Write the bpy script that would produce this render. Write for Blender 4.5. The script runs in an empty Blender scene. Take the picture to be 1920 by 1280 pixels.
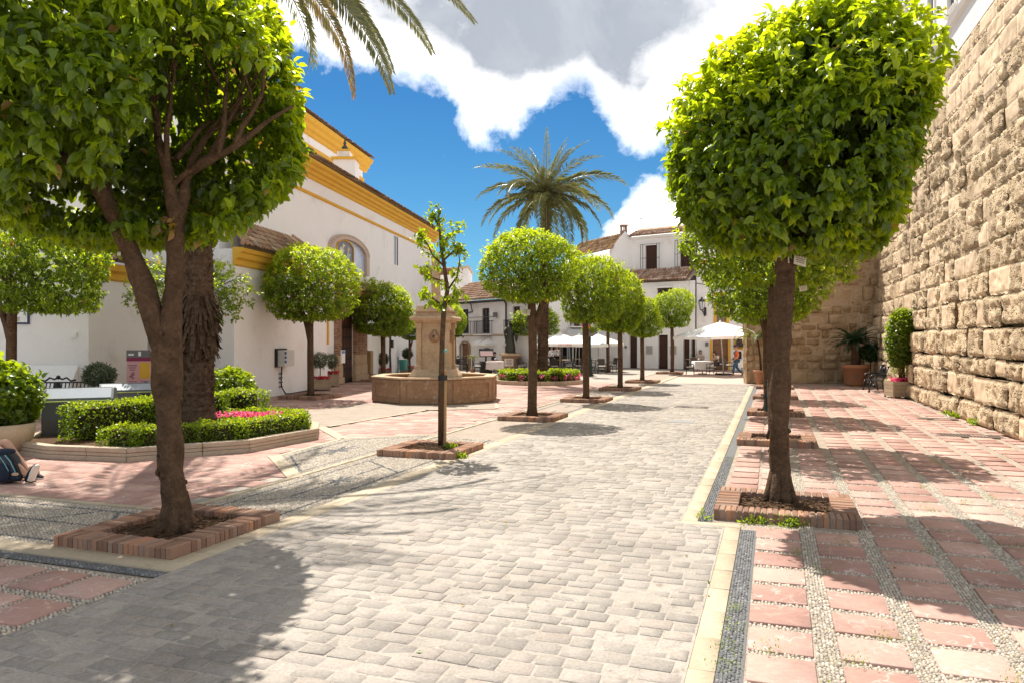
import bpy, math, random
import numpy as np
from mathutils import Vector, Matrix, noise
random.seed(7); RG = np.random.default_rng(11)
R_ = math.radians; PI = math.pi
sc = bpy.context.scene; COL = sc.collection

# ------------------------------------------------------------------ camera, world, sun, exposure
F, V0, U0, H = 1400.0, 636.0, 960.0, 1.95
cam = bpy.data.cameras.new('camera'); co = bpy.data.objects.new('camera', cam); COL.objects.link(co)
co.location = (0, 0, H); co.rotation_euler = (PI/2, 0, 0)
cam.sensor_width = 36; cam.lens = 36*F/1920; cam.shift_y = -4/1920; cam.clip_end = 3000; cam.clip_start = .1
sc.camera = co
SUN_EL, SUN_AZ = 58.5, -15.5
SKY, EXPO, SUNE = 0.15, 1.50, 2.95
sun = bpy.data.lights.new('sun', 'SUN'); so = bpy.data.objects.new('sun', sun); COL.objects.link(so)
sun.energy = SUNE; sun.angle = R_(.5); sun.color = (1, .95, .87)
S = Vector((math.sin(R_(SUN_AZ))*math.cos(R_(SUN_EL)), math.cos(R_(SUN_AZ))*math.cos(R_(SUN_EL)), math.sin(R_(SUN_EL))))
so.rotation_euler = S.to_track_quat('Z', 'Y').to_euler(); so.location = (0, 0, 60)
sc.view_settings.view_transform = 'Standard'; sc.view_settings.look = 'None'
sc.view_settings.exposure = EXPO; sc.view_settings.gamma = 1; sc.view_settings.use_curve_mapping = False
sc.render.engine = 'CYCLES'; sc.cycles.max_bounces = 7; sc.cycles.diffuse_bounces = 4; sc.cycles.transmission_bounces = 4

class NT:
    def __init__(s, t): s.t = t; s.n = t.nodes; s.l = t.links
    def new(s, ty, ins=None, **kw):
        n = s.n.new(ty)
        for k, v in kw.items(): setattr(n, k, v)
        for k, v in (ins or {}).items():
            if hasattr(v, 'is_output') or isinstance(v, bpy.types.NodeSocket): s.l.new(v, n.inputs[k])
            else: n.inputs[k].default_value = v
        return n
    def math(s, op, a, b=0.0, c=0.0, clamp=False):
        n = s.n.new('ShaderNodeMath'); n.operation = op; n.use_clamp = clamp
        for i, v in enumerate((a, b, c)):
            if isinstance(v, bpy.types.NodeSocket): s.l.new(v, n.inputs[i])
            else: n.inputs[i].default_value = v
        return n.outputs[0]
    def ramp(s, fac, pts, interp='LINEAR'):
        n = s.n.new('ShaderNodeValToRGB'); e = n.color_ramp.elements; n.color_ramp.interpolation = interp
        while len(e) < len(pts): e.new(.5)
        for el, (p, c) in zip(e, pts): el.position = p; el.color = (*c, 1) if len(c) == 3 else c
        s.l.new(fac, n.inputs[0]); return n.outputs[0]
    def mix(s, f, a, b, blend='MIX'):
        n = s.n.new('ShaderNodeMix'); n.data_type = 'RGBA'; n.blend_type = blend
        for i, v in ((0, f), (6, a), (7, b)):
            if isinstance(v, bpy.types.NodeSocket): s.l.new(v, n.inputs[i])
            else: n.inputs[i].default_value = v if i == 0 else ((*v, 1) if len(v) == 3 else v)
        return n.outputs[2]

w = bpy.data.worlds.new('World'); sc.world = w; w.use_nodes = True; w.node_tree.nodes.clear(); T = NT(w.node_tree)
sky = T.new('ShaderNodeTexSky', sky_type='NISHITA', sun_disc=False, sun_elevation=R_(SUN_EL), sun_rotation=R_(SUN_AZ), altitude=20, air_density=1.0, dust_density=.3, ozone_density=2.5)
tc = T.new('ShaderNodeTexCoord').outputs['Generated']
sx = T.new('ShaderNodeSeparateXYZ', {0: tc})
az = T.math('ARCTAN2', sx.outputs[0], sx.outputs[1]); el = T.math('ARCSINE', sx.outputs[2])
n1 = T.new('ShaderNodeTexNoise', {'Vector': tc, 'Scale': 7.5, 'Detail': 9.0, 'Roughness': .62, 'Distortion': .15}).outputs[0]
n2 = T.new('ShaderNodeTexNoise', {'Vector': tc, 'Scale': 3.2, 'Detail': 7.0, 'Roughness': .5, 'Distortion': .0}).outputs[0]
def skypt(u, v):
    a = math.atan((u-U0)/F); return a, math.atan((V0-v)/F*math.cos(a))
def curve(pts):
    n = T.n.new('ShaderNodeFloatCurve'); c = n.mapping.curves[0]
    ps = [((a+PI)/(2*PI), e/1.6) for a, e in pts]
    ps = [(0, ps[0][1])]+ps+[(1, ps[-1][1])]
    while len(c.points) < len(ps): c.points.new(.5, .5)
    for p, q in zip(c.points, ps): p.location = q; p.handle_type = 'VECTOR'
    n.mapping.update(); T.l.new(T.math('MULTIPLY_ADD', az, 1/(2*PI), .5), n.inputs[1])
    return T.math('MULTIPLY', n.outputs[0], 1.6)
low = curve([skypt(*p) for p in [(300, 150), (560, 110), (640, 120), (700, 150), (770, 150), (840, 165), (900, 225), (960, 232), (1010, 205), (1060, 205), (1100, 195), (1150, 262), (1200, 275), (1250, 230), (1500, 150)]])
d1 = T.math('SUBTRACT', el, low)
c1 = T.math('ADD', T.math('MULTIPLY', d1, 9.0), T.math('MULTIPLY', T.math('SUBTRACT', n1, .5), 1.7))
k1 = T.math('MULTIPLY', T.math('ADD', c1, .12), 2.0, clamp=True)
top = curve([skypt(*p) for p in [(1020, 640), (1090, 520), (1130, 440), (1165, 392), (1215, 345), (1290, 335), (1500, 330), (1800, 420)]])
c2 = T.math('ADD', T.math('MULTIPLY', T.math('SUBTRACT', top, el), 10.0), T.math('MULTIPLY', T.math('SUBTRACT', n1, .5), 1.8))
k2 = T.math('MULTIPLY', T.math('ADD', c2, .05), 3.0, clamp=True)
w0 = T.new('ShaderNodeTexNoise', {'Vector': tc, 'Scale': 22.0, 'Detail': 5.0, 'Roughness': .6}).outputs[0]
k3 = T.math('MULTIPLY', T.math('MULTIPLY', T.math('SUBTRACT', w0, .70), 4.0, clamp=True), .4)
cov = T.math('MAXIMUM', T.math('MAXIMUM', k1, k2), k3)
gy = T.math('ADD', T.math('ADD', T.math('MINIMUM', T.math('MULTIPLY', T.math('SUBTRACT', d1, .015), 17.0), .97), T.math('MULTIPLY', T.math('SUBTRACT', n1, .5), 1.7)), T.math('MULTIPLY', T.math('SUBTRACT', n2, .5), 2.6), clamp=True)
CW = 1/SKY/(2**EXPO)
cc = T.mix(gy, (3.3*CW, 3.18*CW, 3.05*CW), (.47*CW, .52*CW, .60*CW))
n4 = T.new('ShaderNodeTexNoise', {'Vector': tc, 'Scale': 5.5, 'Detail': 8.0, 'Roughness': .6, 'Distortion': .4}).outputs[0]
cc = T.mix(T.math('MULTIPLY', T.math('SUBTRACT', n4, .47), 3.0, clamp=True), cc, (.80*CW, .83*CW, .88*CW))
cc = T.mix(T.math('MULTIPLY', T.math('SUBTRACT', n1, .25), .35, clamp=True), cc, (.92*CW, .93*CW, .96*CW))
# the blue of this sky is deeper than the model gives: tint it
pale = T.math('SUBTRACT', 1.0, T.math('MULTIPLY', el, 3.2), clamp=True)
blue = T.mix(1.0, sky.outputs[0], T.mix(pale, (.058, .158, .225), (.11, .205, .245)), 'MULTIPLY')
skc = T.mix(cov, blue, cc)
bg = T.new('ShaderNodeBackground', {'Color': skc, 'Strength': SKY})
ow = T.new('ShaderNodeOutputWorld', {0: bg.outputs[0]})

# ------------------------------------------------------------------ placing helpers
def gp(u, v, z=0.0):
    Y = (H-z)*F/(v-V0); return Vector(((u-U0)/F*Y, Y, z))
def at(u, Y): return (u-U0)/F*Y
def zz(v, Y): return H-(v-V0)/F*Y
SA, CA = math.sin(R_(19.3)), math.cos(R_(19.3))
def ab(a, b, z=0.0): return Vector((a*SA+b*CA, a*CA-b*SA, z))
def toab(p): return (p[0]*SA+p[1]*CA, p[0]*CA-p[1]*SA)

# ------------------------------------------------------------------ materials
MATS = {}
def mat(name, cols, scale=4.0, rough=.8, bump=.15, bscale=30.0, var=.12, spec=.3, stain=None, metal=0.0, detail=6, hue=.0, sat=1.0, cells=0, cellcol=None, cellscale=20, bdist=.01, stscale=1.2, stth=.55, vein=None, coat=0, grain=.55, dirt=0.0):
    if name in MATS: return MATS[name]
    m = bpy.data.materials.new(name); m.use_nodes = True; MATS[name] = m
    m.node_tree.nodes.clear(); t = NT(m.node_tree)
    pos = t.new('ShaderNodeNewGeometry').outputs['Position']
    rnd = t.new('ShaderNodeObjectInfo').outputs['Random']
    tone = t.new('ShaderNodeAttribute', attribute_name='tone').outputs['Fac']
    tn = t.math('FRACT', t.math('ADD', tone, rnd))
    nz = t.new('ShaderNodeTexNoise', {'Vector': pos, 'Scale': scale, 'Detail': float(detail), 'Roughness': .6}).outputs[0]
    f = t.math('ADD', t.math('MULTIPLY', t.math('SUBTRACT', nz, .5), 1.6), .5, clamp=True)
    if len(cols) > 2:
        c = t.ramp(tn, [(i/(len(cols)-1), q) for i, q in enumerate(cols)])
        c = t.mix(t.math('MULTIPLY', f, .35), c, cols[0])
    elif len(cols) == 2: c = t.mix(f, cols[0], cols[1])
    else: c = t.mix(0.0, cols[0], cols[0])
    if vein:
        vv = t.new('ShaderNodeTexNoise', {'Vector': pos, 'Scale': 3.0, 'Detail': 3.0}).outputs[1]
        pv = t.new('ShaderNodeVectorMath', {0: pos, 1: vv}, operation='ADD').outputs[0]
        ve = t.new('ShaderNodeTexVoronoi', {'Vector': pv, 'Scale': 3.2}, feature='DISTANCE_TO_EDGE').outputs[0]
        k = t.math('SUBTRACT', 1.0, t.math('MULTIPLY', ve, 26.0), clamp=True)
        n3 = t.new('ShaderNodeTexNoise', {'Vector': pos, 'Scale': 2.6, 'Detail': 4.0}).outputs[0]
        k = t.math('MULTIPLY', k, t.math('MULTIPLY', t.math('SUBTRACT', n3, .46), 7.0, clamp=True))
        c = t.mix(t.math('MULTIPLY', k, .8), c, vein)
    if stain:
        sn = t.new('ShaderNodeTexNoise', {'Vector': pos, 'Scale': stscale, 'Detail': 8.0, 'Roughness': .65}).outputs[0]
        k = t.math('MULTIPLY', t.math('SUBTRACT', sn, stth), 5.0, clamp=True)
        c = t.mix(t.math('MULTIPLY', k, .7), c, stain)
    bp = t.new('ShaderNodeTexNoise', {'Vector': pos, 'Scale': bscale, 'Detail': 6.0, 'Roughness': .65}).outputs[0]
    hgt = bp
    if cells:
        vo = t.new('ShaderNodeTexVoronoi', {'Vector': pos, 'Scale': cellscale}).outputs[0]
        pit = t.math('MULTIPLY', t.math('SUBTRACT', cells, vo), 1/cells, clamp=True)
        if cellcol: c = t.mix(t.math('MULTIPLY', pit, t.math('GREATER_THAN', nz, .5)), c, cellcol)
        hgt = t.math('SUBTRACT', bp, pit)
    v = t.math('MULTIPLY_ADD', t.math('SUBTRACT', tn, .5), 2*var, 1.0)
    v = t.math('MULTIPLY', v, t.math('MULTIPLY_ADD', t.math('SUBTRACT', bp, .5), grain, 1.0))
    if dirt:
        dn = t.new('ShaderNodeTexNoise', {'Vector': pos, 'Scale': .8, 'Detail': 7.0, 'Roughness': .62}).outputs[0]
        v = t.math('MULTIPLY', v, t.math('MULTIPLY_ADD', t.math('MULTIPLY', t.math('SUBTRACT', dn, .46), 5.0, clamp=True), -dirt, 1.0))
    hs = t.new('ShaderNodeHueSaturation', {'Color': c, 'Value': v, 'Saturation': sat, 'Hue': .5}).outputs[0]
    bm = t.new('ShaderNodeBump', {'Height': hgt, 'Strength': bump, 'Distance': bdist}).outputs[0]
    b = t.new('ShaderNodeBsdfPrincipled', {'Base Color': hs, 'Roughness': rough, 'Normal': bm, 'Metallic': metal, 'Specular IOR Level': spec, 'Coat Weight': coat})
    t.new('ShaderNodeOutputMaterial', {0: b.outputs[0]})
    return m
def leafmat(name, pts, tr=.45, trc=(.38, .62, .03), rough=.36, spec=.5):
    m = bpy.data.materials.new(name); m.use_nodes = True; MATS[name] = m
    m.node_tree.nodes.clear(); t = NT(m.node_tree)
    pos = t.new('ShaderNodeNewGeometry').outputs['Position']
    tone = t.new('ShaderNodeAttribute', attribute_name='tone').outputs['Fac']
    nz = t.new('ShaderNodeTexNoise', {'Vector': pos, 'Scale': 9.0, 'Detail': 2.0}).outputs[0]
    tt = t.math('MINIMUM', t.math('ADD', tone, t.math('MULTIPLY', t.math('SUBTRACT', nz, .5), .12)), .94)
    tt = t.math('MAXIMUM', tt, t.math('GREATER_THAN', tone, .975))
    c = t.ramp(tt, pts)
    b = t.new('ShaderNodeBsdfPrincipled', {'Base Color': c, 'Roughness': rough, 'Specular IOR Level': spec})
    tcol = t.mix(.45, t.mix(1.0, c, (4.2, 3.6, 1.6), 'MULTIPLY'), trc)
    tl = t.new('ShaderNodeBsdfTranslucent', {'Color': tcol})
    mx = t.new('ShaderNodeMixShader', {0: tr, 1: b.outputs[0], 2: tl.outputs[0]})
    t.new('ShaderNodeOutputMaterial', {0: mx.outputs[0]})
    return m
BROWN = (.22, .12, .05)
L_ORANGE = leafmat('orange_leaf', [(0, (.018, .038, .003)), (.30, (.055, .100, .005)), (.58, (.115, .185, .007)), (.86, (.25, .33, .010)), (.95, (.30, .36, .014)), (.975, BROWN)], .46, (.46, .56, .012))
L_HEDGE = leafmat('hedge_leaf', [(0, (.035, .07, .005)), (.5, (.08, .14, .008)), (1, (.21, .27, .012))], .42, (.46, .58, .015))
L_OLIVE = leafmat('olive_leaf', [(0, (.05, .075, .04)), (1, (.13, .16, .09))], .2, (.3, .4, .15), .6)
L_DARK = leafmat('dark_leaf', [(0, (.012, .03, .008)), (1, (.03, .07, .015))], .2, (.1, .25, .03), .4)
L_PALM = leafmat('palm_leaf', [(0, (.08, .10, .04)), (.5, (.18, .19, .085)), (.85, (.32, .29, .14)), (1, (.34, .2, .08))], .25, (.35, .4, .1), .35, .5)
L_CYCAS = leafmat('cycas_leaf', [(0, (.015, .04, .015)), (1, (.03, .075, .03))], .15, (.1, .25, .05), .4)
F_PINK = leafmat('pink_petal', [(0, (.45, .03, .16)), (1, (.7, .12, .35))], .3, (.8, .2, .4), .6)
F_RED = leafmat('red_petal', [(0, (.3, .01, .03)), (1, (.55, .03, .06))], .3, (.7, .1, .1), .6)
STUCCO = mat('white_stucco', [(.80, .77, .75), (.84, .82, .80)], 1.2, .92, .12, 14, .0, .1, stain=(.64, .58, .52), stth=.56, stscale=1.1, grain=.12)
OCHRE = mat('ochre_paint', [(.66, .36, .045), (.74, .44, .07)], 2, .85, .1, 20, .0, .15, stain=(.5, .3, .08), stth=.62, grain=.2)
TILE = mat('terracotta_tile', [(.34, .20, .13), (.5, .33, .23), (.58, .46, .36), (.22, .13, .09), (.45, .27, .17)], 6, .9, .2, 40, .25, .1)
TILEO = mat('old_terracotta_tile', [(.20, .12, .08), (.5, .36, .24), (.35, .2, .12), (.12, .08, .06), (.58, .46, .33)], 6, .9, .25, 40, .25, .1, stain=(.5, .3, .06), stscale=4, stth=.62)
TRAV = mat('travertine_block', [(.68, .495, .31), (.84, .67, .46)], 2.2, .95, 1.0, 26, .16, .08, stain=(.42, .30, .19), stscale=4, stth=.58, cells=.34, cellcol=(.30, .20, .12), cellscale=13, bdist=.06, grain=.9, dirt=.22)
TRAVS = mat('smooth_travertine_block', [(.70, .52, .35), (.82, .64, .45)], 2, .9, .35, 22, .10, .1, stain=(.45, .3, .18), stscale=3, stth=.62, bdist=.015)
MORTAR = mat('wall_mortar', [(.45, .33, .21), (.55, .42, .29)], 5, .95, .6, 20, 0, .05)
RUBBLE = mat('rubble_stone', [(.40, .27, .15), (.5, .36, .22), (.56, .42, .28), (.3, .2, .11)], 3, .95, .8, 22, .15, .05, stain=(.24, .15, .08), stscale=3, stth=.6, cells=.3, cellcol=(.2, .13, .07), cellscale=14, bdist=.03)
COB = mat('granite_cobble', [(.31, .275, .24), (.34, .30, .26), (.32, .285, .245), (.36, .315, .275), (.345, .29, .245)], 9, .9, .8, 45, .04, .15, stain=(.22, .19, .165), stscale=5, stth=.62, bdist=.01, grain=.9, dirt=.25)
GROUT = mat('sandy_joint_mortar', [(.35, .31, .265), (.42, .37, .315)], 7, .95, .8, 50, 0, .1, stain=(.09, .07, .055), stscale=9, stth=.555, grain=.9, dirt=.2)
SLAB = mat('red_marble_slab', [(.41, .215, .16), (.47, .265, .205), (.37, .19, .145), (.48, .30, .235), (.43, .24, .18)], 5, .75, .3, 30, .14, .2, vein=(.66, .54, .46), stain=(.50, .37, .30), stscale=4, stth=.57, bdist=.004, dirt=.32, sat=.9)
CREAM = mat('cream_marble', [(.40, .315, .215), (.47, .39, .28)], 2.5, .75, .2, 30, .12, .2, stain=(.5, .38, .24), stth=.62, stscale=3)
PEBW = mat('pale_pebble', [(.42, .36, .28), (.50, .44, .36), (.31, .26, .21), (.58, .52, .44), (.41, .32, .22)], 12, .7, .1, 60, .2, .3)
PEBF = mat('pebble_mosaic', [(.27, .215, .17), (.41, .34, .275)], 3, .85, .8, 55, 0, .1, stain=(.22, .19, .16), stscale=20, stth=.53, grain=1.8, bdist=.01)
PEBD = mat('dark_pebble', [(.13, .13, .13), (.20, .195, .19), (.10, .10, .105), (.28, .265, .25)], 12, .6, .1, 60, .2, .3)
BRICK = mat('worn_brick', [(.30, .165, .11), (.23, .135, .095), (.35, .21, .14), (.27, .19, .145), (.38, .18, .10)], 9, .92, .5, 45, .18, .1, stain=(.28, .21, .16), stscale=7, stth=.56, bdist=.008)
BARK = mat('orange_tree_bark', [(.06, .037, .023), (.175, .105, .062)], 7, .92, 1.0, 26, .0, .1, stain=(.30, .19, .115), stscale=5, stth=.60, bdist=.05, grain=1.4)
PBARK = mat('palm_bark', [(.045, .028, .02), (.15, .098, .062)], 10, .95, 1.0, 30, .25, .05, bdist=.05, grain=1.3)
SOIL = mat('bark_mulch', [(.07, .04, .025), (.16, .10, .06)], 18, .98, 1, 40, 0, .05, bdist=.03)
FST = mat('fountain_stone', [(.23, .13, .075), (.38, .235, .14)], 3.5, .8, .5, 25, .05, .2, stain=(.56, .45, .34), stscale=6, stth=.545, bdist=.02, grain=1.0)
FSTT = mat('fountain_shaft_stone', [(.42, .285, .175), (.56, .41, .27)], 3, .85, .6, 25, .05, .2, stain=(.27, .165, .10), stscale=2.5, stth=.55, bdist=.02, grain=1.0)
KERB = mat('bed_kerb_stone', [(.40, .31, .22), (.50, .41, .31)], 4, .9, .4, 35, .05, .1, stain=(.28, .21, .15), stscale=3, stth=.6)
IRON = mat('black_iron', [(.012, .012, .014), (.02, .02, .022)], 8, .4, .1, 50, 0, .5, metal=.3)
DGREEN = mat('dark_green_iron', [(.012, .022, .02), (.02, .035, .03)], 8, .6, .1, 50, 0, .25)
BRONZE = mat('dark_bronze', [(.05, .055, .045), (.09, .09, .07)], 8, .5, .3, 30, 0, .5, metal=.6)
DWOOD = mat('dark_wood', [(.045, .018, .012), (.075, .032, .02)], 6, .6, .2, 30, .05, .3)
MWOOD = mat('brown_wood', [(.17, .085, .045), (.26, .14, .08)], 6, .65, .2, 30, .08, .3)
PWOOD = mat('pale_planter_wood', [(.36, .27, .18), (.46, .36, .25)], 8, .8, .3, 40, .1, .2)
GWOOD = mat('weathered_planter_wood', [(.22, .17, .12), (.32, .25, .18)], 8, .85, .3, 40, .1, .1)
TERRA = mat('terracotta_pot', [(.38, .17, .09), (.46, .22, .12)], 5, .8, .2, 30, .05, .2)
CANVAS = mat('white_canvas', [(.84, .82, .78), (.88, .86, .83)], 3, .85, .1, 40, 0, .1)
WICKER = mat('dark_wicker', [(.05, .038, .03), (.10, .078, .06)], 60, .6, .9, 120, .1, .3)
CUSH = mat('cream_cushion', [(.55, .52, .46), (.62, .58, .52)], 5, .9, .1, 30, 0, .1)
CLOTH = mat('white_tablecloth', [(.80, .80, .79), (.85, .85, .84)], 5, .85, .1, 30, 0, .1)
STEEL = mat('grey_painted_steel', [(.075, .08, .085), (.10, .105, .11)], 4, .42, .05, 50, 0, .5)
STEELT = mat('pale_grey_steel', [(.30, .33, .37), (.36, .39, .42)], 4, .4, .05, 50, 0, .5)
TEAL = mat('teal_paint', [(.08, .33, .31), (.11, .38, .36)], 4, .5, .05, 50, 0, .4)
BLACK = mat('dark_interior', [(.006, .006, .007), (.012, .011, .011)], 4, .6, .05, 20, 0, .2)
GLASS = mat('dark_window_glass', [(.02, .025, .03), (.05, .055, .06)], 1, .08, .0, 20, 0, .8)
DIRT = mat('ground_base', [(.40, .33, .27), (.46, .38, .32)], 2, .95, .4, 30, 0, .1)
def flat(name, c, rough=.7, spec=.3, **k): return mat(name, [c, tuple(min(1, x*1.1) for x in c)], 6, rough, .05, 40, 0, spec, **k)
SKIN = flat('skin', (.50, .29, .20), .6)
PINK = flat('pink_panel', (.72, .38, .38), .5); MAROON = flat('maroon_panel', (.25, .03, .08), .5); YEL = flat('yellow_panel', (.75, .42, .04), .5)
GREY = flat('grey_panel', (.16, .15, .15), .5); WHT = flat('white_panel', (.8, .8, .79), .5); INK = flat('printed_ink', (.18, .05, .07), .6)
BLUE = flat('blue_glaze', (.22, .30, .50), .4); REDINK = flat('red_print', (.55, .08, .08), .7)

# ------------------------------------------------------------------ object helpers
def tag(o, label=None, cat=None, group=None, kind=None):
    if label: o['label'] = label
    if cat: o['category'] = cat
    if group: o['group'] = group
    if kind: o['kind'] = kind
    return o
def empty(name, loc, rz=0.0, label=None, cat=None, group=None):
    o = bpy.data.objects.new(name, None); COL.objects.link(o); o.location = loc; o.rotation_euler = (0, 0, rz); o.empty_display_size = .2
    return tag(o, label, cat, group)
def np_mesh(name, V, faces, tone=None, smooth=False):
    """V (N,3); faces: list of (M,k) int arrays"""
    me = bpy.data.meshes.new(name); V = np.asarray(V, dtype=np.float32)
    me.vertices.add(len(V)); me.vertices.foreach_set('co', V.ravel())
    faces = [np.asarray(f, dtype=np.int32) for f in faces if len(f)]
    nl = sum(f.size for f in faces); npf = sum(len(f) for f in faces)
    me.loops.add(nl); me.loops.foreach_set('vertex_index', np.concatenate([f.ravel() for f in faces]))
    me.polygons.add(npf)
    tot = np.concatenate([np.full(len(f), f.shape[1], dtype=np.int32) for f in faces])
    me.polygons.foreach_set('loop_start', np.concatenate([[0], np.cumsum(tot)[:-1]]).astype(np.int32))
    me.polygons.foreach_set('loop_total', tot)
    if smooth: me.polygons.foreach_set('use_smooth', np.ones(npf, dtype=bool))
    me.update(calc_edges=True); me.validate()
    if tone is not None and len(me.vertices) == len(tone):
        a = me.attributes.new('tone', 'FLOAT', 'POINT'); a.data.foreach_set('value', np.asarray(tone, dtype=np.float32))
    return me
def link(name, me, m, parent=None, loc=None, rot=None, scale=None):
    o = bpy.data.objects.new(name, me); COL.objects.link(o)
    if m is not None and not me.materials: me.materials.append(m)
    if parent is not None: o.parent = parent
    if loc is not None: o.location = loc
    if rot is not None: o.rotation_euler = rot
    if scale is not None: o.scale = scale
    return o
class MB:
    def __init__(s): s.v = []; s.f = []; s.t = []; s.tone = 0.0
    def add(s, vs, fs):
        n = len(s.v); s.v += [tuple(p) for p in vs]; s.f += [tuple(i+n for i in f) for f in fs]; s.t += [s.tone]*len(vs); return s
    def hexa(s, p):  # 8 points: bottom 4, top 4
        return s.add(p, [(3, 2, 1, 0), (4, 5, 6, 7), (0, 1, 5, 4), (1, 2, 6, 5), (2, 3, 7, 6), (3, 0, 4, 7)])
    def box(s, x0, x1, y0, y1, z0, z1):
        return s.hexa([(x0, y0, z0), (x1, y0, z0), (x1, y1, z0), (x0, y1, z0), (x0, y0, z1), (x1, y0, z1), (x1, y1, z1), (x0, y1, z1)])
    def cbox(s, c, size, rz=0.0, bev=0.0):
        x, y, z = [q/2 for q in size]; ca, sa = math.cos(rz), math.sin(rz)
        def P(a, b, h): return (c[0]+a*ca-b*sa, c[1]+a*sa+b*ca, c[2]+h)
        if not bev: return s.hexa([P(-x, -y, -z), P(x, -y, -z), P(x, y, -z), P(-x, y, -z), P(-x, -y, z), P(x, -y, z), P(x, y, z), P(-x, y, z)])
        r = [P(-x, -y, -z), P(x, -y, -z), P(x, y, -z), P(-x, y, -z), P(-x, -y, z-bev), P(x, -y, z-bev), P(x, y, z-bev), P(-x, y, z-bev),
             P(-x+bev, -y+bev, z), P(x-bev, -y+bev, z), P(x-bev, y-bev, z), P(-x+bev, y-bev, z)]
        return s.add(r, [(0, 1, 5, 4), (1, 2, 6, 5), (2, 3, 7, 6), (3, 0, 4, 7), (4, 5, 9, 8), (5, 6, 10, 9), (6, 7, 11, 10), (7, 4, 8, 11), (8, 9, 10, 11)])
    def tube(s, path, rad, n=8, cap=True, lump=0.0, seed=0):
        path = [Vector(p) for p in path]; m = len(path)
        if not isinstance(rad, (list, tuple)): rad = [rad]*m
        ref = Vector((0.13, 1, .21)).normalized(); b = len(s.v); vs = []
        for i, p in enumerate(path):
            d = (path[min(i+1, m-1)]-path[max(i-1, 0)])
            if d.length < 1e-6: d = Vector((0, 0, 1))
            d.normalize(); a = d.cross(ref)
            if a.length < .2: a = d.cross(Vector((1, .1, 0)))
            a.normalize(); c = d.cross(a)
            for k in range(n):
                th = 2*PI*k/n; r = rad[i]
                q = p+(a*math.cos(th)+c*math.sin(th))*r
                if lump: q = p+(q-p)*(1+lump*noise.noise(Vector((q.x*5+seed, q.y*5, q.z*3)))+lump*.6*noise.noise(q*14))
                vs.append(q)
        fs = [(i*n+k, i*n+(k+1) % n, (i+1)*n+(k+1) % n, (i+1)*n+k) for i in range(m-1) for k in range(n)]
        if cap: fs += [tuple(range(n-1, -1, -1)), tuple(range((m-1)*n, m*n))]
        return s.add(vs, fs)
    def lathe(s, prof, n=16, c=(0, 0, 0), oct_=False, rot=0.0):
        vs = []; m = len(prof)
        for r, z in prof:
            for k in range(n):
                th = 2*PI*(k+.5)/n+rot; vs.append((c[0]+r*math.cos(th), c[1]+r*math.sin(th), c[2]+z))
        fs = [(i*n+k, i*n+(k+1) % n, (i+1)*n+(k+1) % n, (i+1)*n+k) for i in range(m-1) for k in range(n)]
        fs += [tuple(range(n-1, -1, -1)), tuple(range((m-1)*n, m*n))]
        return s.add(vs, fs)
    def prism(s, poly, z0, z1):
        n = len(poly); vs = [(p[0], p[1], z0) for p in poly]+[(p[0], p[1], z1) for p in poly]
        return s.add(vs, [tuple(range(n-1, -1, -1)), tuple(range(n, 2*n))]+[(i, (i+1) % n, n+(i+1) % n, n+i) for i in range(n)])
    def sheet(s, poly, z): return s.add([(p[0], p[1], z) for p in poly], [tuple(range(len(poly)))])
    def ball(s, c, r, n=10, m=6, sc=(1, 1, 1)):
        vs = []; 
        for i in range(m+1):
            ph = PI*i/m
            for k in range(n):
                th = 2*PI*k/n; vs.append((c[0]+r*sc[0]*math.sin(ph)*math.cos(th), c[1]+r*sc[1]*math.sin(ph)*math.sin(th), c[2]-r*sc[2]*math.cos(ph)))
        return s.add(vs, [(i*n+k, i*n+(k+1) % n, (i+1)*n+(k+1) % n, (i+1)*n+k) for i in range(m) for k in range(n)])
    def mesh(s, name, smooth=False, origin=None):
        me = bpy.data.meshes.new(name)
        vs = s.v if origin is None else [(p[0]-origin[0], p[1]-origin[1], p[2]-origin[2]) for p in s.v]
        me.from_pydata(vs, [], s.f); me.update()
        if any(s.t):
            a = me.attributes.new('tone', 'FLOAT', 'POINT'); a.data.foreach_set('value', s.t)
        if smooth: me.polygons.foreach_set('use_smooth', [True]*len(me.polygons))
        return me
    def build(s, name, m, parent=None, origin=None, smooth=False, label=None, cat=None, group=None, kind=None, bevel=0):
        """coordinates are world when origin is given (object put at origin), else local to parent"""
        o = link(name, s.mesh(name, smooth, origin), m, parent)
        if origin is not None: o.location = Vector(origin)-(parent.location if parent is not None else Vector((0, 0, 0)))
        if bevel:
            b = o.modifiers.new('bevel', 'BEVEL'); b.width = bevel; b.segments = 2; b.limit_method = 'ANGLE'
        return tag(o, label, cat, group, kind)
def wpart(mb, name, m, parent, **k): return mb.build(name, m, parent, origin=tuple(parent.location), **k)
def copy_tree(o, parent=None, **k):
    c = o.copy(); COL.objects.link(c); c.parent = parent
    for ch in list(o.children): copy_tree(ch, c)
    return c
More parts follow.
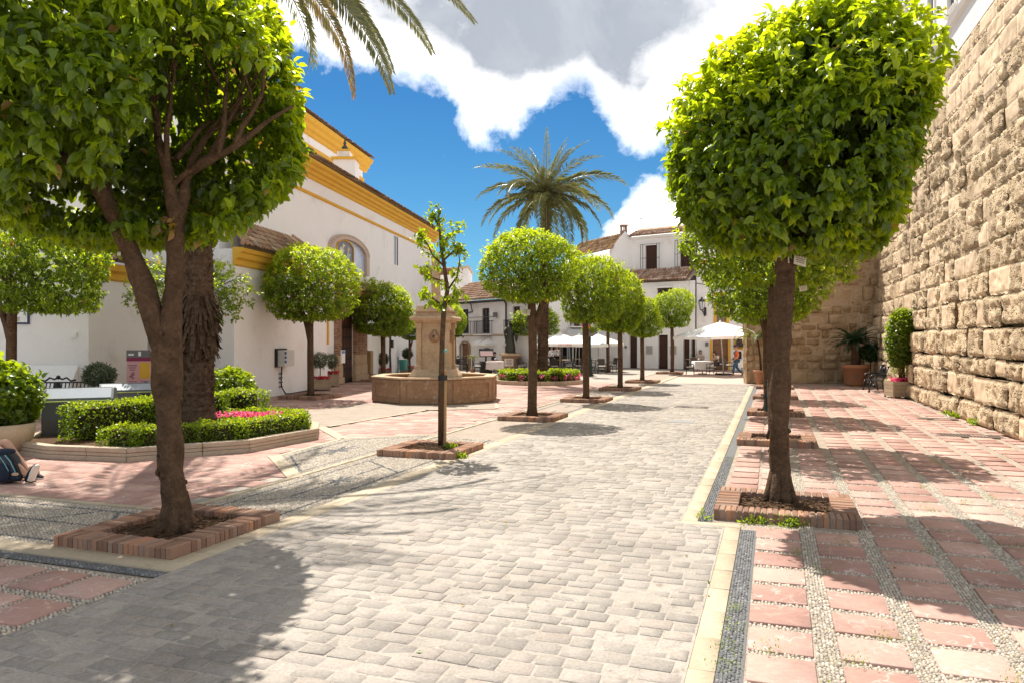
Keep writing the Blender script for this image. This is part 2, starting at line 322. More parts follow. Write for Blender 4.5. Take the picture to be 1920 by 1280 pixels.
class Frame:
    """an upright plane: origin (x,y), direction d along it, normal n towards the viewer's side"""
    def __init__(s, O, d, flip=False):
        s.O = Vector((O[0], O[1])); s.d = Vector((d[0], d[1])).normalized()
        s.n = Vector((s.d.y, -s.d.x)) if not flip else Vector((-s.d.y, s.d.x))
    def P(s, a, z, o=0.0): p = s.O+s.d*a+s.n*o; return Vector((p.x, p.y, z))
    def su(s, u, off=0.0):
        k = (u-U0)/F; O = s.O+s.n*off; return (k*O.y-O.x)/(s.d.x-k*s.d.y)
    def px(s, u, v, off=0.0):
        a = s.su(u, off); p = s.P(a, 0, off); return a, H-(v-V0)/F*p.y
    def box(s, mb, a0, a1, z0, z1, o0, o1):
        return mb.hexa([s.P(a0, z0, o0), s.P(a1, z0, o0), s.P(a1, z0, o1), s.P(a0, z0, o1), s.P(a0, z1, o0), s.P(a1, z1, o0), s.P(a1, z1, o1), s.P(a0, z1, o1)])
    def profile(s, mb, a0, a1, prof):  # prof: list of (offset, z), swept along
        n = len(prof); vs = [s.P(a0, z, o) for o, z in prof]+[s.P(a1, z, o) for o, z in prof]
        return mb.add(vs, [(i, (i+1) % n, n+(i+1) % n, n+i) for i in range(n)]+[tuple(range(n)), tuple(range(2*n-1, n-1, -1))])
    def wall(s, mb, a0, a1, z0, z1, th, ops=(), reveal=.18):
        xs = sorted({a0, a1, *[x for o in ops for x in (o[0], o[1])]}); zs = sorted({z0, z1, *[x for o in ops for x in (o[2], o[3])]})
        for i in range(len(xs)-1):
            for j in range(len(zs)-1):
                cx, cz = (xs[i]+xs[i+1])/2, (zs[j]+zs[j+1])/2
                if any(o[0] < cx < o[1] and o[2] < cz < o[3] for o in ops): continue
                mb.add([s.P(xs[i], zs[j]), s.P(xs[i+1], zs[j]), s.P(xs[i+1], zs[j+1]), s.P(xs[i], zs[j+1])], [(0, 1, 2, 3)])
        for (p, q, r, t) in [o[:4] for o in ops]:
            c = [(p, r), (q, r), (q, t), (p, t)]
            for i in range(4):
                A, B = c[i], c[(i+1) % 4]; mb.add([s.P(*A), s.P(*B), s.P(B[0], B[1], -reveal), s.P(A[0], A[1], -reveal)], [(0, 1, 2, 3)])
            mb.add([s.P(a, z, -reveal) for a, z in c], [(0, 1, 2, 3)])
        c = [(a0, z0), (a1, z0), (a1, z1), (a0, z1)]
        for i in range(4):
            A, B = c[i], c[(i+1) % 4]; mb.add([s.P(*A), s.P(*B), s.P(B[0], B[1], -th), s.P(A[0], A[1], -th)], [(0, 1, 2, 3)])
        mb.add([s.P(a, z, -th) for a, z in c], [(0, 1, 2, 3)])
        return mb
# half-round roof tile, local: length along +x (upslope), width y
def tile_mesh(L=.42, r=.09, n=5):
    mb = MB()
    vs = []
    for x, rr, z in ((0, r, .03), (L, r*.8, .0)):
        for q in (1.0, .82):
            for k in range(n+1):
                th = PI*k/n; vs.append((x, rr*q*math.cos(th), rr*q*math.sin(th)*.8+z))
    N = n+1; fs = []
    for k in range(n): fs += [(k, k+1, 2*N+k+1, 2*N+k), (k, N+k, N+k+1, k+1)]
    mb.add(vs, fs); return mb
TILE_ME = tile_mesh().mesh('roof_tile', True)
def tiled_roof(parent, m, P0, e, L, s, SL, pitch=.2, row=.34, single=False, clip=None, base=True):
    """P0 eave start, e unit along the eave, s unit upslope; tiles either objects or one mesh"""
    e = Vector(e).normalized(); s = Vector(s).normalized(); nrm = s.cross(e).normalized()
    if nrm.z < 0: nrm = -nrm
    Mx = Matrix((s, nrm.cross(s), nrm)).transposed()
    tv = np.array([v.co for v in TILE_ME.vertices]); tf = np.array([p.vertices[:] for p in TILE_ME.polygons])
    V, T_, cnt = [], [], 0
    M3 = np.array(Mx)
    for i in range(int(L/pitch)):
        for j in range(int(SL/row)):
            x, y = (i+.5)*pitch, j*row
            if clip and not clip(x/L, y/SL): continue
            p = Vector(P0)+e*x+s*(y-.06)+nrm*.02
            if single:
                o = link('roof_tile', TILE_ME, m, parent)
                if not o.material_slots[0].material: pass
                o.matrix_local = Matrix.Translation(p-parent.location) @ Mx.to_4x4() @ Matrix.Rotation(random.uniform(-.05, .05), 4, 'Z')
            else:
                a = random.uniform(-.05, .05); ca, sa = math.cos(a), math.sin(a)
                q = tv.copy(); q[:, 0], q[:, 1] = tv[:, 0]*ca-tv[:, 1]*sa, tv[:, 0]*sa+tv[:, 1]*ca
                V.append(q @ M3.T+np.array(p-parent.location)); T_ += [random.random()]*len(tv); cnt += 1
    if not single and cnt:
        n = len(tv); fs = np.concatenate([tf+i*n for i in range(cnt)])
        tag(link('roof_tiles', np_mesh('roof_tiles', np.concatenate(V), [fs], T_, True), m, parent), kind='stuff')
TILE_ME.materials.append(TILEO)
# ------------------------------------------------------------------ ground, street, pavements
def struct(name, mb, m, **k): return mb.build(name, m, None, origin=(0, 0, 0), kind='structure', **k)
def abbox(a0, a1, b0, b1): return [ab(a0, b0), ab(a0, b1), ab(a1, b1), ab(a1, b0)]
def seen(p, mg=60):
    if p[1] < 3.2: return False
    u, v = U0+F*p[0]/p[1], V0+F*(H-(p[2] if len(p) > 2 else 0))/p[1]
    return -mg < u < 1920+mg and v < 1280+mg
def inpoly(p, poly):
    x, y = p[0], p[1]; c = False; n = len(poly)
    for i in range(n):
        x1, y1 = poly[i][0], poly[i][1]; x2, y2 = poly[i-1][0], poly[i-1][1]
        if (y1 > y) != (y2 > y) and x < (x2-x1)*(y-y1)/(y2-y1)+x1: c = not c
    return c
def plate_variants(n, w, l, h, bev, jit, curve=0.0, nib=.10):
    """w along b (local x), l along a (local y)"""
    r = []
    for i in range(n):
        q = [(-w/2, -l/2), (w/2, -l/2), (w/2, l/2), (-w/2, l/2)]
        q = [(x+random.uniform(-jit, jit), y+random.uniform(-jit, jit)) for x, y in q]
        # eight-sided outline with nibbled corners
        o = []
        for k in range(4):
            A, B = q[k], q[(k+1) % 4]; c = nib*random.uniform(.5, 1.5)
            o.append((A[0]+(B[0]-A[0])*c, A[1]+(B[1]-A[1])*c)); o.append((B[0]+(A[0]-B[0])*c*1.0, B[1]+(A[1]-B[1])*c))
        N = 8; vs = [(x, y, -.03) for x, y in o]+[(x, y, h-bev*.9) for x, y in o]+[(x*(1-2*bev/w), y*(1-2*bev/l), h+random.uniform(-curve, curve)) for x, y in o]
        fs = [(k, (k+1) % N, N+(k+1) % N, N+k) for k in range(N)]+[(N+k, N+(k+1) % N, 2*N+(k+1) % N, 2*N+k) for k in range(N)]
        r.append((np.array(vs), [np.array(fs), np.array([[2*N+k for k in range(N)]])]))
    return r
def lay(parent, name, stuffname, variants, items, m, limit=300):
    """items: (x,y,z,rz,sx,sy) sorted near first; the first `limit` are objects, the rest one mesh"""
    items = sorted(items, key=lambda t: t[1])
    mes = [np_mesh(name, v, f) for v, f in variants]
    for me in mes: me.materials.append(m)
    for it in items[:limit]:
        o = link(name, random.choice(mes), m, parent, loc=(it[0], it[1], it[2]), rot=(random.uniform(-.008, .008), random.uniform(-.008, .008), it[3]), scale=(it[4], it[5], 1))
    V, F1, F2, Tn = [], [], [], []; n = 0
    for it in items[limit:]:
        v, f = random.choice(variants); ca, sa = math.cos(it[3]), math.sin(it[3])
        q = np.empty_like(v); x, y = v[:, 0]*it[4], v[:, 1]*it[5]
        q[:, 0] = x*ca-y*sa+it[0]; q[:, 1] = x*sa+y*ca+it[1]; q[:, 2] = v[:, 2]+it[2]
        V.append(q); F1.append(f[0]+n); F2.append(f[1]+n); n += len(v); Tn += [random.random()]*len(v)
    if V:
        tag(link(stuffname, np_mesh(stuffname, np.concatenate(V), [np.concatenate(F1), np.concatenate(F2)], Tn), m, parent), kind='stuff')
TH = -R_(19.3)
g = MB(); g.sheet([(-400, -60), (400, -60), (400, 500), (-400, 500)], -.05); struct('ground', g, DIRT)

# the cobbled street
KL, KR, KRN, JOG = -4.77, -.94, -.48, 8.15
g = MB(); g.sheet([*abbox(.5, JOG, KL, KRN)], .0038); g.sheet([*abbox(JOG, 34, KL, KR)], .0038)
street = struct('street', g, GROUT)
its = []
a = 3.2; row = 0
while a < 34:
    rl = random.uniform(.14, .178); b = KL+.01-random.uniform(0, .2); right = KRN if a+rl < JOG+.02 else KR
    while b < right-.04:
        wdt = random.uniform(.15, .27)
        b0, b1 = max(b, KL+.01), min(b+wdt, right-.008)
        if b1-b0 > .07:
            c = ab(a+rl/2+random.uniform(-.012, .012), (b0+b1)/2)
            if seen(c): its.append((c.x, c.y, random.uniform(-.004, .003), TH+random.uniform(-.03, .03), (b1-b0-.018)/.28, (rl-.014)/.2))
        b += wdt
    a += rl
lay(street, 'cobble', 'cobbles', plate_variants(12, .28, .2, .0070, .0045, .009, .0015, .035), its, COB)

# the cream kerb stones, both sides
def kerb(runs):
    g = MB()
    for a0, a1, b0, b1 in runs: g.sheet(abbox(a0, a1, b0, b1), -.010)
    k = struct('kerb', g, GROUT); its = []
    for a0, a1, b0, b1 in runs:
        L = a1-a0; W = b1-b0; along = L > W
        n = max(1, round((L if along else W)/.52))
        for i in range(n):
            if along: c = ab(a0+(i+.5)*L/n, (b0+b1)/2); sc_ = ((W-.006)/.28, (L/n-.008)/.2)
            else: c = ab((a0+a1)/2, b0+(i+.5)*W/n); sc_ = ((W/n-.008)/.28, (L-.006)/.2)
            if seen(c, 200): its.append((c.x, c.y, .001, TH, *sc_))
    lay(k, 'kerb_stone', 'kerb_stones', plate_variants(5, .28, .2, .006, .002, .001, .0, .006), its, CREAM, 300)
    return k
kerb([(2.5, JOG-.1, KRN, -.32), (JOG-.1, JOG+.05, KR, -.32), (JOG+.05, 33, KR, -.765)])
kerb([(4.98, 42, KL-.25, KL), (4.98, 5.23, -10.5, KL-.25), (5.23, 45, -6.47, -6.37), (6.70, 6.80, -10.5, -6.47)])

# ground of the right pavement: pebble beds with red slabs let in
RIGHTX = 10.46
def wallx(Y): return 10.46+.3235*(Y-15.25)
g = MB(); g.sheet([ab(1, -.32), ab(JOG, -.32), ab(JOG, -.78), ab(33.4, -.78), Vector((16.6, 33.5, 0)), Vector((wallx(4)+.3, 4, 0))], -.010)
pave = struct('pavement', g, PEBF)
its = []
for i in range(0, 26):
    for j in range(0, 66):
        a = 3.06+j*.47; b = -.16+i*.547
        if a < JOG and i == 0 and False: pass
        c = ab(a+.195, b+.2)
        if c.x > wallx(c.y)-.05 or c.y > 33.0: continue
        # leave out where a brick tree surround stands
        if any(abs(a+.195-q) < .86 and abs(b+.2-.12) < .92 for q in (9.1, 15.1, 20.8, 26.3, 31.8)): continue
        if seen(c): its.append((c.x, c.y, random.uniform(-.003, .003), TH, (.40+random.uniform(-.008, .004))/.4, (.385+random.uniform(-.01, .006))/.385))
for a in np.arange(JOG+.1, 33, .47):   # the short column beside the kerb
    if any(abs(a+.195-q) < .86 for q in (9.1, 15.1, 20.8, 26.3, 31.8)): continue
    c = ab(a+.195, -.38); its.append((c.x, c.y, 0, TH, .36/.4, 1))
lay(pave, 'marble_slab', 'marble_slabs', plate_variants(9, .40, .385, .007, .004, .006, .001, .022), its, SLAB)
# dark pebble strip beside the kerb
g = MB(); g.sheet(abbox(1, JOG-.1, -.32, -.165), -.006); g.sheet(abbox(JOG+.05, 33, -.765, -.62), -.006); g.build('dark_pebble_bed', PEBD, pave, origin=(0, 0, 0))

# left plaza
g = MB(); g.sheet([ab(1, KL), ab(60, KL), ab(60, -40), ab(1, -26)], -.024)
plaza = struct('plaza', g, GROUT)
g = MB(); g.sheet([ab(34, 12), ab(34, -5), ab(60, -5), ab(60, 12)], -.02); struct('square', g, mat('pink_paving', [(.42, .30, .24), (.5, .38, .31)], 3, .85, .2, 30, 0, .2))
# slabs by the corner of the plaza, near left
its = []
for i in range(9):
    for j in range(8):
        a = 4.80-(i+1)*.56; b = KL-.03-(j+1)*.47
        c = ab(a+.225, b+.2)
        if seen(c, 120): its.append((c.x, c.y, random.uniform(-.003, .003), TH, .405/.4, .44/.385))
lay(plaza, 'marble_slab', 'marble_slabs', plate_variants(7, .40, .385, .007, .004, .006, .001, .022), its, SLAB)
P3 = [(9.05, -6.47), (10.46, -7.85), (12.8, -8.03), (14.1, -6.47)]
P4 = [toab(gp(*p)) for p in [(560, 772), (673, 757), (800, 752), (930, 755), (932, 765), (800, 768), (614, 799), (575, 801)]]
def incl_red(a, b):
    if b > -6.47 or a < 6.8: return False
    if inpoly((a, b), P3) or inpoly((a, b), P4): return False
    return True
its = []
for i in range(0, 74):
    for j in range(0, 34):
        a = 6.82+i*.36+.18; b = -6.48-(j+(.5 if i % 2 else 0))*.62-.31
        if not incl_red(a, b): continue
        c = ab(a, b)
        if c.y > 36 or c.x < -15 or not seen(c): continue
        its.append((c.x, c.y, -.018+random.uniform(-.001, .001), TH, .612/.4, .352/.385))
lay(plaza, 'paving_slab', 'paving_slabs', plate_variants(6, .40, .385, .007, .002, .002, .0, .012), its, SLAB, 200)
# cream lines of the plaza's figure
def line(poly_ab, wd, z, mb):
    for (a0, b0), (a1, b1) in zip(poly_ab[:-1], poly_ab[1:]):
        d = Vector((a1-a0, b1-b0)).normalized()*wd/2; n = (-d.y, d.x)
        e = (a0-d.x, b0-d.y, a1+d.x, b1+d.y)
        mb.sheet([ab(e[0]+n[0], e[1]+n[1]), ab(e[0]-n[0], e[1]-n[1]), ab(e[2]-n[0], e[3]-n[1]), ab(e[2]+n[0], e[3]+n[1])], z)
g = MB()
line([(9.05, -6.47), (10.46, -7.85)], .22, .002, g); line([(12.8, -8.03), (14.3, -9.5)], .22, .002, g)
g.build('cream_inlay', CREAM, plaza, origin=(0, 0, 0))
g = MB(); line([(10.46, -7.85), (12.8, -8.03), (14.1, -6.47)], .08, .0035, g)
line(P4+[P4[0]], .09, .004, g)
for q in ([(830, 690), (1200, 665), (1450, 700)],):
    pass
g.build('cream_inlay', CREAM, plaza, origin=(0, 0, 0))
# pebble beds of the plaza
g = MB(); g.sheet(abbox(5.23, 45, -6.37, KL-.25), -.008); g.sheet(abbox(5.23, 6.70, -10.5, -6.47), -.008)
g.sheet([ab(*p) for p in P3], -.006); g.sheet([ab(*p) for p in P4], -.002); g.sheet(abbox(1, 4.83, -9.6, KL), -.016)
g.build('pebble_bed', PEBF, plaza, origin=(0, 0, 0))
g = MB(); g.sheet(abbox(4.83, 4.98, -10, KL), -.008)
# the far dark lines between the tree surrounds
def segs_for(a0, a1):
    m_ = (a0+a1)/2; s_ = [((a0, -6.16), (a1, -6.16)), ((a0, -5.2), (a1, -5.2)), ((a0+.5, -6.16), (a0+1.3, -5.2)), ((a1-.5, -6.16), (a1-1.3, -5.2))]
    return s_+[((a0+.9, -5.68), (m_-.5, -5.68)), ((m_+.5, -5.68), (a1-.9, -5.68))]
DSEG = segs_for(6.85, 11.1)+segs_for(12.6, 16.8)
DSEG += [((6.52, -10), (6.52, -6.45)), ((5.38, -10), (5.38, -6.45)), ((6.52, -7.0), (5.9, -6.5)), ((6.52, -7.2), (5.38, -7.9)), ((5.95, -6.6), (5.95, -10)), ((5.38, -8.8), (6.5, -9.6))]
DSEG += [((9.4, -6.6), (10.6, -7.65)), ((10.6, -7.65), (12.7, -7.75)), ((12.7, -7.75), (13.7, -6.6)), ((9.4, -6.62), (13.7, -6.62))]
for a0, a1 in ((18.4, 22.4), (24.1, 28)):
    for p, q in segs_for(a0, a1): line([p, q], .05, -.003, g)
g.build('dark_pebble_bed', PEBD, plaza, origin=(0, 0, 0))

# individually shaped pebbles where the picture is near enough
DS = np.array([[p[0], p[1], q[0], q[1]] for p, q in DSEG])
def is_dark(a, b):
    d = np.full(len(a), 9.0)
    for x0, y0, x1, y1 in DS:
        dx, dy = x1-x0, y1-y0; t = np.clip(((a-x0)*dx+(b-y0)*dy)/(dx*dx+dy*dy), 0, 1)
        d = np.minimum(d, np.hypot(a-x0-t*dx, b-y0-t*dy))
    k = d < .021
    for ca_, cb_, ra, rb in ((8.97, -5.68, .42, .2), (14.7, -5.68, .42, .2), (11.4, -7.25, .7, .22), (5.95, -9.3, .16, .35)):
        r = np.hypot((a-ca_)/ra, (b-cb_)/rb); th = np.arctan2((b-cb_)/rb, (a-ca_)/ra)
        k |= r < .62+.38*np.cos(th*8)
    return k
def pebbles(name, parent, m, rects, pitch=(.030, .021), z=0.0, keep=None, ang=0.0, hh=.009):
    A, B = [], []
    for a0, a1, b0, b1 in rects:
        na, nb = int((a1-a0)/pitch[0]), int((b1-b0)/pitch[1])
        if na < 1 or nb < 1: continue
        I, J = np.meshgrid(np.arange(na), np.arange(nb), indexing='ij')
        A.append((a0+(I+.5+.5*(J % 2)-.25+RG.uniform(-.22, .22, I.shape))*pitch[0]).ravel()); B.append((b0+(J+.5+RG.uniform(-.18, .18, I.shape))*pitch[1]).ravel())
    a, b = np.concatenate(A), np.concatenate(B)
    x, y = a*SA+b*CA, a*CA-b*SA
    k = (y > 3.6) & (np.abs(x/y*F) < 1020) & (V0+F*H/y < 1330)
    if keep is not None: k &= keep(a, b)
    x, y = x[k], y[k]; n = len(x)
    if not n: return
    th = -R_(19.3)+PI/2+ang+RG.uniform(-.5, .5, n); L = pitch[0]*.52*RG.uniform(.75, 1.1, n); W = pitch[1]*.5*RG.uniform(.75, 1.1, n); hz = hh*RG.uniform(.6, 1.2, n)
    ring = [(math.cos(2*PI*q/6), math.sin(2*PI*q/6)) for q in range(6)]
    V = np.empty((n, 13, 3))
    for q, (c, s_) in enumerate(ring):
        for o, sc_, zc in ((0, 1, -.35), (6, .72, .75)):
            px, py = c*L*sc_, s_*W*sc_
            V[:, o+q, 0] = x+px*np.cos(th)-py*np.sin(th); V[:, o+q, 1] = y+px*np.sin(th)+py*np.cos(th); V[:, o+q, 2] = z+hz*zc
    V[:, 12, 0], V[:, 12, 1], V[:, 12, 2] = x, y, z+hz
    q4 = np.array([(k_, (k_+1) % 6, 6+(k_+1) % 6, 6+k_) for k_ in range(6)]); t3 = np.array([(6+k_, 6+(k_+1) % 6, 12) for k_ in range(6)])
    off = (np.arange(n)*13)[:, None, None]
    return tag(link(name, np_mesh(name, V.reshape(-1, 3), [(q4+off).reshape(-1, 4), (t3+off).reshape(-1, 3)], np.repeat(RG.random(n), 13), True), m, parent), kind='stuff')
def on_bed_right(a, b):
    fa = ((a-3.06) % .47); fb = ((b+.16) % .547)
    near = ~((fa < .385) & (fb < .40)) & (b > -.16)
    box = (np.abs(a-9.1) < .70) & (b > -.64) & (b < .9)
    return near & ~box
pebbles('pebbles', pave, PEBW, [(3.2, 12.0, -.16, 6.5)], (.034, .024), -.004, on_bed_right)
pebbles('dark_pebbles', pave, PEBD, [(3.2, JOG-.1, -.315, -.165), (JOG+.05, 13, -.76, -.62)], (.036, .022), -.004)
def on_bed_left(a, b):
    fa = ((4.80-a) % .56); fb = ((KL-.03-b) % .47)
    return ~((fa > .115) & (fb > .07))
pebbles('pebbles', plaza, PEBW, [(1.2, 4.80, -9, KL-.01)], (.034, .024), -.008, on_bed_left, PI/2)
pebbles('dark_pebbles', plaza, PEBD, [(4.84, 4.97, -9, KL-.01)], (.036, .024), -.006)
inbox = lambda a, b: ((np.abs(a-6.0) < .78) | (np.abs(a-11.8) < .76)) & (b > -6.42) & (b < -5.0)
p3m = lambda a, b: np.array([inpoly((p, q), P3) for p, q in zip(a, b)])
rl = [(5.25, 13.6, -6.36, -5.03), (5.25, 6.69, -9.2, -6.48)]
pebbles('pebbles', plaza, PEBW, rl, (.036, .027), -.006, lambda a, b: ~inbox(a, b) & ~is_dark(a, b), PI/2*.6)
pebbles('dark_pebbles', plaza, PEBD, rl+[(9, 14, -8.05, -6.48)], (.034, .024), -.005, lambda a, b: ~inbox(a, b) & is_dark(a, b) & ((b > -6.47) | (a < 6.75) | p3m(a, b)))
pebbles('pebbles', plaza, PEBW, [(9, 14, -8.05, -6.48)], (.042, .032), -.005, lambda a, b: p3m(a, b) & ~is_dark(a, b))

# drain grates and a manhole, let into the ground
def grate(c, L, W, n, label, rz=TH):
    t = empty('drain_grate', (c[0], c[1], 0), rz, label, 'drain grate')
    m = MB(); m.box(-L/2, L/2, -W/2, -W/2+.03, 0, .013); m.box(-L/2, L/2, W/2-.03, W/2, 0, .013); m.box(-L/2, -L/2+.03, -W/2+.03, W/2-.03, 0, .013); m.box(L/2-.03, L/2, -W/2+.03, W/2-.03, 0, .013); m.build('frame', MATS['rusty_iron'], t)
    MB().box(-L/2+.03, L/2-.03, -W/2+.03, W/2-.03, 0, .0085).build('dark_gap', BLACK, t)
    m = MB().box(-.011, .011, -W/2+.03, W/2-.03, .006, .0125).mesh('bar')
    for i in range(n): link('bar', m, MATS['rusty_iron'], t, loc=(-L/2+.03+(i+.5)*(L-.06)/n, 0, 0))
mat('rusty_iron', [(.13, .09, .065), (.2, .15, .11)], 9, .7, .3, 40, 0, .4)
grate(gp(1818, 817), 1.15, .50, 18, 'long iron drain grate in the red slabs, the one nearer the stone wall foot')
grate(gp(1757, 785), .9, .40, 14, 'iron drain grate in the red slabs, the farther one near the stone wall')
grate(gp(1297, 763), .95, .55, 12, 'iron drain grate set into the grey cobbled street')
MB().box(-.28, .28, -.28, .28, 0, .012).build('manhole_cover', mat('grey_iron_cover', [(.2, .2, .2), (.27, .26, .25)], 20, .7, .6, 60, 0, .3), None, label='square grey manhole cover in the cobbled street before the grate', cat='manhole cover').location = gp(1278, 790)
COL.objects['manhole_cover'].rotation_euler = (0, 0, TH)
# ------------------------------------------------------------------ the old stone wall on the right
def block_mesh(fr, s0, s1, z0, z1, off, bulge, rough, seed, res=.07, back=-.12):
    nx = max(5, min(20, int((s1-s0)/res))); nz = max(5, min(15, int((z1-z0)/res)))
    V = []; 
    for j in range(nz+1):
        for i in range(nx+1):
            x, y = i/nx, j/nz
            s = s0+(s1-s0)*x; z = z0+(z1-z0)*y
            pw = 10+5*noise.noise(Vector((seed, s0, z0))); ex = 1-abs(2*x-1)**pw; ez = 1-abs(2*y-1)**pw
            e = min(ex, 1)*min(ez, 1)
            p = Vector((s*1.0, z*1.0, seed))
            n_ = noise.noise(p*1.7)*.75+noise.noise(p*4.5)*.5+noise.noise(p*10)*.42
            pit = max(0, noise.noise(p*7+Vector((9, 3, 1)))-.15)*1.5
            o = off+bulge*(e**.6)*(.75+.5*noise.noise(Vector((s0, z0, seed*.3))))+rough*(n_-pit)*min(1, e*1.5)
            if e < .02: o = off-.035
            V.append((s+(.02*noise.noise(p*3+Vector((5, 5, 5))) if 0 < i < nx else 0), z+(.02*noise.noise(p*3) if 0 < j < nz else 0), o))
    n = nx+1; fs = [(j*n+i, j*n+i+1, (j+1)*n+i+1, (j+1)*n+i) for j in range(nz) for i in range(nx)]
    # skirt back into the wall
    rim = [i for i in range(n)]+[j*n+nx for j in range(1, nz+1)]+[nz*n+i for i in range(nx-1, -1, -1)]+[j*n for j in range(nz-1, 0, -1)]
    k = len(V); V += [(V[i][0], V[i][1], back) for i in rim]; m = len(rim)
    fs += [(rim[i], rim[(i+1) % m], k+(i+1) % m, k+i) for i in range(m)]
    W = np.array([fr.P(s, z, o) for s, z, o in V])
    return W, np.array(fs)
def stone_wall(root, fr, S0, S1, ztop, hf, wf, offf, bulge, rough, mats, limit=300, res=.07, name='stone_block'):
    """courses of single blocks; the largest in view are parts, the rest one part"""
    z = 0.0; items = []; row = 0
    while z < ztop-.12:
        h = min(hf(z, row), ztop-z); s = S0-random.uniform(0, .5)
        if ztop-z-h < .2: h = ztop-z
        while s < S1:
            wd = wf(z, row); a, b = max(s, S0), min(s+wd, S1); s += wd
            if b-a < .12: continue
            jz0, jz1 = (random.uniform(-.035, .035) if z > .1 else 0), random.uniform(-.035, .035)
            p = fr.P((a+b)/2, z+h/2); vis = seen((p.x, p.y, 0), 400) and V0-F*(z+h/2-H)/p.y > -150
            items.append((a+.008, b-.008, z+.008+jz0, z+h-.008+jz1, p.y, vis, row))
        z += h; row += 1
    items.sort(key=lambda t: (not t[5], -((t[1]-t[0])*(t[3]-t[2])/t[4]**2)))
    VV, FF, TT, n = [], [], [], 0
    for k, (a, b, c, d, y, vis, row) in enumerate(items):
        of, bu, ro, mi = offf((c+d)/2, (a+b)/2)
        V, fs = block_mesh(fr, a, b, c, d, of, bulge*bu, rough*ro, k*.37, res if y < 26 else res*1.5)
        if k < limit and vis:
            loc = fr.P((a+b)/2, c); o = link(name, np_mesh(name, V-np.array(loc), [fs], None, False), mats[mi], root, loc=loc-root.location)
        else:
            VV.append(V-np.array(root.location)); FF.append(fs+n); TT += [random.random()]*len(V); n += len(V)
    if VV: tag(link(name+'s', np_mesh(name+'s', np.concatenate(VV), [np.concatenate(FF)], TT), mats[0], root), kind='stuff')
WD = Vector((.3235, 1)).normalized()
WF = Frame((wallx(9.0), 9.0), WD, flip=True)     # faces the street
assert WF.n.x < 0
SE = (33.3-9.0)/WD.y
wall = empty('castle_wall', (wallx(21), 21, 0), 0, 'tall sunlit wall of big weathered stone blocks along the right side', 'stone wall')
m = MB(); WF.box(m, 0, SE+1.2, 0, 9.74, -1.6, -.03); wpart(m, 'wall_core', MORTAR, wall)
def wall_off(z, s):
    if z > 8.0: return (.0, .3, .35, 1)
    bat = .30*max(0, 1-z/3.4)+(.12 if z < 3.3 else 0)
    r = random.random()
    if r < .20: return (bat-.01, .12, .4, 1)
    return (bat+random.uniform(-.045, .045), 1, 1, 0)
heights = [.50, .62, .42, .68, .70, .62, .66, .58, .62, .55, .60, .52, .58, .55, .62, .50, .50]
stone_wall(wall, WF, 0, SE, 9.74, lambda z, r: heights[r % 17], lambda z, r: random.choice((.4, .55, .7, .85, 1.0, 1.25))*random.uniform(.85, 1.15), wall_off, .05, .082, (TRAV, TRAVS), 300, .055)
# white building that stands on the wall
UB = empty('white_building', (wallx(20)+.4, 20, 9.74), 0, 'white building with tall dark windows standing on top of the stone wall', 'building')
ue = WF.su(1683); m = MB()
ops = []
for (u0_, u1_, v0_, v1_) in ((1742, 1753, 16, 90), (1779, 1793, -40, 50), (1835, 1850, -200, -40)):
    a1_, _ = WF.px(u0_, 0); a0_, _ = WF.px(u1_, 0); zb = zz(v1_, WF.P(a0_, 0).y); ops.append((a0_, a1_, 11.15, 13.6))
ops = [(o[0], o[1], 11.15, 13.3) for o in ops]; a1_, _ = WF.px(1690, 0); ops.append((a1_-.9, a1_-.1, 13.4, 15.6))
WF.wall(m, 0, ue, 9.74, 17.5, 8, ops, .35); wpart(m, 'wall', STUCCO, UB)
m = MB(); WF.profile(m, -.1, ue+.1, [(.0, 10.55), (.10, 10.62), (.14, 10.75), (.06, 10.8), (0, 10.84)]); WF.profile(m, -.1, ue+.1, [(0, 14.0), (.1, 14.06), (.1, 14.2), (0, 14.24)]); wpart(m, 'ledge', STUCCO, UB)
for o in ops:
    m = MB(); WF.box(m, o[0], o[1], o[2], o[3], -.34, -.30); wd_ = MB()
    t = wpart(m, 'window', GLASS, UB)
    m = MB()
    for q in (o[0], (o[0]+o[1])/2-.03, o[1]-.06): WF.box(m, q, q+.06, o[2], o[3], -.30, -.25)
    for q in (o[2], (o[2]+o[3])/2, o[3]-.06): WF.box(m, o[0]+.06, o[1]-.06, q, q+.05, -.295, -.255)
    f = m.build('window_frame', DWOOD, t, origin=tuple(UB.location)); f.location = (0, 0, 0)
    m = MB(); 
    for q in np.arange(o[0]+.1, o[1]-.05, .13): WF.box(m, q, q+.018, o[2], o[3], -.06, -.045)
    wpart(m, 'window_bars', IRON, UB)
    m = MB(); WF.box(m, o[0]-.12, o[0], o[2]-.1, o[3]+.12, 0, .05); WF.box(m, o[1], o[1]+.12, o[2]-.1, o[3]+.12, 0, .05); WF.box(m, o[0], o[1], o[3], o[3]+.12, 0, .05); WF.box(m, o[0]-.18, o[1]+.18, o[2]-.12, o[2]-.1+.0, 0, .12)
    wpart(m, 'window_surround', STUCCO, UB)
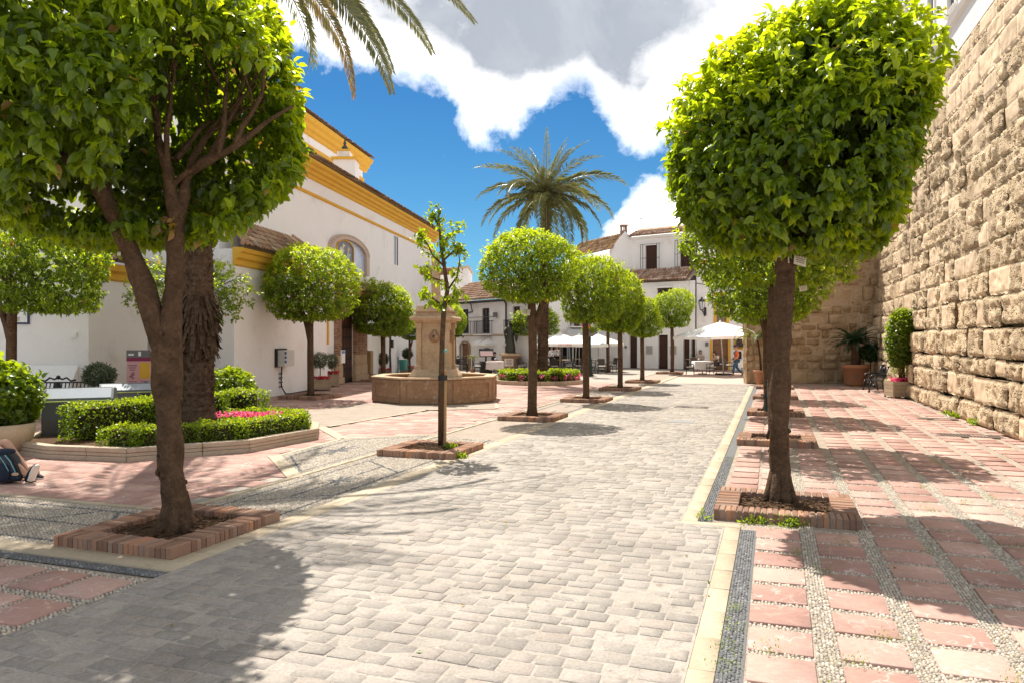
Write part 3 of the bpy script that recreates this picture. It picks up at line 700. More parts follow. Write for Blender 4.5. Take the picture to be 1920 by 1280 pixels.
# the wall that closes the pavement, of rubble
BW = Frame((at(1400, 33.3), 33.3), (1, 0), flip=False); assert BW.n.y < 0
bl = wallx(33.3)-BW.O.x+.9
back = empty('rubble_wall', (BW.O.x+3, 33.3, 0), 0, 'shaded wall of small rough stones closing the pavement behind the cycas pot', 'stone wall')
m = MB(); BW.box(m, 0, bl+1, 0, 7.2, -.45, -.03); wpart(m, 'wall_core', MORTAR, back)
def rh(z, r): return (.62, .34, .30, .42, .28, .36, .30, .46, .33, .3)[r % 10]
stone_wall(back, BW, 0, bl, 7.2, rh, lambda z, r: random.uniform(.3, .85), lambda z, s: (random.uniform(-.06, .05), 1, 1.1, 0), .06, .09, (RUBBLE, TRAVS), 300, .07, 'rubble_stone')
# side of that wall towards the square
BS = Frame((at(1400, 33.3), 33.3), (0, 1), flip=True)
stone_wall(back, BS, 0, .5, 7.2, lambda z, r: .55, lambda z, r: random.uniform(.5, .9), lambda z, s: (random.uniform(-.04, .03), 1, 1, 0), .06, .08, (RUBBLE, TRAVS), 0, .12, 'side_stone')
# niche pillar at the inner corner
m = MB(); q = at(1652, 32.6); m.box(q-.22, q+.25, 32.3, 33.2, 1.15, 2.05); wpart(m, 'niche_pillar', TRAVS, back, bevel=.02)
m = MB(); m.box(q-.35, q+.9, 32.2, 33.2, 2.05, 2.5); wpart(m, 'niche_lintel', TRAV, back, bevel=.03)
m = MB(); m.box(q-.45, q+.6, 32.2, 33.2, 0, 1.15); wpart(m, 'niche_base', TRAV, back, bevel=.03)

# ------------------------------------------------------------------ church and its lower volumes on the left
CW_ = Frame((-6.96, 37.9), (.1464, 1)); assert CW_.n.x > 0
church = empty('church', (-8.3, 36, 0), 0, 'long white church with ochre cornice, arched tile panel and brick doorway', 'church')
C0, C1 = (23.2-37.9)/CW_.d.y, CW_.su(812)
dr = (*sorted((CW_.su(638), CW_.su(661))), 0, 3.15)
wn = (*sorted((CW_.su(738), CW_.su(746.5))), CW_.px(742, 497)[1], CW_.px(742, 444)[1])
m = MB(); CW_.wall(m, C0, C1, 0, 8.95, 9, [dr, wn], .06); wpart(m, 'wall', STUCCO, church)
prof = [(0, 8.38), (.08, 8.40), (.11, 8.51), (.19, 8.54), (.22, 8.65), (.34, 8.69), (.37, 8.80), (.50, 8.85), (.53, 8.97), (0, 8.99)]
m = MB(); CW_.profile(m, C0, C1+.5, prof); CW_.profile(m, C0, C1, [(0, 7.72), (.07, 7.75), (.09, 7.83), (0, 7.86)]); wpart(m, 'cornice', OCHRE, church)
e3 = Vector((CW_.d.x, CW_.d.y, 0)); up = Vector((-CW_.n.x, -CW_.n.y, .42)).normalized()
m = MB(); m.add([CW_.P(C0, 9.0, .62), CW_.P(C1+.5, 9.0, .62), CW_.P(C1+.5, 10.5, -4), CW_.P(C0, 10.5, -4)], [(0, 1, 2, 3)]); rf = wpart(m, 'roof', TILEO, church)
tiled_roof(church, TILEO, CW_.P(C0, 9.03, .66), e3, C1+.5-C0, up, 1.2)
# doorway: dark wooden doors, brick jambs, stone bases
m = MB(); CW_.box(m, dr[0]+.002, dr[1]-.002, 0, 3.148, -.055, -.03); door = wpart(m, 'door', mat('black_brown_door', [(.012, .007, .005), (.02, .012, .008)], 6, .6, .2, 30, 0, .3), church)
m = MB()
for zq in np.arange(.2, 3.0, .47):
    for q in np.linspace(dr[0]+.08, dr[1]-.08, 5)[:-1]: CW_.box(m, q+.02, q+(dr[1]-dr[0]-.16)/4-.02, zq, zq+.36, -.03, -.012)
m.build('door_panel', DWOOD, door, origin=tuple(church.location)).location = (0, 0, 0)
j0 = sorted((CW_.su(626), CW_.su(637.5))); j1 = sorted((CW_.su(661.5), CW_.su(684)))
def brick_pier(s0, s1, z0, z1, o1, parent, frame=CW_, pitch=.075):
    m = MB(); r = 0; z = z0
    while z < z1:
        s = s0-(.12 if r % 2 else 0)
        while s < s1:
            a, b = max(s, s0), min(s+.25, s1); m.tone = random.random()
            if b-a > .03: frame.box(m, a+.005, b-.005, z+.005, z+pitch-.006, 0.005, o1+random.uniform(-.006, .006))
            s += .25
        z += pitch; r += 1
    tag(wpart(m, 'bricks', BRICK, parent), kind='stuff')
    m = MB(); frame.box(m, s0+.008, s1-.008, z0, z1, 0, o1-.012); wpart(m, 'brick_joints', MORTAR, parent)
brick_pier(j0[0], j0[1], 1.25, 3.75, .09, church); brick_pier(j1[0], j1[1], 1.25, 3.75, .14, church)
brick_pier(j0[1], j1[0], 3.15, 3.9, .10, church)
for (a, b) in (j0, j1):
    m = MB(); CW_.box(m, a-.12, b+.04, .0, .28, 0, .22); CW_.box(m, a-.05, b, .28, .8, 0, .16); CW_.box(m, a, b, .8, 1.25, 0, .13); wpart(m, 'jamb_stone', FSTT, church, bevel=.03)
m = MB(); CW_.box(m, j1[1], j1[1]+.5, 0, .25, 0, .42); CW_.box(m, j1[1]+.02, j1[1]+.42, .25, 1.4, 0, .3); wpart(m, 'corner_boulder', RUBBLE, church, bevel=.05)
# small tiled hood over the door
h0, h1 = CW_.su(629), CW_.su(690)
m = MB(); CW_.profile(m, h0, h1, [(0, 3.9), (.75, 3.98), (.75, 4.08), (0, 4.62)]); wpart(m, 'door_hood', BRICK, church)
tiled_roof(church, TILEO, CW_.P(h0, 4.1, .80), e3, h1-h0, Vector((-CW_.n.x, -CW_.n.y, .68)).normalized(), .95, .2, .3)
# arched panel of painted tiles
p0, p1 = sorted((CW_.su(614.5), CW_.su(687))); pz0 = CW_.px(680, 517)[1]; pm = (p0+p1)/2; pr = (p1-p0)/2
zt = CW_.px(648, 441)[1]
def arch(s0, s1, z0, zs, zt_, n=18):
    c, r = (s0+s1)/2, (s1-s0)/2
    return [(s0, z0), (s1, z0)]+[(c+r*math.cos(PI*k/n), zs+(zt_-zs)*math.sin(PI*k/n)) for k in range(n+1)]
def arch_part(s0, s1, z0, zs, zt_, o0, o1, name, m_, inner=None, parent=church):
    A = arch(s0, s1, z0, zs, zt_); n = len(A); mb = MB()
    if inner:
        B = arch(*inner)
        vs = [CW_.P(s, z, o1) for s, z in A]+[CW_.P(s, z, o1) for s, z in B]+[CW_.P(s, z, o0) for s, z in A]+[CW_.P(s, z, o0) for s, z in B]
        fs = []
        for i in range(n):
            j = (i+1) % n; fs += [(i, j, n+j, n+i), (i, j, 2*n+j, 2*n+i), (n+i, n+j, 3*n+j, 3*n+i)]
        mb.add(vs, fs)
    else:
        vs = [CW_.P(s, z, o1) for s, z in A]+[CW_.P(s, z, o0) for s, z in A]
        mb.add(vs, [tuple(range(n))]+[(i, (i+1) % n, n+(i+1) % n, n+i) for i in range(n)])
    return wpart(mb, name, m_, parent)
zs = pz0+(zt-pz0)*.56
fw = (p1-p0)
arch_part(p0, p1, pz0, zs, zt, .0, .17, 'arch_frame', mat('arch_brick', [(.44, .34, .28), (.54, .43, .36)], 12, .9, .5, 40, .1, .1), inner=(p0+.11*fw*.8, p1-.11*fw*.8, pz0+.02, zs-.02, zt-.22))
nb_ = 34
for i in range(nb_):
    th = PI*(i+.5)/nb_; mb = MB(); mb.tone = random.random()
    c_, r0, r1 = pm, pr-.02, pr+.03
    def Q(t, rr, o): return CW_.P(c_+rr*math.cos(t), zs+(zt-zs)/pr*rr*math.sin(t), o)
    t0, t1 = th-.036, th+.036
    mb.hexa([Q(t0, pr-.24, .16), Q(t1, pr-.24, .16), Q(t1, pr-.24, .185), Q(t0, pr-.24, .185), Q(t0, pr+.02, .16), Q(t1, pr+.02, .16), Q(t1, pr+.02, .185), Q(t0, pr+.02, .185)])
    wpart(mb, 'arch_brick', MATS['arch_brick'], church)
# glazed tiles: plain blue and white ornament at the sides, a plain abstract figure panel in the middle
mm = mat('blue_white_tiles', [(.62, .66, .74), (.30, .38, .58)], 9, .35, .05, 20, 0, .5, detail=3)
arch_part(p0+.3, p1-.3, pz0+.02, zs-.02, zt-.22, 0, .03, 'glazed_tile_panel', mm)
mi = mat('painted_tile_picture', [(.035, .035, .04), (.13, .10, .07)], 3.5, .4, .05, 20, .0, .5, detail=3)
i0, i1 = sorted((CW_.su(630), CW_.su(660)))
arch_part(i0, i1, pz0+.04, zs+.1, zt-.3, .03, .06, 'painted_panel', mi)
for (a_, b_, c_, d_, m_) in ((.12, .45, .35, .8, (.5, .52, .45)), (.3, .62, .1, .55, (.32, .28, .18)), (.55, .85, .3, .7, (.30, .42, .36)), (.62, .8, .62, .86, (.5, .34, .24)), (.1, .8, .03, .14, (.22, .12, .07)), (.3, .5, .75, .92, (.55, .5, .38))):
    mb = MB(); W_ = i1-i0; Z_ = zt-.35-pz0; q = [(i0+W_*(a_+(b_-a_)*(.5+.5*math.cos(t))*(.7+.3*math.sin(t*3))), pz0+Z_*(c_+(d_-c_)*(.5+.5*math.sin(t)))) for t in np.linspace(0, 2*PI, 12)[:-1]]
    n_ = len(q); mb.add([CW_.P(s_, z_, .068) for s_, z_ in q]+[CW_.P(s_, z_, .06) for s_, z_ in q], [tuple(range(n_))]+[(i, (i+1) % n_, n_+(i+1) % n_, n_+i) for i in range(n_)]); wpart(mb, 'painted_shape', flat('paint_%d' % int(a_*100+c_*1000), m_, .5), church)
arch_part(i0-.06, i1+.06, pz0+.02, zs+.1, zt-.25, .03, .09, 'panel_border', OCHRE, inner=(i0, i1, pz0+.06, zs+.1, zt-.31))
m = MB(); CW_.box(m, wn[0]+.002, wn[1]-.002, wn[2]+.002, wn[3]-.002, -.055, -.04); wpart(m, 'window', GLASS, church)
m = MB(); q = (wn[0]+wn[1])/2
for q in np.linspace(wn[0], wn[1]-.05, 3): CW_.box(m, q, q+.05, wn[2]+.004, wn[3]-.004, -.04, -.02)
wpart(m, 'window_frame', GREY, church)
m = MB(); CW_.box(m, CW_.su(733)-.1, CW_.su(733)+.12, 1.5, 1.9, 0, .12); wpart(m, 'wall_lamp', IRON, church)
# gable of the church over the nave and the belfry turret
TW = Frame((-6.96-6.0-.0, 37.9), (.1464, 1)); t1 = TW.su(680); t0 = TW.su(300)
m = MB(); TW.wall(m, t0, t1, 8, 15.0, 9, [], .2); wpart(m, 'upper_wall', STUCCO, church)
m = MB(); TW.profile(m, t0, t1+.6, [(0, 13.95), (.12, 14.0), (.16, 14.2), (.30, 14.28), (.36, 14.5), (.52, 14.6), (.6, 14.85), (0, 14.9)]); TW.profile(m, t0, t1+.1, [(0, 13.2), (.09, 13.24), (.1, 13.42), (0, 13.46)]); wpart(m, 'upper_cornice', OCHRE, church)
tiled_roof(church, TILEO, TW.P(t0, 14.92, .68), Vector((TW.d.x, TW.d.y, 0)), t1+.6-t0, Vector((-TW.n.x, -TW.n.y, .42)).normalized(), 1.3, .22, .36)
m = MB(); m.add([TW.P(t0, 14.9, .6), TW.P(t1+.6, 14.9, .6), TW.P(t1+.6, 17, -4.5), TW.P(t0, 17, -4.5)], [(0, 1, 2, 3)]); wpart(m, 'upper_roof', TILEO, church)
tx, ty = at(641, 41), 41
m = MB(); m.box(tx-.45, tx+.75, ty-.1, ty+1.0, 8.5, zz(300, ty)); m.box(tx-.28, tx+.42, ty+.05, ty+.8, zz(300, ty)+.14, zz(283, ty)); wpart(m, 'turret', STUCCO, church)
m = MB(); m.box(tx-.55, tx+.85, ty-.2, ty+1.1, zz(300, ty), zz(300, ty)+.14); m.box(tx-.34, tx+.48, ty, ty+.86, zz(283, ty), zz(283, ty)+.1); wpart(m, 'turret_cornice', OCHRE, church)
m = MB(); m.box(tx+.28, tx+.58, ty-.13, ty-.08, zz(345, ty), zz(315, ty)); wpart(m, 'turret_opening', STUCCO, church)
m = MB(); zf = zz(283, ty)+.1; m.lathe([(.05, 0), (.15, .05), (.19, .16), (.1, .26), (.06, .34), (.1, .42), (.05, .5), (.02, .72), (0.005, .8)], 10, (tx+.07, ty+.43, zf)); wpart(m, 'finial', BRONZE, church, smooth=True)
# small tiled roof beside the turret
m = MB(); rx0 = at(600, 42); m.box(rx0-1.5, tx-.4, 42.0, 42.8, 8.5, zz(318, 42)); wpart(m, 'low_wall', STUCCO, church)
tiled_roof(church, TILEO, Vector((rx0-1.5, 41.9, zz(318, 42))), (1, 0, 0), tx-.4-rx0+1.5, Vector((0, 1, .5)).normalized(), .8)

# chapel: lower volume in front, with its own tiled roof
CH = Frame((-7.49, 30.3), (.1464, 1)); assert CH.n.x > 0
k0, k1 = CH.su(439), CH.su(614)
chap = empty('chapel', tuple(CH.P((k0+k1)/2, 0, -1)), 0, 'low white chapel with ochre cornice and weathered tiled lean-to roof', 'chapel')
m = MB(); CH.wall(m, k0, k1, 0, 4.74, .55, [], .2); wpart(m, 'wall', STUCCO, chap)
m = MB(); CH.profile(m, k0-.1, k1+.02, [(0, 4.22), (.08, 4.25), (.10, 4.40), (.2, 4.46), (.24, 4.60), (.32, 4.64), (.34, 4.76), (0, 4.78)]); wpart(m, 'cornice', OCHRE, chap)
cu = Vector((-CH.n.x, -CH.n.y, .95)).normalized(); ce = Vector((CH.d.x, CH.d.y, 0))
L_ = k1-k0+.2
clipf = lambda x, y: y < .12+x*3.6 and y < 1.0-(x-.7)*2.4
m = MB(); m.add([CH.P(k0-.1, 4.78, .36), CH.P(k1+.1, 4.78, .36), CH.P(k0+L_*.7, 5.72, -.575), CH.P(k0+L_*.25, 5.72, -.575)], [(0, 1, 2, 3)]); wpart(m, 'roof', TILEO, chap)
tiled_roof(chap, TILEO, CH.P(k0-.1, 4.82, .42), ce, L_, cu, 1.42, .19, .27, single=True, clip=clipf)
m = MB(); m.tube([CH.P(k0+L_*.25, 5.85, -.55), CH.P(k0-.1, 4.9, .34)], .08, 6); m.tube([CH.P(k0+L_*.7, 5.85, -.55), CH.P(k1+.1, 4.9, .34)], .08, 6); wpart(m, 'ridge_tiles', TILE, chap)
# electric box on the chapel wall with its cable
eb0, eb1 = sorted((CH.su(516), CH.su(537))); ebz0, ebz1 = CH.px(526, 686)[1], CH.px(526, 656)[1]
EB = empty('electric_box', tuple(CH.P((eb0+eb1)/2, ebz0, .1)), 0, 'grey electric box with blue sockets mounted on the white chapel wall', 'electric box')
m = MB(); CH.box(m, eb0-.05, eb1-.08, ebz0-.02, ebz1+.06, .003, .06); wpart(m, 'back_board', IRON, EB)
m = MB(); CH.box(m, eb0+.06, eb1, ebz0, ebz1, .06, .3); wpart(m, 'cabinet', flat('cabinet_grey', (.55, .54, .5), .5), EB, bevel=.01)
for q in range(3):
    m = MB(); CH.box(m, eb0+.09, eb0+.17, ebz0+.12+q*.15, ebz0+.21+q*.15, .3, .34); wpart(m, 'socket', flat('blue_socket', (.04, .10, .35), .5), EB)
m = MB(); m.tube([CH.P(eb0+.3, ebz0, .1), CH.P(eb0+.35, .6, .05), CH.P(eb0+.36, .3, .06), CH.P(eb0+.55, .05, .12), CH.P(eb0+.9, .03, .15), CH.P(eb0+2.6, .03, .1)], .025, 6)
wpart(m, 'cable', IRON, EB)
m = MB()
for q in (.75, .6, .45, .3): CH.box(m, eb0+.27, eb0+.42, q, q+.03, .0, .08)
wpart(m, 'cable_clip', IRON, EB)
# notice boards on the church wall
m = MB(); q, zq = CW_.px(619, 668); CW_.box(m, q-.2, q+.22, zz(680, CW_.P(q, 0).y), zz(656, CW_.P(q, 0).y), .55, .59)
nb = m.build('notice_board', WHT, None, origin=tuple(CW_.P(q, 1, .55)), label='small white notice with blue heading left of the church door', cat='notice')
m = MB(); yq = CW_.P(q, 0).y; CW_.box(m, q-.16, q+.18, zz(662, yq), zz(657, yq), .59, .596); m.build('blue_heading', flat('blue_print', (.1, .25, .5), .5), nb, origin=tuple(CW_.P(q, 1, .55))).location = (0, 0, 0)
m = MB(); q, zq = CH.px(614.5, 620, .02); m.add([], []); CH.box(m, k1-.07, k1+.0, zz(646, 30), zz(600, 30), .003, .07)
m.build('drain_pipe', OCHRE, None, origin=tuple(CH.P(k1, 1, 0)), label='ochre pipe running down the chapel corner', cat='pipe')
m = MB(); CW_.box(m, CW_.su(622.5)-.14, CW_.su(622.5)+.14, 3.05, 3.35, .003, .1); m.build('yellow_box', OCHRE, None, origin=tuple(CW_.P(CW_.su(622.5), 3, 0)), label='small yellow box on the wall above the notice', cat='box')

# white annexe nearer on the left, with hipped tiles
AX = Frame((-11.3, 23.3), (.1464, 1)); x0, x1 = AX.su(166), -.12
ax = empty('white_annexe', tuple(AX.P((x0+x1)/2, 0, -1)), 0, 'plain white annexe with short ochre cornice behind the near orange trees', 'building')
xt = AX.px(215, 528)[1]
m = MB(); AX.wall(m, x0, x1, 0, xt+.5, 3, [], .2); wpart(m, 'wall', STUCCO, ax)
m = MB(); AX.profile(m, x0, AX.su(248), [(0, xt), (.1, xt+.04), (.14, xt+.2), (.28, xt+.28), (.32, xt+.45), (0, xt+.5)]); wpart(m, 'cornice', OCHRE, ax)
ex = Vector((AX.d.x, AX.d.y, 0)); axL = -.15-x0
m = MB(); m.add([AX.P(x0, xt+.51, .36), AX.P(x0+axL, xt+.51, .36), AX.P(x0+axL*.5, xt+1.4, -1.5), AX.P(x0, xt+1.5, -1.9)], [(0, 1, 2, 3)]); wpart(m, 'roof', TILEO, ax)
tiled_roof(ax, TILEO, AX.P(x0, xt+.54, .42), ex, axL, Vector((-AX.n.x, -AX.n.y, .5)).normalized(), 2.2, .2, .34, clip=lambda x, y: y < 1.15-x)
# left wall, nearly frontal, with a sloped white plinth
LW = Frame(tuple(AX.P(x0, 0).xy), (-1, -.22), flip=True)
if LW.n.y > 0: LW = Frame(tuple(AX.P(x0, 0).xy), (-1, -.22))
lw = empty('white_side_wall', tuple(LW.P(3, 0, -1)), 0, 'plain white wall with a sloping plinth behind the iron bench', 'wall')
m = MB(); LW.wall(m, 0, 11, 0, 6.0, 2, [], .2); wpart(m, 'wall', STUCCO, lw)
m = MB(); LW.profile(m, .25, 11, [(0, 0), (.95, 0), (.9, .45), (0.02, 1.25)]); wpart(m, 'plinth', STUCCO, lw)
q0, q1 = sorted((LW.su(17), LW.su(56))); 
m = MB(); zq0, zq1 = LW.px(36, 608)[1], LW.px(36, 576)[1]; LW.box(m, q0, q1, zq0, zq1, .003, .04); tb = m.build('tile_plaque', flat('navy_frame', (.03, .04, .12), .5), None, origin=tuple(LW.P(q0, zq0)), label='white tile plaque with dark blue border on the left wall', cat='plaque')
m = MB(); LW.box(m, q0+.05, q1-.05, zq0+.05, zq1-.05, .04, .05); m.build('tile_face', WHT, tb, origin=tuple(LW.P(q0, zq0))).location = (0, 0, 0)
m = MB(); q, zq = LW.px(138, 628); LW.box(m, q-.09, q+.09, zq-.07, zq+.07, .003, .07); m.build('junction_box', STUCCO, None, origin=tuple(LW.P(q, zq)), label='small white junction box on the left white wall', cat='junction box')
# ------------------------------------------------------------------ houses at the end of the square
def frame2(u0, y0, u1, y1):
    a, b = Vector((at(u0, y0), y0)), Vector((at(u1, y1), y1)); f = Frame(a, b-a)
    if f.n.y > 0: f = Frame(a, b-a, flip=True)
    return f
def window_set(fr, root, a0, a1, z0, z1, off=-.16, m_=MWOOD, bars=0, name='window', glass=GLASS, panels=2):
    m = MB(); fr.box(m, a0, a1, z0, z1, off, off+.02); wnd = wpart(m, name, glass, root)
    m = MB()
    for q in (a0, a1-.06): fr.box(m, q, q+.06, z0, z1, off+.02, off+.06)
    for q in np.linspace(a0, a1, panels+1)[1:-1]: fr.box(m, q-.04, q+.04, z0+.06, z1-.06, off+.02, off+.055)
    for q in (z0, z0+(z1-z0)*.33, z0+(z1-z0)*.66, z1-.06): fr.box(m, a0+.06, a1-.06, q, q+.05, off+.02, off+.05)
    o = m.build('window_frame', m_, wnd, origin=tuple(root.location)); o.location = (0, 0, 0)
    if bars:
        m = MB()
        for q in np.arange(a0-.12, a1+.13, (a1-a0+.24)/bars): fr.box(m, q-.012, q+.012, z0-.08, z1+.08, .12, .145)
        for q in (z0, (z0+z1)/2, z1): fr.box(m, a0-.14, a1+.14, q-.012, q+.012, .10, .12)
        for q in (a0-.14, a1+.12):
            fr.box(m, q, q+.02, z1+.0, z1+.02, 0, .10); fr.box(m, q, q+.02, z0, z0+.02, 0, .10)
        wpart(m, 'window_bars', IRON, root)
    return wnd
def panel_door(fr, root, a0, a1, z1, m_, off=-.16, cols=2, rows=4, name='door'):
    m = MB(); fr.box(m, a0, a1, 0, z1, off, off+.03); d = wpart(m, name, m_, root)
    m = MB(); W = (a1-a0)/cols; hh = z1/rows
    for i in range(cols):
        for j in range(rows): fr.box(m, a0+i*W+.07, a0+(i+1)*W-.05, j*hh+.07, (j+1)*hh-.05, off+.03, off+.05)
    m.build('door_panels', m_, d, origin=tuple(root.location)).location = (0, 0, 0)
    return d
def balcony(fr, root, a0, a1, z, hgt=.8):
    m = MB(); fr.box(m, a0, a1, z-.07, z, .003, .42); b = wpart(m, 'balcony', STUCCO, root)
    m = MB()
    for q in np.linspace(a0+.02, a1-.02, 15): fr.box(m, q-.009, q+.009, z, z+hgt, .39, .41)
    for o in (.1, .25):
        for q in (a0+.02, a1-.02): fr.box(m, q-.009, q+.009, z, z+hgt, o, o+.02)
    fr.box(m, a0, a1, z+hgt, z+hgt+.035, .38, .42); fr.box(m, a0, a0+.03, z+hgt, z+hgt+.035, 0, .38); fr.box(m, a1-.03, a1, z+hgt, z+hgt+.035, 0, .38)
    m.build('balcony_railing', IRON, b, origin=tuple(root.location)).location = (0, 0, 0)
# --- small house on the left
HL = Frame((at(935, 46), 46), (.779, -1)); HL = HL if HL.n.y < 0 else Frame((at(935, 46), 46), (.779, -1), flip=True)
hl = empty('white_house', tuple(HL.P(-2, 0, -2)), 0, 'low white house with an arched brown door, two balconies and a pale tiled roof', 'house')
A0, A1 = HL.su(826), HL.su(1003)
d0, d1 = HL.su(864.5), HL.su(880.5); zdo = HL.px(872, 643)[1]
w1 = (HL.su(903.5), HL.su(917.5), HL.px(910, 625)[1], HL.px(910, 578)[1]); w2 = (HL.su(866.5), HL.su(878), HL.px(872, 625)[1], HL.px(872, 580)[1])
w3 = (HL.su(907), HL.su(918), HL.px(912, 664)[1], HL.px(912, 652)[1])
w4 = (HL.su(962), HL.su(975), w1[2], w1[3])
m = MB(); HL.wall(m, A0, A1, 0, 4.40, .4, [(d0, d1, 0, zdo), w1, w2, w3, w4], .2); wpart(m, 'wall', STUCCO, hl)
for q in (w1, w2, w4): window_set(HL, hl, *q, m_=DWOOD); balcony(HL, hl, q[0]-.42, q[1]+.42, q[2]-.05)
window_set(HL, hl, *w3, m_=DGREEN, panels=1)
panel_door(HL, hl, d0, d1, zdo, MWOOD, cols=2, rows=5)
m = MB(); c_ = (d0+d1)/2; r_ = (d1-d0)/2
n_ = 10
for i in range(n_):
    t0_, t1_ = PI*i/n_, PI*(i+1)/n_
    def Q(t, rr, o): return HL.P(c_+rr*math.cos(t), zdo-.22+rr*.55*math.sin(t), o)
    m.hexa([Q(t0_, r_, .005), Q(t1_, r_, .005), Q(t1_, r_, .06), Q(t0_, r_, .06), Q(t0_, r_+.14, .005), Q(t1_, r_+.14, .005), Q(t1_, r_+.14, .06), Q(t0_, r_+.14, .06)])
HL.box(m, d0-.14, d0, 0, zdo-.22, .005, .06); HL.box(m, d1, d1+.14, 0, zdo-.22, .005, .06)
wpart(m, 'door_surround', RUBBLE, hl)
m = MB(); HL.profile(m, A0, A1, [(0, 2.13), (.05, 2.16), (.05, 2.24), (0, 2.27)]); wpart(m, 'string_course', KERB, hl)
m = MB(); HL.profile(m, A0, A1, [(0, 4.25), (.1, 4.3), (.16, 4.4), (0, 4.42)]); wpart(m, 'eave', TILE, hl)
ue3 = Vector((HL.d.x, HL.d.y, 0)); uu = Vector((-HL.n.x, -HL.n.y, .5)).normalized()
m = MB(); m.add([HL.P(A0, 4.43, .2), HL.P(A1, 4.43, .2), HL.P(A1, 6.0, -3), HL.P(A0, 6.0, -3)], [(0, 1, 2, 3)]); wpart(m, 'roof', TILE, hl)
tiled_roof(hl, TILE, HL.P(A0, 4.47, .25), ue3, A1-A0, uu, 3.45, .2, .36)
m = MB(); m.tube([HL.P(A0, 4.28, .24), HL.P(A1, 4.28, .24)], .05, 6); q = HL.su(950); m.tube([HL.P(q, 4.28, .2), HL.P(q, 4.1, .06), HL.P(q, 1.2, .06)], .045, 6)
q = HL.su(887); m.tube([HL.P(q, 4.28, .2), HL.P(q, 3.7, .06), HL.P(q-.8, 3.65, .06)], .04, 6); wpart(m, 'gutter', DGREEN, hl)
m = MB(); q = HL.su(929); HL.box(m, q, q+.35, 3.3, 3.6, .12, .2); m.tube([HL.P(q+.17, 3.4, 0), HL.P(q+.17, 3.4, .14)], .02, 5); m.tube([HL.P(A0, 3.33, .03), HL.P(q, 3.36, .03)], .015, 4); wpart(m, 'cable_and_bracket', GREY, hl)
m = MB(); q = HL.su(929); HL.box(m, q, q+.55, 2.5, 2.85, .003, .03); wpart(m, 'wall_plaque', STUCCO, hl)
# --- taller white block behind it
bb = MB(); bx0, bx1 = at(800, 54), at(877, 54); bb.box(bx0, bx1, 54, 60, 0, zz(502, 54))
b2 = bb.build('rear_house', STUCCO, None, origin=(bx0, 54, 0), label='plain white gable end rising above the roof left of the little house', cat='house')
m = MB(); m.hexa([(bx0, 53.9, zz(516, 54)), (bx1+.1, 53.9, zz(502, 54)+.02), (bx1+.1, 60, zz(502, 54)+.02), (bx0, 60, zz(516, 54)), (bx0, 53.9, zz(513, 54)+.1), (bx1+.1, 53.9, zz(498, 54)), (bx1+.1, 60, zz(498, 54)), (bx0, 60, zz(513, 54)+.1)]); m.build('roof', TILEO, b2, origin=(bx0, 54, 0)).location = (0, 0, 0)
# --- middle house with the restaurant
HM = frame2(985, 51.5, 1186, 52.5)
hm = empty('restaurant_house', tuple(HM.P(3, 0, -2)), 0, 'white restaurant house behind the cream parasols with dark open front', 'house')
M0, M1 = 0, HM.su(1186)
rs = (HM.su(1004), HM.su(1108), 0, 1.75); bw = (HM.su(1076), HM.su(1088), HM.px(1080, 612)[1], HM.px(1080, 580)[1])
dd = (HM.su(1180), HM.su(1194.5), 0, 2.15)
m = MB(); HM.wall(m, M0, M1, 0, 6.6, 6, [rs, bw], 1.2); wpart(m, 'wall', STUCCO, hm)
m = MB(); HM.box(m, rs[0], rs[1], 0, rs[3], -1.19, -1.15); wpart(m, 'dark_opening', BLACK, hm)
m = MB()
for q in np.linspace(rs[0], rs[1], 9): HM.box(m, q-.05, q+.05, 0, rs[3], -.5, -.42)
wpart(m, 'glazing_post', GREY, hm)
window_set(HM, hm, *bw, off=-.3); balcony(HM, hm, bw[0]-.3, bw[1]+.3, bw[2])
m = MB(); q0_, q1_ = HM.su(1052), HM.su(1136); m.add([HM.P(q0_+.5, 2.75, .0), HM.P(q1_-.3, 2.75, 0), HM.P(q1_, 2.2, 1.8), HM.P(q0_, 2.2, 1.8), HM.P(q0_, 2.0, 1.8), HM.P(q1_, 2.0, 1.8)], [(0, 1, 2, 3), (3, 2, 5, 4)]); wpart(m, 'awning', mat('grey_awning', [(.5, .48, .45), (.56, .54, .51)], 3, .9, .1, 30, 0, .1), hm)
# gable with tiled roof and chimney
gy = 53.0
gh = empty('gabled_house', (at(1150, gy), gy, 0), 0, 'narrow white gabled house with ochre-stained tiles and a brick chimney', 'house')
gpx = lambda u, v, y: Vector((at(u, y), y, zz(v, y)))
m = MB(); A, B, C_ = gpx(1146, 466, gy), gpx(1172, 434, gy), gpx(1186, 446, gy)
a_, c_ = Vector((A.x, gy, 0)), Vector((C_.x, gy, 0))
m.add([a_, c_, C_, B, A]+[Vector((p.x, gy+5, p.z)) for p in (a_, c_, C_, B, A)], [(0, 1, 2, 3, 4), (0, 4, 9, 5), (4, 3, 8, 9), (3, 2, 7, 8), (2, 1, 6, 7)]); wpart(m, 'wall', STUCCO, gh)
P0 = gpx(1147, 467, gy-.2); e_ = (gpx(1062, 486, gy+2)-P0).normalized(); s_ = (gpx(1172, 436, gy+.6)-P0).normalized()
L2 = (gpx(1062, 486, gy+2)-P0).length; S2 = (gpx(1172, 436, gy+.6)-P0).length
m = MB(); m.add([P0, P0+e_*L2, P0+e_*L2+s_*S2, P0+s_*S2], [(0, 1, 2, 3)]); wpart(m, 'roof', TILEO, gh)
n_ = s_.cross(e_); 
tiled_roof(gh, mat('stained_tile', [(.42, .27, .17), (.5, .34, .2), (.25, .14, .09), (.55, .4, .26), (.38, .22, .13)], 5, .9, .2, 40, .2, .1, stain=(.55, .33, .05), stscale=3, stth=.5), P0, e_, L2, s_, S2, .22, .36)
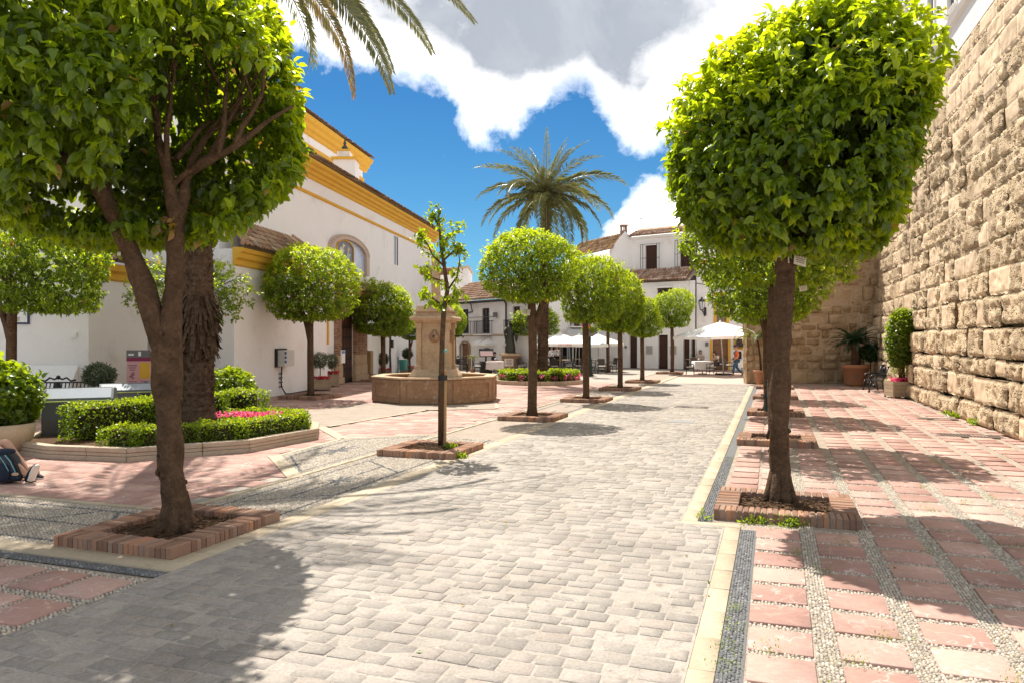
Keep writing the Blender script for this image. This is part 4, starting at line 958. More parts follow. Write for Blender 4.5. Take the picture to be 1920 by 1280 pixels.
wbm = MB(); A2 = P0+e_*L2; wbm.box(A2.x, A.x, gy-.1, gy+4, 3.5, P0.z-.75); wpart(wbm, 'front_wall', STUCCO, gh)
m = MB(); cx = at(1169.5, gy+.5); m.box(cx-.24, cx+.24, gy+.3, gy+.8, zz(446, gy), zz(431, gy)); m.box(cx-.22, cx-.12, gy+.32, gy+.78, zz(431, gy), zz(423, gy)); m.box(cx+.12, cx+.22, gy+.32, gy+.78, zz(431, gy), zz(423, gy)); m.box(cx-.04, cx+.04, gy+.34, gy+.5, zz(431, gy), zz(423, gy)); m.box(cx-.27, cx+.27, gy+.27, gy+.83, zz(423, gy), zz(420, gy)); wpart(m, 'chimney', BRICK, gh)
# --- right house
HR = frame2(1183, 53, 1308, 50)
hr = empty('shuttered_house', tuple(HR.P(3, 0, -2)), 0, 'white house with two dark shuttered windows above a red tiled lean-to', 'house')
R1 = HR.su(1308)
def rect(fr, u0, u1, v0, v1): a, b = fr.su(u0), fr.su(u1); return (a, b, fr.px((u0+u1)/2, v1)[1], fr.px((u0+u1)/2, v0)[1])
wa, wb = rect(HR, 1210, 1231.5, 460, 508), rect(HR, 1275, 1301.5, 452, 500)
m = MB(); HR.wall(m, 0, R1, 4.6, 9.15, 6, [wa, wb], .2); wpart(m, 'upper_wall', STUCCO, hr)
for q in (wa, wb):
    m = MB(); HR.box(m, *q, -.19, -.15); s = wpart(m, 'shutter', DWOOD, hr)
    for i in range(6):
        W = (q[1]-q[0])/6; m = MB(); HR.box(m, q[0]+i*W+.012, q[0]+(i+1)*W-.012, q[2]+.03, q[3]-.03, -.15, -.13); m.build('plank', DWOOD, s, origin=tuple(hr.location)).location = (0, 0, 0)
    m = MB()
    for x in np.linspace(q[0]-.3, q[1]+.25, 9)[[0, 1, 7, 8]]: HR.box(m, x-.012, x+.012, q[2]-.1, q[3]+.1, .14, .165)
    for z in (q[2], (q[2]+q[3])/2, q[3]+.08): HR.box(m, q[0]-.32, q[1]+.27, z-.012, z+.012, .12, .14)
    wpart(m, 'window_bars', IRON, hr)
m = MB(); HR.profile(m, 0, R1, [(0, 8.95), (.1, 9.0), (.16, 9.15), (0, 9.18)]); wpart(m, 'eave', STUCCO, hr)
er = Vector((HR.d.x, HR.d.y, 0)); ur = Vector((-HR.n.x, -HR.n.y, .38)).normalized()
tiled_roof(hr, TILE, HR.P(-.1, 9.2, .3), er, R1+.2, ur, 1.6, .22, .36)
m = MB(); m.add([HR.P(-.1, 9.17, .25), HR.P(R1+.1, 9.17, .25), HR.P(R1+.1, 9.95, -1.5), HR.P(-.1, 9.95, -1.5)], [(0, 1, 2, 3)]); wpart(m, 'roof', TILE, hr)
zt0, zt1 = HR.px(1240, 517)[1], HR.px(1240, 502)[1]
HF = Frame(tuple(HR.P(-.4, 0, 1.5).xy), tuple(HR.d)); HF = HF if HF.n.y < 0 else Frame(HF.O, tuple(HR.d), flip=True)
LR = R1+.6; z_e = HF.px(1240, 529)[1]
tiled_roof(hr, TILE, HF.P(-.1, z_e+.1, .2), er, LR, Vector((-HR.n.x, -HR.n.y, .62)).normalized(), 1.95, .2, .34)
m = MB(); m.add([HF.P(-.1, z_e+.04, .15), HF.P(LR, z_e+.04, .15), HF.P(LR, z_e+1.0, -1.5), HF.P(-.1, z_e+1.0, -1.5)], [(0, 1, 2, 3)]); wpart(m, 'lean_to_roof', TILE, hr)
doors = [rect(HF, 1180, 1194.5, 628, 700), rect(HF, 1234, 1252, 628, 700), rect(HF, 1281, 1303.5, 629, 700)]
doors = [(q[0], q[1], 0, q[3]) for q in doors]; wn = rect(HF, 1232, 1260, 540, 575)
m = MB(); HF.wall(m, -1.2, LR, 0, z_e, 1.5, doors+[wn], .22); wpart(m, 'lower_wall', STUCCO, hr)
for i, q in enumerate(doors): panel_door(HF, hr, q[0], q[1], q[3], DWOOD, -.2, 1, 5 if i < 2 else 1)
window_set(HF, hr, *wn, off=-.2, m_=DWOOD); 
m = MB(); HF.box(m, wn[0]-.1, wn[1]+.1, wn[3], wn[3]+.1, .003, .2); wpart(m, 'window_hood', STUCCO, hr)
for (u0, u1) in ((1211, 1224), (1256, 1269)):
    q = rect(HF, u0, u1, 648, 664); m = MB(); HF.box(m, *q, .003, .03); wpart(m, 'vent_panel', flat('pale_vent', (.5, .5, .46), .7), hr)
    m = MB()
    for z in np.linspace(q[2]+.06, q[3]-.06, 7): HF.box(m, q[0]+.05, q[1]-.05, z, z+.02, .03, .045)
    wpart(m, 'vent_slats', GREY, hr)
m = MB(); q, z = HF.px(1173.5, 650); HF.box(m, q-.08, q+.08, z-.08, z+.08, .003, .08); wpart(m, 'wall_socket', GREY, hr)
m = MB(); HF.box(m, LR-.09, LR-.03, 0, z_e, .003, .06); wpart(m, 'drain_pipe', STUCCO, hr)
m = MB(); y = HR.P(1, 0).y+2; m.tube([(at(1202, y), y, 9.5), (at(1202, y), y, zz(408, y))], .03, 5); m.box(at(1199, y), at(1206, y), y, y+.03, zz(411, y), zz(410, y)); wpart(m, 'aerial', GREY, hr)
# --- house with ochre frames behind the big parasol
HY = frame2(1306, 48.6, 1400, 47.4)
hy = empty('ochre_framed_house', tuple(HY.P(2, 0, -2)), 0, 'white house with ochre window and door frames behind the big parasol', 'house')
Y1 = HY.su(1425)
yb, yd, yw = rect(HY, 1343, 1362, 553, 604), rect(HY, 1336, 1365, 623, 700), rect(HY, 1380.5, 1395, 624, 650); yd = (yd[0], yd[1], 0, yd[3])
m = MB(); HY.wall(m, 0, Y1, 0, zz(488, 48.5), 6, [yb, yd, yw], .22); wpart(m, 'wall', STUCCO, hy)
for q in (yb, yd, yw):
    m = MB(); W = .16
    HY.box(m, q[0]-W, q[0], q[2] if q[2] < .1 else q[2]-W, q[3]+W, .003, .04); HY.box(m, q[1], q[1]+W, q[2] if q[2] < .1 else q[2]-W, q[3]+W, .003, .04); HY.box(m, q[0], q[1], q[3], q[3]+W, .003, .04)
    if q[2] > .1: HY.box(m, q[0], q[1], q[2]-W, q[2], .003, .04)
    wpart(m, 'ochre_frame', OCHRE, hy)
window_set(HY, hy, *yb, off=-.2); window_set(HY, hy, *yw, off=-.2, bars=6); panel_door(HY, hy, yd[0], yd[1], yd[3], MWOOD, -.2, 2, 3)
m = MB()
for q in np.linspace(yb[0]+.02, yb[1]-.02, 8): HY.box(m, q-.02, q+.02, yb[2], yb[2]+1.0, -.05, -.01)
HY.box(m, yb[0], yb[1], yb[2]+1.0, yb[2]+1.06, -.06, 0); wpart(m, 'balustrade', KERB, hy)
m = MB(); HY.profile(m, 0, Y1, [(0, zz(495, 48.5)), (.1, zz(494, 48.5)), (.22, zz(488, 48.5)), (0, zz(487.5, 48.5))]); wpart(m, 'cornice', OCHRE, hy)
tiled_roof(hy, TILE, HY.P(0, zz(487, 48.5)+.06, .3), (HY.d.x, HY.d.y, 0), Y1, Vector((-HY.n.x, -HY.n.y, .4)).normalized(), 1.2, .22, .36)
m = MB(); m.tube([HY.P(.0, zz(531, 48.5), .03), HY.P(1.0, zz(537, 48.5), .04), HY.P(2.0, zz(541, 48.5), .04), HY.P(3.2, zz(542, 48.5), .03)], .022, 5); wpart(m, 'cable', GREY, hy)
m = MB(); q, z = HY.px(1326, 645); HY.box(m, q-.12, q+.08, z-.12, z+.12, .003, .08); wpart(m, 'door_entry_box', GREY, hy)
# wall lantern on a scrolled bracket
q, z = HY.px(1322, 584); Lp = HY.P(q, z, 0)
la = empty('wall_lantern', tuple(Lp), 0, 'black iron lantern on a scrolled bracket on the white wall', 'lantern')
m = MB(); m.box(-.07, .07, -.06, -.003, -.28, .25); m.tube([(0, -.05, -.2), (-.1, -.3, -.3), (-.2, -.45, -.12), (-.32, -.55, .02)], .04, 6); m.tube([(0, -.05, .1), (-.1, -.25, .02), (-.2, -.42, -.1)], .03, 6); m.build('bracket', IRON, la)
lx, ly = -.36, -.58
m = MB(); m.lathe([(.03, 0), (.10, .03), (.12, .06)], 6, (lx, ly, .02)); m.lathe([(.26, 0), (.24, .05), (.12, .16), (.06, .2), (.07, .25), (.02, .3)], 6, (lx, ly, .60)); 
for k in range(6):
    th = 2*PI*(k+.5)/6; m.tube([(lx+.11*math.cos(th), ly+.11*math.sin(th), .08), (lx+.24*math.cos(th), ly+.24*math.sin(th), .6)], .012, 4)
m.build('lantern_cage', IRON, la)
MB().lathe([(.09, 0), (.21, .5)], 6, (lx, ly, .09)).build('lantern_glass', flat('lantern_glass', (.55, .58, .6), .2, .6), la)
# ------------------------------------------------------------------ leaves, trees, palms, hedges
def norm(a): return a/np.maximum(1e-9, np.linalg.norm(a, axis=-1, keepdims=True))
LEAF_HI = (np.array([(0, 0, 0), (.28, -.42, .13), (.66, -.36, .10), (1, 0, -.22), (.66, .36, .10), (.28, .42, .13), (.3, 0, .02), (.68, 0, -.06)], float),
           np.array([(0, 6, 1), (1, 6, 7), (1, 7, 2), (2, 7, 3), (0, 5, 6), (5, 4, 7), (5, 7, 6), (4, 3, 7)]))
LEAF_LO = (np.array([(0, 0, 0), (.45, -.42, .12), (1, 0, -.12), (.45, .42, .12)], float), np.array([(0, 2, 1), (0, 3, 2)]))
def leaf_geo(P, D, N, L, W, tone, tpl):
    """P base, D direction, N face normal, L length, W width ratio"""
    D = norm(D); Sd = norm(np.cross(D, N)); N2 = np.cross(Sd, D); tv, tf = tpl
    L = L[:, None, None]
    V = P[:, None, :]+L*(tv[None, :, 0:1]*D[:, None, :]+tv[None, :, 1:2]*W*Sd[:, None, :]+tv[None, :, 2:3]*N2[:, None, :])
    n = len(P); m = len(tv); Fc = (tf[None]+(np.arange(n)*m)[:, None, None]).reshape(-1, 3)
    return V.reshape(-1, 3), Fc, np.repeat(tone, m)
def clusters(C, O, k, L, droop, tone, tpl, W=.62, spread=.9, jit=.03, r=RG):
    """k leaves round each shoot tip C pointing out along O"""
    n = len(C); P = np.repeat(C, k, 0)+r.normal(0, jit, (n*k, 3)); Oo = np.repeat(O, k, 0)
    D = norm(Oo*.55+norm(r.normal(0, 1, (n*k, 3)))*spread+np.array([0, 0, -droop])*r.uniform(.4, 1.4, (n*k, 1)))
    Nn = norm(norm(r.normal(0, 1, (n*k, 3)))*.45+np.array([0, 0, 1])*.6+Oo*.55)
    Ls = L*r.uniform(.42, 1.22, n*k); T0 = np.repeat(tone, k); T_ = np.clip(T0+r.normal(0, .09, n*k), 0, .93); T_[T0 > 1.5] = .99
    T_[r.random(n*k) < .006] = .99
    return leaf_geo(P, D, Nn, Ls, W, T_, tpl)
def rdir(n, r=RG): return norm(r.normal(0, 1, (n, 3)))
def lumps(d, seed, amp=.07, sq=.88):
    f = np.zeros(len(d)); r = np.random.default_rng(seed)
    for k in range(7):
        v = norm(r.normal(0, 1, 3))*r.uniform(2, 7); f += np.sin(d @ v*1.0+r.uniform(0, 6))*amp/2.2
    return 1+f
def crown_geo(R3, n, k, L, seed, tpl, droop=.45, flat_=.72, gap=None, shell=.30, inner=.25, c0=(0, 0, 0), amp=.07, sq=.7, belly=0.0):
    r = np.random.default_rng(seed)
    d = rdir(n, r); f = lumps(d, seed, amp)
    # squarish, clipped outline with a flattened underside
    f *= 1/np.maximum(.001, (np.abs(d[:, 0])**2.4+np.abs(d[:, 1])**2.4+np.abs(d[:, 2])**2.4)**(1/2.4))**sq
    f = f/np.mean(f)
    rad = 1-shell*r.random(n)**2.2; k_in = r.random(n) < inner; rad[k_in] = r.uniform(.35, .8, k_in.sum())
    p = d*(f*rad)[:, None]; low = p[:, 2] < -flat_; p[low, 2] = -flat_+(p[low, 2]+flat_)*.3
    p[:, :2] *= (1+belly*np.clip(-p[:, 2:3], -.5, 1)); p = p*np.array(R3)
    tone = .12+.42*np.clip((rad-.7)/.3, 0, 1)+.24*np.clip(d[:, 2], -.3, 1)+r.normal(0, .10, n)  # young growth paler, plus shade put into colour: darker inside, lighter outside and on top
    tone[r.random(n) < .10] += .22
    # young shoots standing off the top
    m = int(n*.10); ds = rdir(m, r); ds[:, 2] = np.abs(ds[:, 2])*1.1+.05; ds = norm(ds)
    fs = lumps(ds, seed, amp); fs *= 1/((np.abs(ds[:, 0])**2.4+np.abs(ds[:, 1])**2.4+np.abs(ds[:, 2])**2.4)**(1/2.4))**sq; fs /= np.mean(fs)
    q = ds*(fs*np.where(r.random(m) < .12, r.uniform(1.06, 1.15, m), r.uniform(1.0, 1.06, m)))[:, None]*np.array(R3)
    C = np.concatenate([p, q])+np.array(c0); O = np.concatenate([norm(p), norm(q*.6+np.array([0, 0, .5]))])
    tone = np.concatenate([tone, r.uniform(.72, .95, m)])
    hc = rdir(9, r); hc[:, 1] = -np.abs(hc[:, 1]); dd = norm(C-np.array(c0)); hole = (np.max(dd @ hc.T, 1) > np.cos(.155)) & (r.random(len(C)) < .72); C, O, tone = C[~hole], O[~hole], tone[~hole]
    bc = rdir(5, r); dd = norm(C-np.array(c0)); tone[(np.max(dd @ bc.T, 1) > np.cos(.07)) & (r.random(len(C)) < .6)] = 2.0
    if gap is not None: kk = ~gap(C); C, O, tone = C[kk], O[kk], tone[kk]
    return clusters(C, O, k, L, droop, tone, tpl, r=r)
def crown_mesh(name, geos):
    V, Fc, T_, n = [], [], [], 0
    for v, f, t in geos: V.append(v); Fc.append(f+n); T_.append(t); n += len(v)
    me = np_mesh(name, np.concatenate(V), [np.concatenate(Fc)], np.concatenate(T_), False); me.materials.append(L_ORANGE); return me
def grow(mb, p, d, r, L, depth, spread=.6, seg=6, bounds=None, rr=random):
    if bounds and not bounds(Vector(p)+Vector(d).normalized()*L*.9): return
    p = Vector(p); d = Vector(d).normalized(); pts = [p.copy()]; rads = [r]
    for i in range(3):
        d = (d+Vector((rr.uniform(-1, 1), rr.uniform(-1, 1), rr.uniform(-.6, .9)))*.22).normalized()
        p = p+d*L/3; pts.append(p.copy()); rads.append(r*(1-.13*(i+1)))
    mb.tube(pts, rads, seg, cap=False)
    if depth <= 0: return
    for k in range(3 if depth > 1 else 2):
        nd = (d+Vector((rr.uniform(-1, 1), rr.uniform(-1, 1), rr.uniform(-.5, .8)))*spread).normalized()
        q = pts[-1] if k < 2 else pts[-2]
        grow(mb, q, nd, rads[-1]*rr.uniform(.6, .8), L*rr.uniform(.68, .85), depth-1, spread, max(4, seg-1), bounds, rr)

def densify(ps, k=4):
    ps = [Vector(p) for p in ps]; out = []
    for i in range(len(ps)-1):
        p0, p1, p2, p3 = ps[max(0, i-1)], ps[i], ps[i+1], ps[min(len(ps)-1, i+2)]
        for j in range(k):
            t = j/k; out.append(.5*((2*p1)+(p2-p0)*t+(2*p0-5*p1+4*p2-p3)*t*t+(3*p1-p0-3*p2+p3)*t**3))
    return out+[ps[-1]]
# --- the two near trees: every leaf is real geometry, 300 of them parts of their own
def near_tree(name, label, base, trunk, tr, limbs, cc, R3, ncl, gap, seed, box_ab, tips):
    t = empty(name, tuple(base), 0, label, 'orange tree', 'clipped orange trees of the square')
    m = MB(); rr = random.Random(seed)
    m.tube([Vector(p) for p in densify(trunk)], [float(np.interp(i/4, range(len(tr)), tr)) for i in range(4*len(tr)-3)], 24, lump=.30, seed=seed)
    for k in range(7):  # root flare
        th = 2*PI*k/7+.4; b = Vector(base); m.tube([b+Vector((math.cos(th)*.20, math.sin(th)*.20, -.02)), b+Vector((math.cos(th)*.11, math.sin(th)*.11, .10)), b+Vector((math.cos(th)*.05, math.sin(th)*.05, .42))], [.05, .075, .06], 7, lump=.2)
    for k in range(26):  # knots
        i = rr.randrange(len(trunk)-1); p = Vector(trunk[i]).lerp(Vector(trunk[i+1]), rr.random()); th = rr.uniform(0, 2*PI); r_ = tr[i]*.93
        m.ball(p+Vector((math.cos(th)*r_, math.sin(th)*r_, 0)), rr.uniform(.015, .032), 6, 4, (1, 1, rr.uniform(.8, 1.6)))
    wpart(m, 'trunk', BARK, t, smooth=True)
    for pts, rad in limbs: 
        m = MB(); m.tube(densify(pts), [float(np.interp(i/4, range(len(rad)), rad)) for i in range(4*len(rad)-3)], 14, lump=.30, seed=seed+1); wpart(m, 'limb', BARK, t, smooth=True)
    m = MB()
    bd = lambda q: sum(((q[i]-cc[i])/R3[i])**2 for i in range(3)) < .80
    for p, d, r_ in tips: grow(m, p, d, r_, .62, 5, .75, 7, bd, rr)
    wpart(m, 'branches', BARK, t, smooth=True)
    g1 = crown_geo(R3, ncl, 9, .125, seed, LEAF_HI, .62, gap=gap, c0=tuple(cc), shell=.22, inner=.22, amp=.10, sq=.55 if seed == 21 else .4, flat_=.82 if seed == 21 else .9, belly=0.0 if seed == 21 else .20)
    # first 300 of the leaves facing the camera become objects
    V, Fc, T_ = g1; n = len(V)//8; V3 = V.reshape(n, 8, 3); cen = V3.mean(1); camd = np.linalg.norm(cen-np.array([0, 0, H]), axis=1)
    sh = np.linalg.norm((cen-np.array(cc))/np.array(R3), axis=1); inview = (np.abs(cen[:, 0]/cen[:, 1]*F) < 950) & (V0-F*(cen[:, 2]-H)/cen[:, 1] > 0) & (cen[:, 1] > 1)
    score = np.where(inview & (sh > .9), camd, 99); pick = np.argsort(score)[:1400]; pick = np.random.default_rng(seed).permutation(pick)[:300]
    base_ = np.array(t.location); vmes = {}
    for i in pick:
        c = V3[i, 0]; me = np_mesh('leaf', V3[i]-c, [LEAF_HI[1]], T_.reshape(n, 8)[i]); me.materials.append(L_ORANGE)
        link('leaf', me, None, t, loc=tuple(c-base_))
    keep = np.ones(n, bool); keep[pick] = False
    Vk = V3[keep].reshape(-1, 3)-base_; nk = keep.sum(); Fk = (LEAF_HI[1][None]+(np.arange(nk)*8)[:, None, None]).reshape(-1, 3)
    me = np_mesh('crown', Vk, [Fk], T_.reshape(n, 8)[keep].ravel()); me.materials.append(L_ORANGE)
    tag(link('crown', me, None, t), kind='stuff')
    return t
def PX(u, v, Y): return Vector((at(u, Y), Y, zz(v, Y)))
LT = ab(5.96, -5.66); LY = LT.y
lc = Vector((at(212, LY+.1), LY+.1, 4.42)); LR3 = (1.93, 1.88, 1.62)
def lgap(C):
    u = U0+F*C[:, 0]/C[:, 1]; v = V0-F*(C[:, 2]-H)/C[:, 1]
    g = (((u-420)/150)**2+((v-215)/115)**2 < 1) & (C[:, 1] < LY+.35)
    g |= (((u-330)/120)**2+((v-300)/75)**2 < 1) & (C[:, 1] < LY)
    g |= ((v > 330) & (C[:, 1] < LY-.2) & (u > 70) & (u < 560))
    return g
lt_trunk = [PX(332, 1003, LY)-Vector((0, 0, .05)), PX(330, 960, LY), PX(322, 880, LY), PX(318, 800, LY), PX(315, 720, LY), PX(311, 665, LY), PX(310, 615, LY)]
left_limbs = [([PX(316, 735, LY), PX(304, 655, LY), PX(282, 570, LY-.02), PX(255, 500, LY-.03), PX(225, 430, LY-.05), PX(198, 375, LY-.06), PX(168, 325, LY-.1), PX(112, 290, LY-.2)], [.11, .115, .105, .09, .083, .078, .06, .045]),
              ([PX(205, 385, LY-.05), PX(192, 330, LY+.1), PX(185, 270, LY+.3)], [.06, .05, .04]),
              ([PX(316, 730, LY), PX(316, 655, LY), PX(322, 580, LY), PX(328, 500, LY), PX(330, 420, LY), PX(322, 370, LY), PX(316, 320, LY-.02), PX(296, 260, LY)], [.11, .115, .10, .09, .085, .07, .055, .04]),
              ([PX(330, 430, LY), PX(345, 370, LY+.05), PX(352, 330, LY+.1), PX(392, 300, LY+.05), PX(440, 275, LY), PX(500, 230, LY+.1)], [.08, .065, .05, .045, .035, .02]),
              ([PX(322, 350, LY), PX(345, 328, LY-.1), PX(365, 315, LY-.15)], [.035, .03, .03])]
lt_tips = [(PX(112, 290, LY-.2), (-.7, -.1, .7), .04), (PX(185, 270, LY+.3), (-.2, .5, 1), .04), (PX(296, 260, LY), (-.3, .2, 1), .04), (PX(352, 330, LY+.1), (.1, .3, 1), .045), (PX(440, 275, LY), (.5, -.1, .9), .035), (PX(500, 230, LY+.1), (.8, .2, .6), .025), (PX(392, 300, LY+.05), (.4, .2, 1), .035), (PX(316, 320, LY), (.2, -.3, 1), .035), (PX(168, 325, LY-.1), (-.2, -.3, 1), .03), (PX(410, 290, LY), (.3, .0, 1), .035), (PX(330, 300, LY+.1), (.5, .4, 1), .035), (PX(460, 262, LY), (.6, .3, .8), .025)]
near_tree('orange_tree', 'big near orange tree at left with forked trunk and open branchy crown', LT, lt_trunk, [.17, .138, .128, .13, .135, .14, .07], left_limbs, lc, LR3, 5200, lgap, 21, None, lt_tips)
RT = gp(1462, 943); RY = RT.y
rc = Vector((at(1518, RY), RY, zz(255, RY))); RR3 = (1.35, 1.36, 1.44)
rt_trunk = [PX(1463, 948, RY), PX(1462, 900, RY), PX(1461, 820, RY), PX(1462, 740, RY), PX(1466, 660, RY), PX(1470, 580, RY), PX(1472, 520, RY), PX(1472, 485, RY)]
r_limbs = [([PX(1470, 510, RY), PX(1463, 460, RY), PX(1452, 400, RY), PX(1440, 330, RY)], [.11, .085, .07, .05]), ([PX(1474, 510, RY), PX(1496, 462, RY), PX(1522, 415, RY+.05), PX(1540, 350, RY+.1)], [.11, .085, .075, .05])]
rt_tips = [(PX(1440, 330, RY), (-.5, 0, 1), .05), (PX(1540, 350, RY), (.5, 0, 1), .05), (PX(1452, 400, RY), (-.8, .3, .6), .04), (PX(1522, 415, RY), (.7, -.4, .6), .04), (PX(1463, 440, RY), (0, -.5, 1), .04)]
near_tree('orange_tree', 'big round orange tree at right with papers pinned under its crown', RT, rt_trunk, [.155, .122, .115, .112, .11, .108, .106, .105], r_limbs, rc, RR3, 4700, None, 33, None, rt_tips)

# --- the other clipped trees: five crown shapes, shared
MIDR = 1.4
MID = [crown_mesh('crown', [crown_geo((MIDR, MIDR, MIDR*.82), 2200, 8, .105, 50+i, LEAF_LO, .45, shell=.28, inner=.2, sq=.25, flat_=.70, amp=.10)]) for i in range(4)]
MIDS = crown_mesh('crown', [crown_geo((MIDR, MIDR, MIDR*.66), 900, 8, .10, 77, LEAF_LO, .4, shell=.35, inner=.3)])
def mid_tree(label, base, rad, top_c, rz=None, variant=0, fork=0, tr=.10, lean=0.0, group='clipped orange trees of the square', name='orange_tree', sparse=False, ox=0.0, oy=0.0):
    """top_c: height of the crown's centre"""
    t = empty(name, tuple(base), 0, label, 'orange tree', group); rr = random.Random(label)
    s = rad/MIDR; sz = (rz/(MIDR*(.66 if sparse else .82))) if rz else s
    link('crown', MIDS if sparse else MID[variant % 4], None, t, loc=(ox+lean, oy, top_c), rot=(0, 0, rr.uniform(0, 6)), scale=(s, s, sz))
    t.children[0]['kind'] = 'stuff'
    zc = top_c-(rz or rad*.8)*.55
    m = MB(); m.tube([(0, 0, -.04), (.01, 0, .25), (lean*.3+rr.uniform(-.03, .03), 0, zc*.5), (lean*.7, 0, zc*.85), (lean, 0, zc+.1)], [tr*1.35, tr*1.02, tr*.93, tr*.9, tr*.85], 10, lump=.2, seed=rr.random()*9)
    for k in range(5):
        th = 2*PI*k/5+rr.random(); p = Vector((lean, 0, zc-.05)); grow(m, p, (math.cos(th)+ox*.6, math.sin(th), .9), tr*.5, rad*.42, 3 if sparse else 2, .7, 6, None, rr)
    if fork:
        m.tube([(lean*.5, 0, zc*.62), (lean*.5-fork*.30*.5, 0, zc*.78), (lean*.5-fork*.34, 0, zc*.95), (lean*.5-fork*.5, .05, zc+.35)], [tr*.8, tr*.7, tr*.6, tr*.5], 8, lump=.2)
    m.build('trunk', BARK, t, smooth=True)
    return t
def hz(v, Y): return zz(v, Y)
def mt(label, u, vb, uc, vc, rpx, rzpx, **k):
    b = gp(u, vb); Y = b.y; return mid_tree(label, b, rpx/F*Y*.90, hz(vc, Y), rzpx/F*Y*.98, ox=(uc-u)/F*Y, **k)
mt('orange tree behind the sapling in the left row, its trunk forked below the crown', 997, 783, 993, 505, 95, 78, variant=0, fork=-.9, tr=.115)
mt('fourth orange tree of the left row, standing before the dark parasol tables', 1098, 752, 1108, 547, 66, 72, variant=1, tr=.105)
mt('fifth orange tree of the left row with slim straight trunk', 1162, 731, 1164, 574, 55, 60, variant=2, tr=.10)
mt('sixth orange tree of the left row, smaller and half hidden by its neighbours', 1204, 717, 1203, 597, 40, 42, variant=3, tr=.10)
mt('bright round orange tree standing alone before the dark brown doors', 1260, 700, 1262, 582, 42, 40, variant=0, tr=.11)
mt('orange tree at far left behind the potted bush, trunk forked in two', 22, 790, 82, 500, 116, 108, variant=1, fork=.9, tr=.12)
mt('thin-crowned orange tree behind the shaggy palm trunk', 352, 768, 362, 552, 122, 66, variant=2, sparse=True, tr=.09)
mt('dense dome-shaped orange tree in front of the chapel', 582, 745, 578, 541, 94, 75, variant=2, fork=.7, tr=.115)
mt('bright orange tree in front of the church door', 718, 714, 716, 584, 67, 55, variant=3, tr=.12)
mt('slim orange tree by the green litter bin at the church wall', 768, 706, 771, 617, 24, 26, variant=0, tr=.07, fork=-.5)
mt('slim leaning orange tree right beside the one before the church door', 732, 706, 731, 600, 30, 30, variant=1, tr=.06)
mt('small orange tree peeping out behind the fountain shaft', 852, 708, 850, 606, 28, 33, variant=2, tr=.09)
mt('bright flat orange tree behind the bronze statue', 1003, 698, 1004, 606, 50, 29, variant=3, tr=.09)
mt('orange tree among the far restaurant tables with thin dark trunk', 1140, 697, 1139, 592, 30, 34, variant=1, tr=.11)
for (a, b, vc, rp, lb, va) in ((15.1, 0, 0, 1.5, 'second orange tree of the right row, partly hidden behind the big one', 0), (20.8, -.15, 0, 1.45, 'third orange tree of the right row with papers on its trunk', 1), (26.3, -.1, 0, 1.3, 'fourth orange tree of the right row near the rubble wall', 2)):
    p = ab(a, b); mid_tree(lb, p, rp, {0: 3.95, 1: 3.45, 2: 3.3}[va], rp*.78, variant=va+1, tr=.12, fork=.5 if va == 1 else 0)

# --- the sapling tied to its stake
sb = gp(826, 841); SY = sb.y
t = empty('orange_sapling', tuple(sb), 0, 'young thin orange sapling with sparse leaves tied to a stake', 'orange tree')
m = MB(); m.tube([PX(826, 843, SY), PX(827, 740, SY), PX(829, 640, SY), PX(832, 580, SY), PX(839, 545, SY), PX(833, 500, SY), PX(826, 460, SY), PX(824, 420, SY), PX(822, 392, SY)], [.052, .045, .042, .041, .036, .03, .024, .016, .008], 9, lump=.25)
brs = [[(839, 545), (856, 520), (862, 490), (858, 465)], [(833, 575), (812, 560), (796, 548)], [(833, 500), (812, 480), (800, 455), (790, 440)], [(826, 460), (845, 440), (862, 430)], [(830, 490), (852, 470)], [(824, 425), (812, 405)], [(836, 530), (808, 520), (796, 505)], [(832, 572), (846, 562), (858, 548)]]
SPn = []
for br in brs:
    o = random.uniform(-.3, .3); pts = [PX(u, v, SY+o*i/len(br)) for i, (u, v) in enumerate(br)]; m.tube(pts, [.02-.005*i for i in range(len(pts))], 6)
    for i in range(len(pts)-1):
        for k in range(5): SPn.append(pts[i].lerp(pts[i+1], random.random()))
    SPn += [pts[-1]]*5
SPn += [PX(826+random.uniform(-4, 4), v, SY) for v in np.linspace(385, 480, 16)]
wpart(m, 'trunk', BARK, t, smooth=True)
C = np.array([tuple(p) for p in SPn]); C += RG.normal(0, .06, C.shape); O = norm(C-np.array([at(828, SY), SY, zz(500, SY)]))
v_, f_, t_ = clusters(C, O, 6, .115, .5, RG.uniform(.3, .85, len(C)), LEAF_HI)
me = np_mesh('crown', v_-np.array(t.location), [f_], t_); me.materials.append(L_ORANGE); tag(link('crown', me, None, t), kind='stuff')
m = MB(); m.tube([PX(834, 840, SY), PX(835, 693, SY)], .028, 8); m.build('wooden_stake', mat('stake_wood', [(.36, .22, .10), (.44, .28, .14)], 6, .8, .2, 40, 0, .2), None, origin=tuple(PX(834, 840, SY)), label='wooden stake beside the orange sapling', cat='stake')
m = MB(); m.tube([PX(830, 712, SY), PX(830, 703, SY)], .085, 10); m.build('black_tie', IRON, COL.objects['wooden_stake'], origin=tuple(PX(834, 840, SY))).location = (0, 0, 0)
m = MB(); m.tube([PX(830, 662, SY), PX(832, 658, SY), PX(838, 656, SY)], .03, 6); m.build('green_tie', TEAL, COL.objects['wooden_stake'], origin=tuple(PX(834, 840, SY))).location = (0, 0, 0)

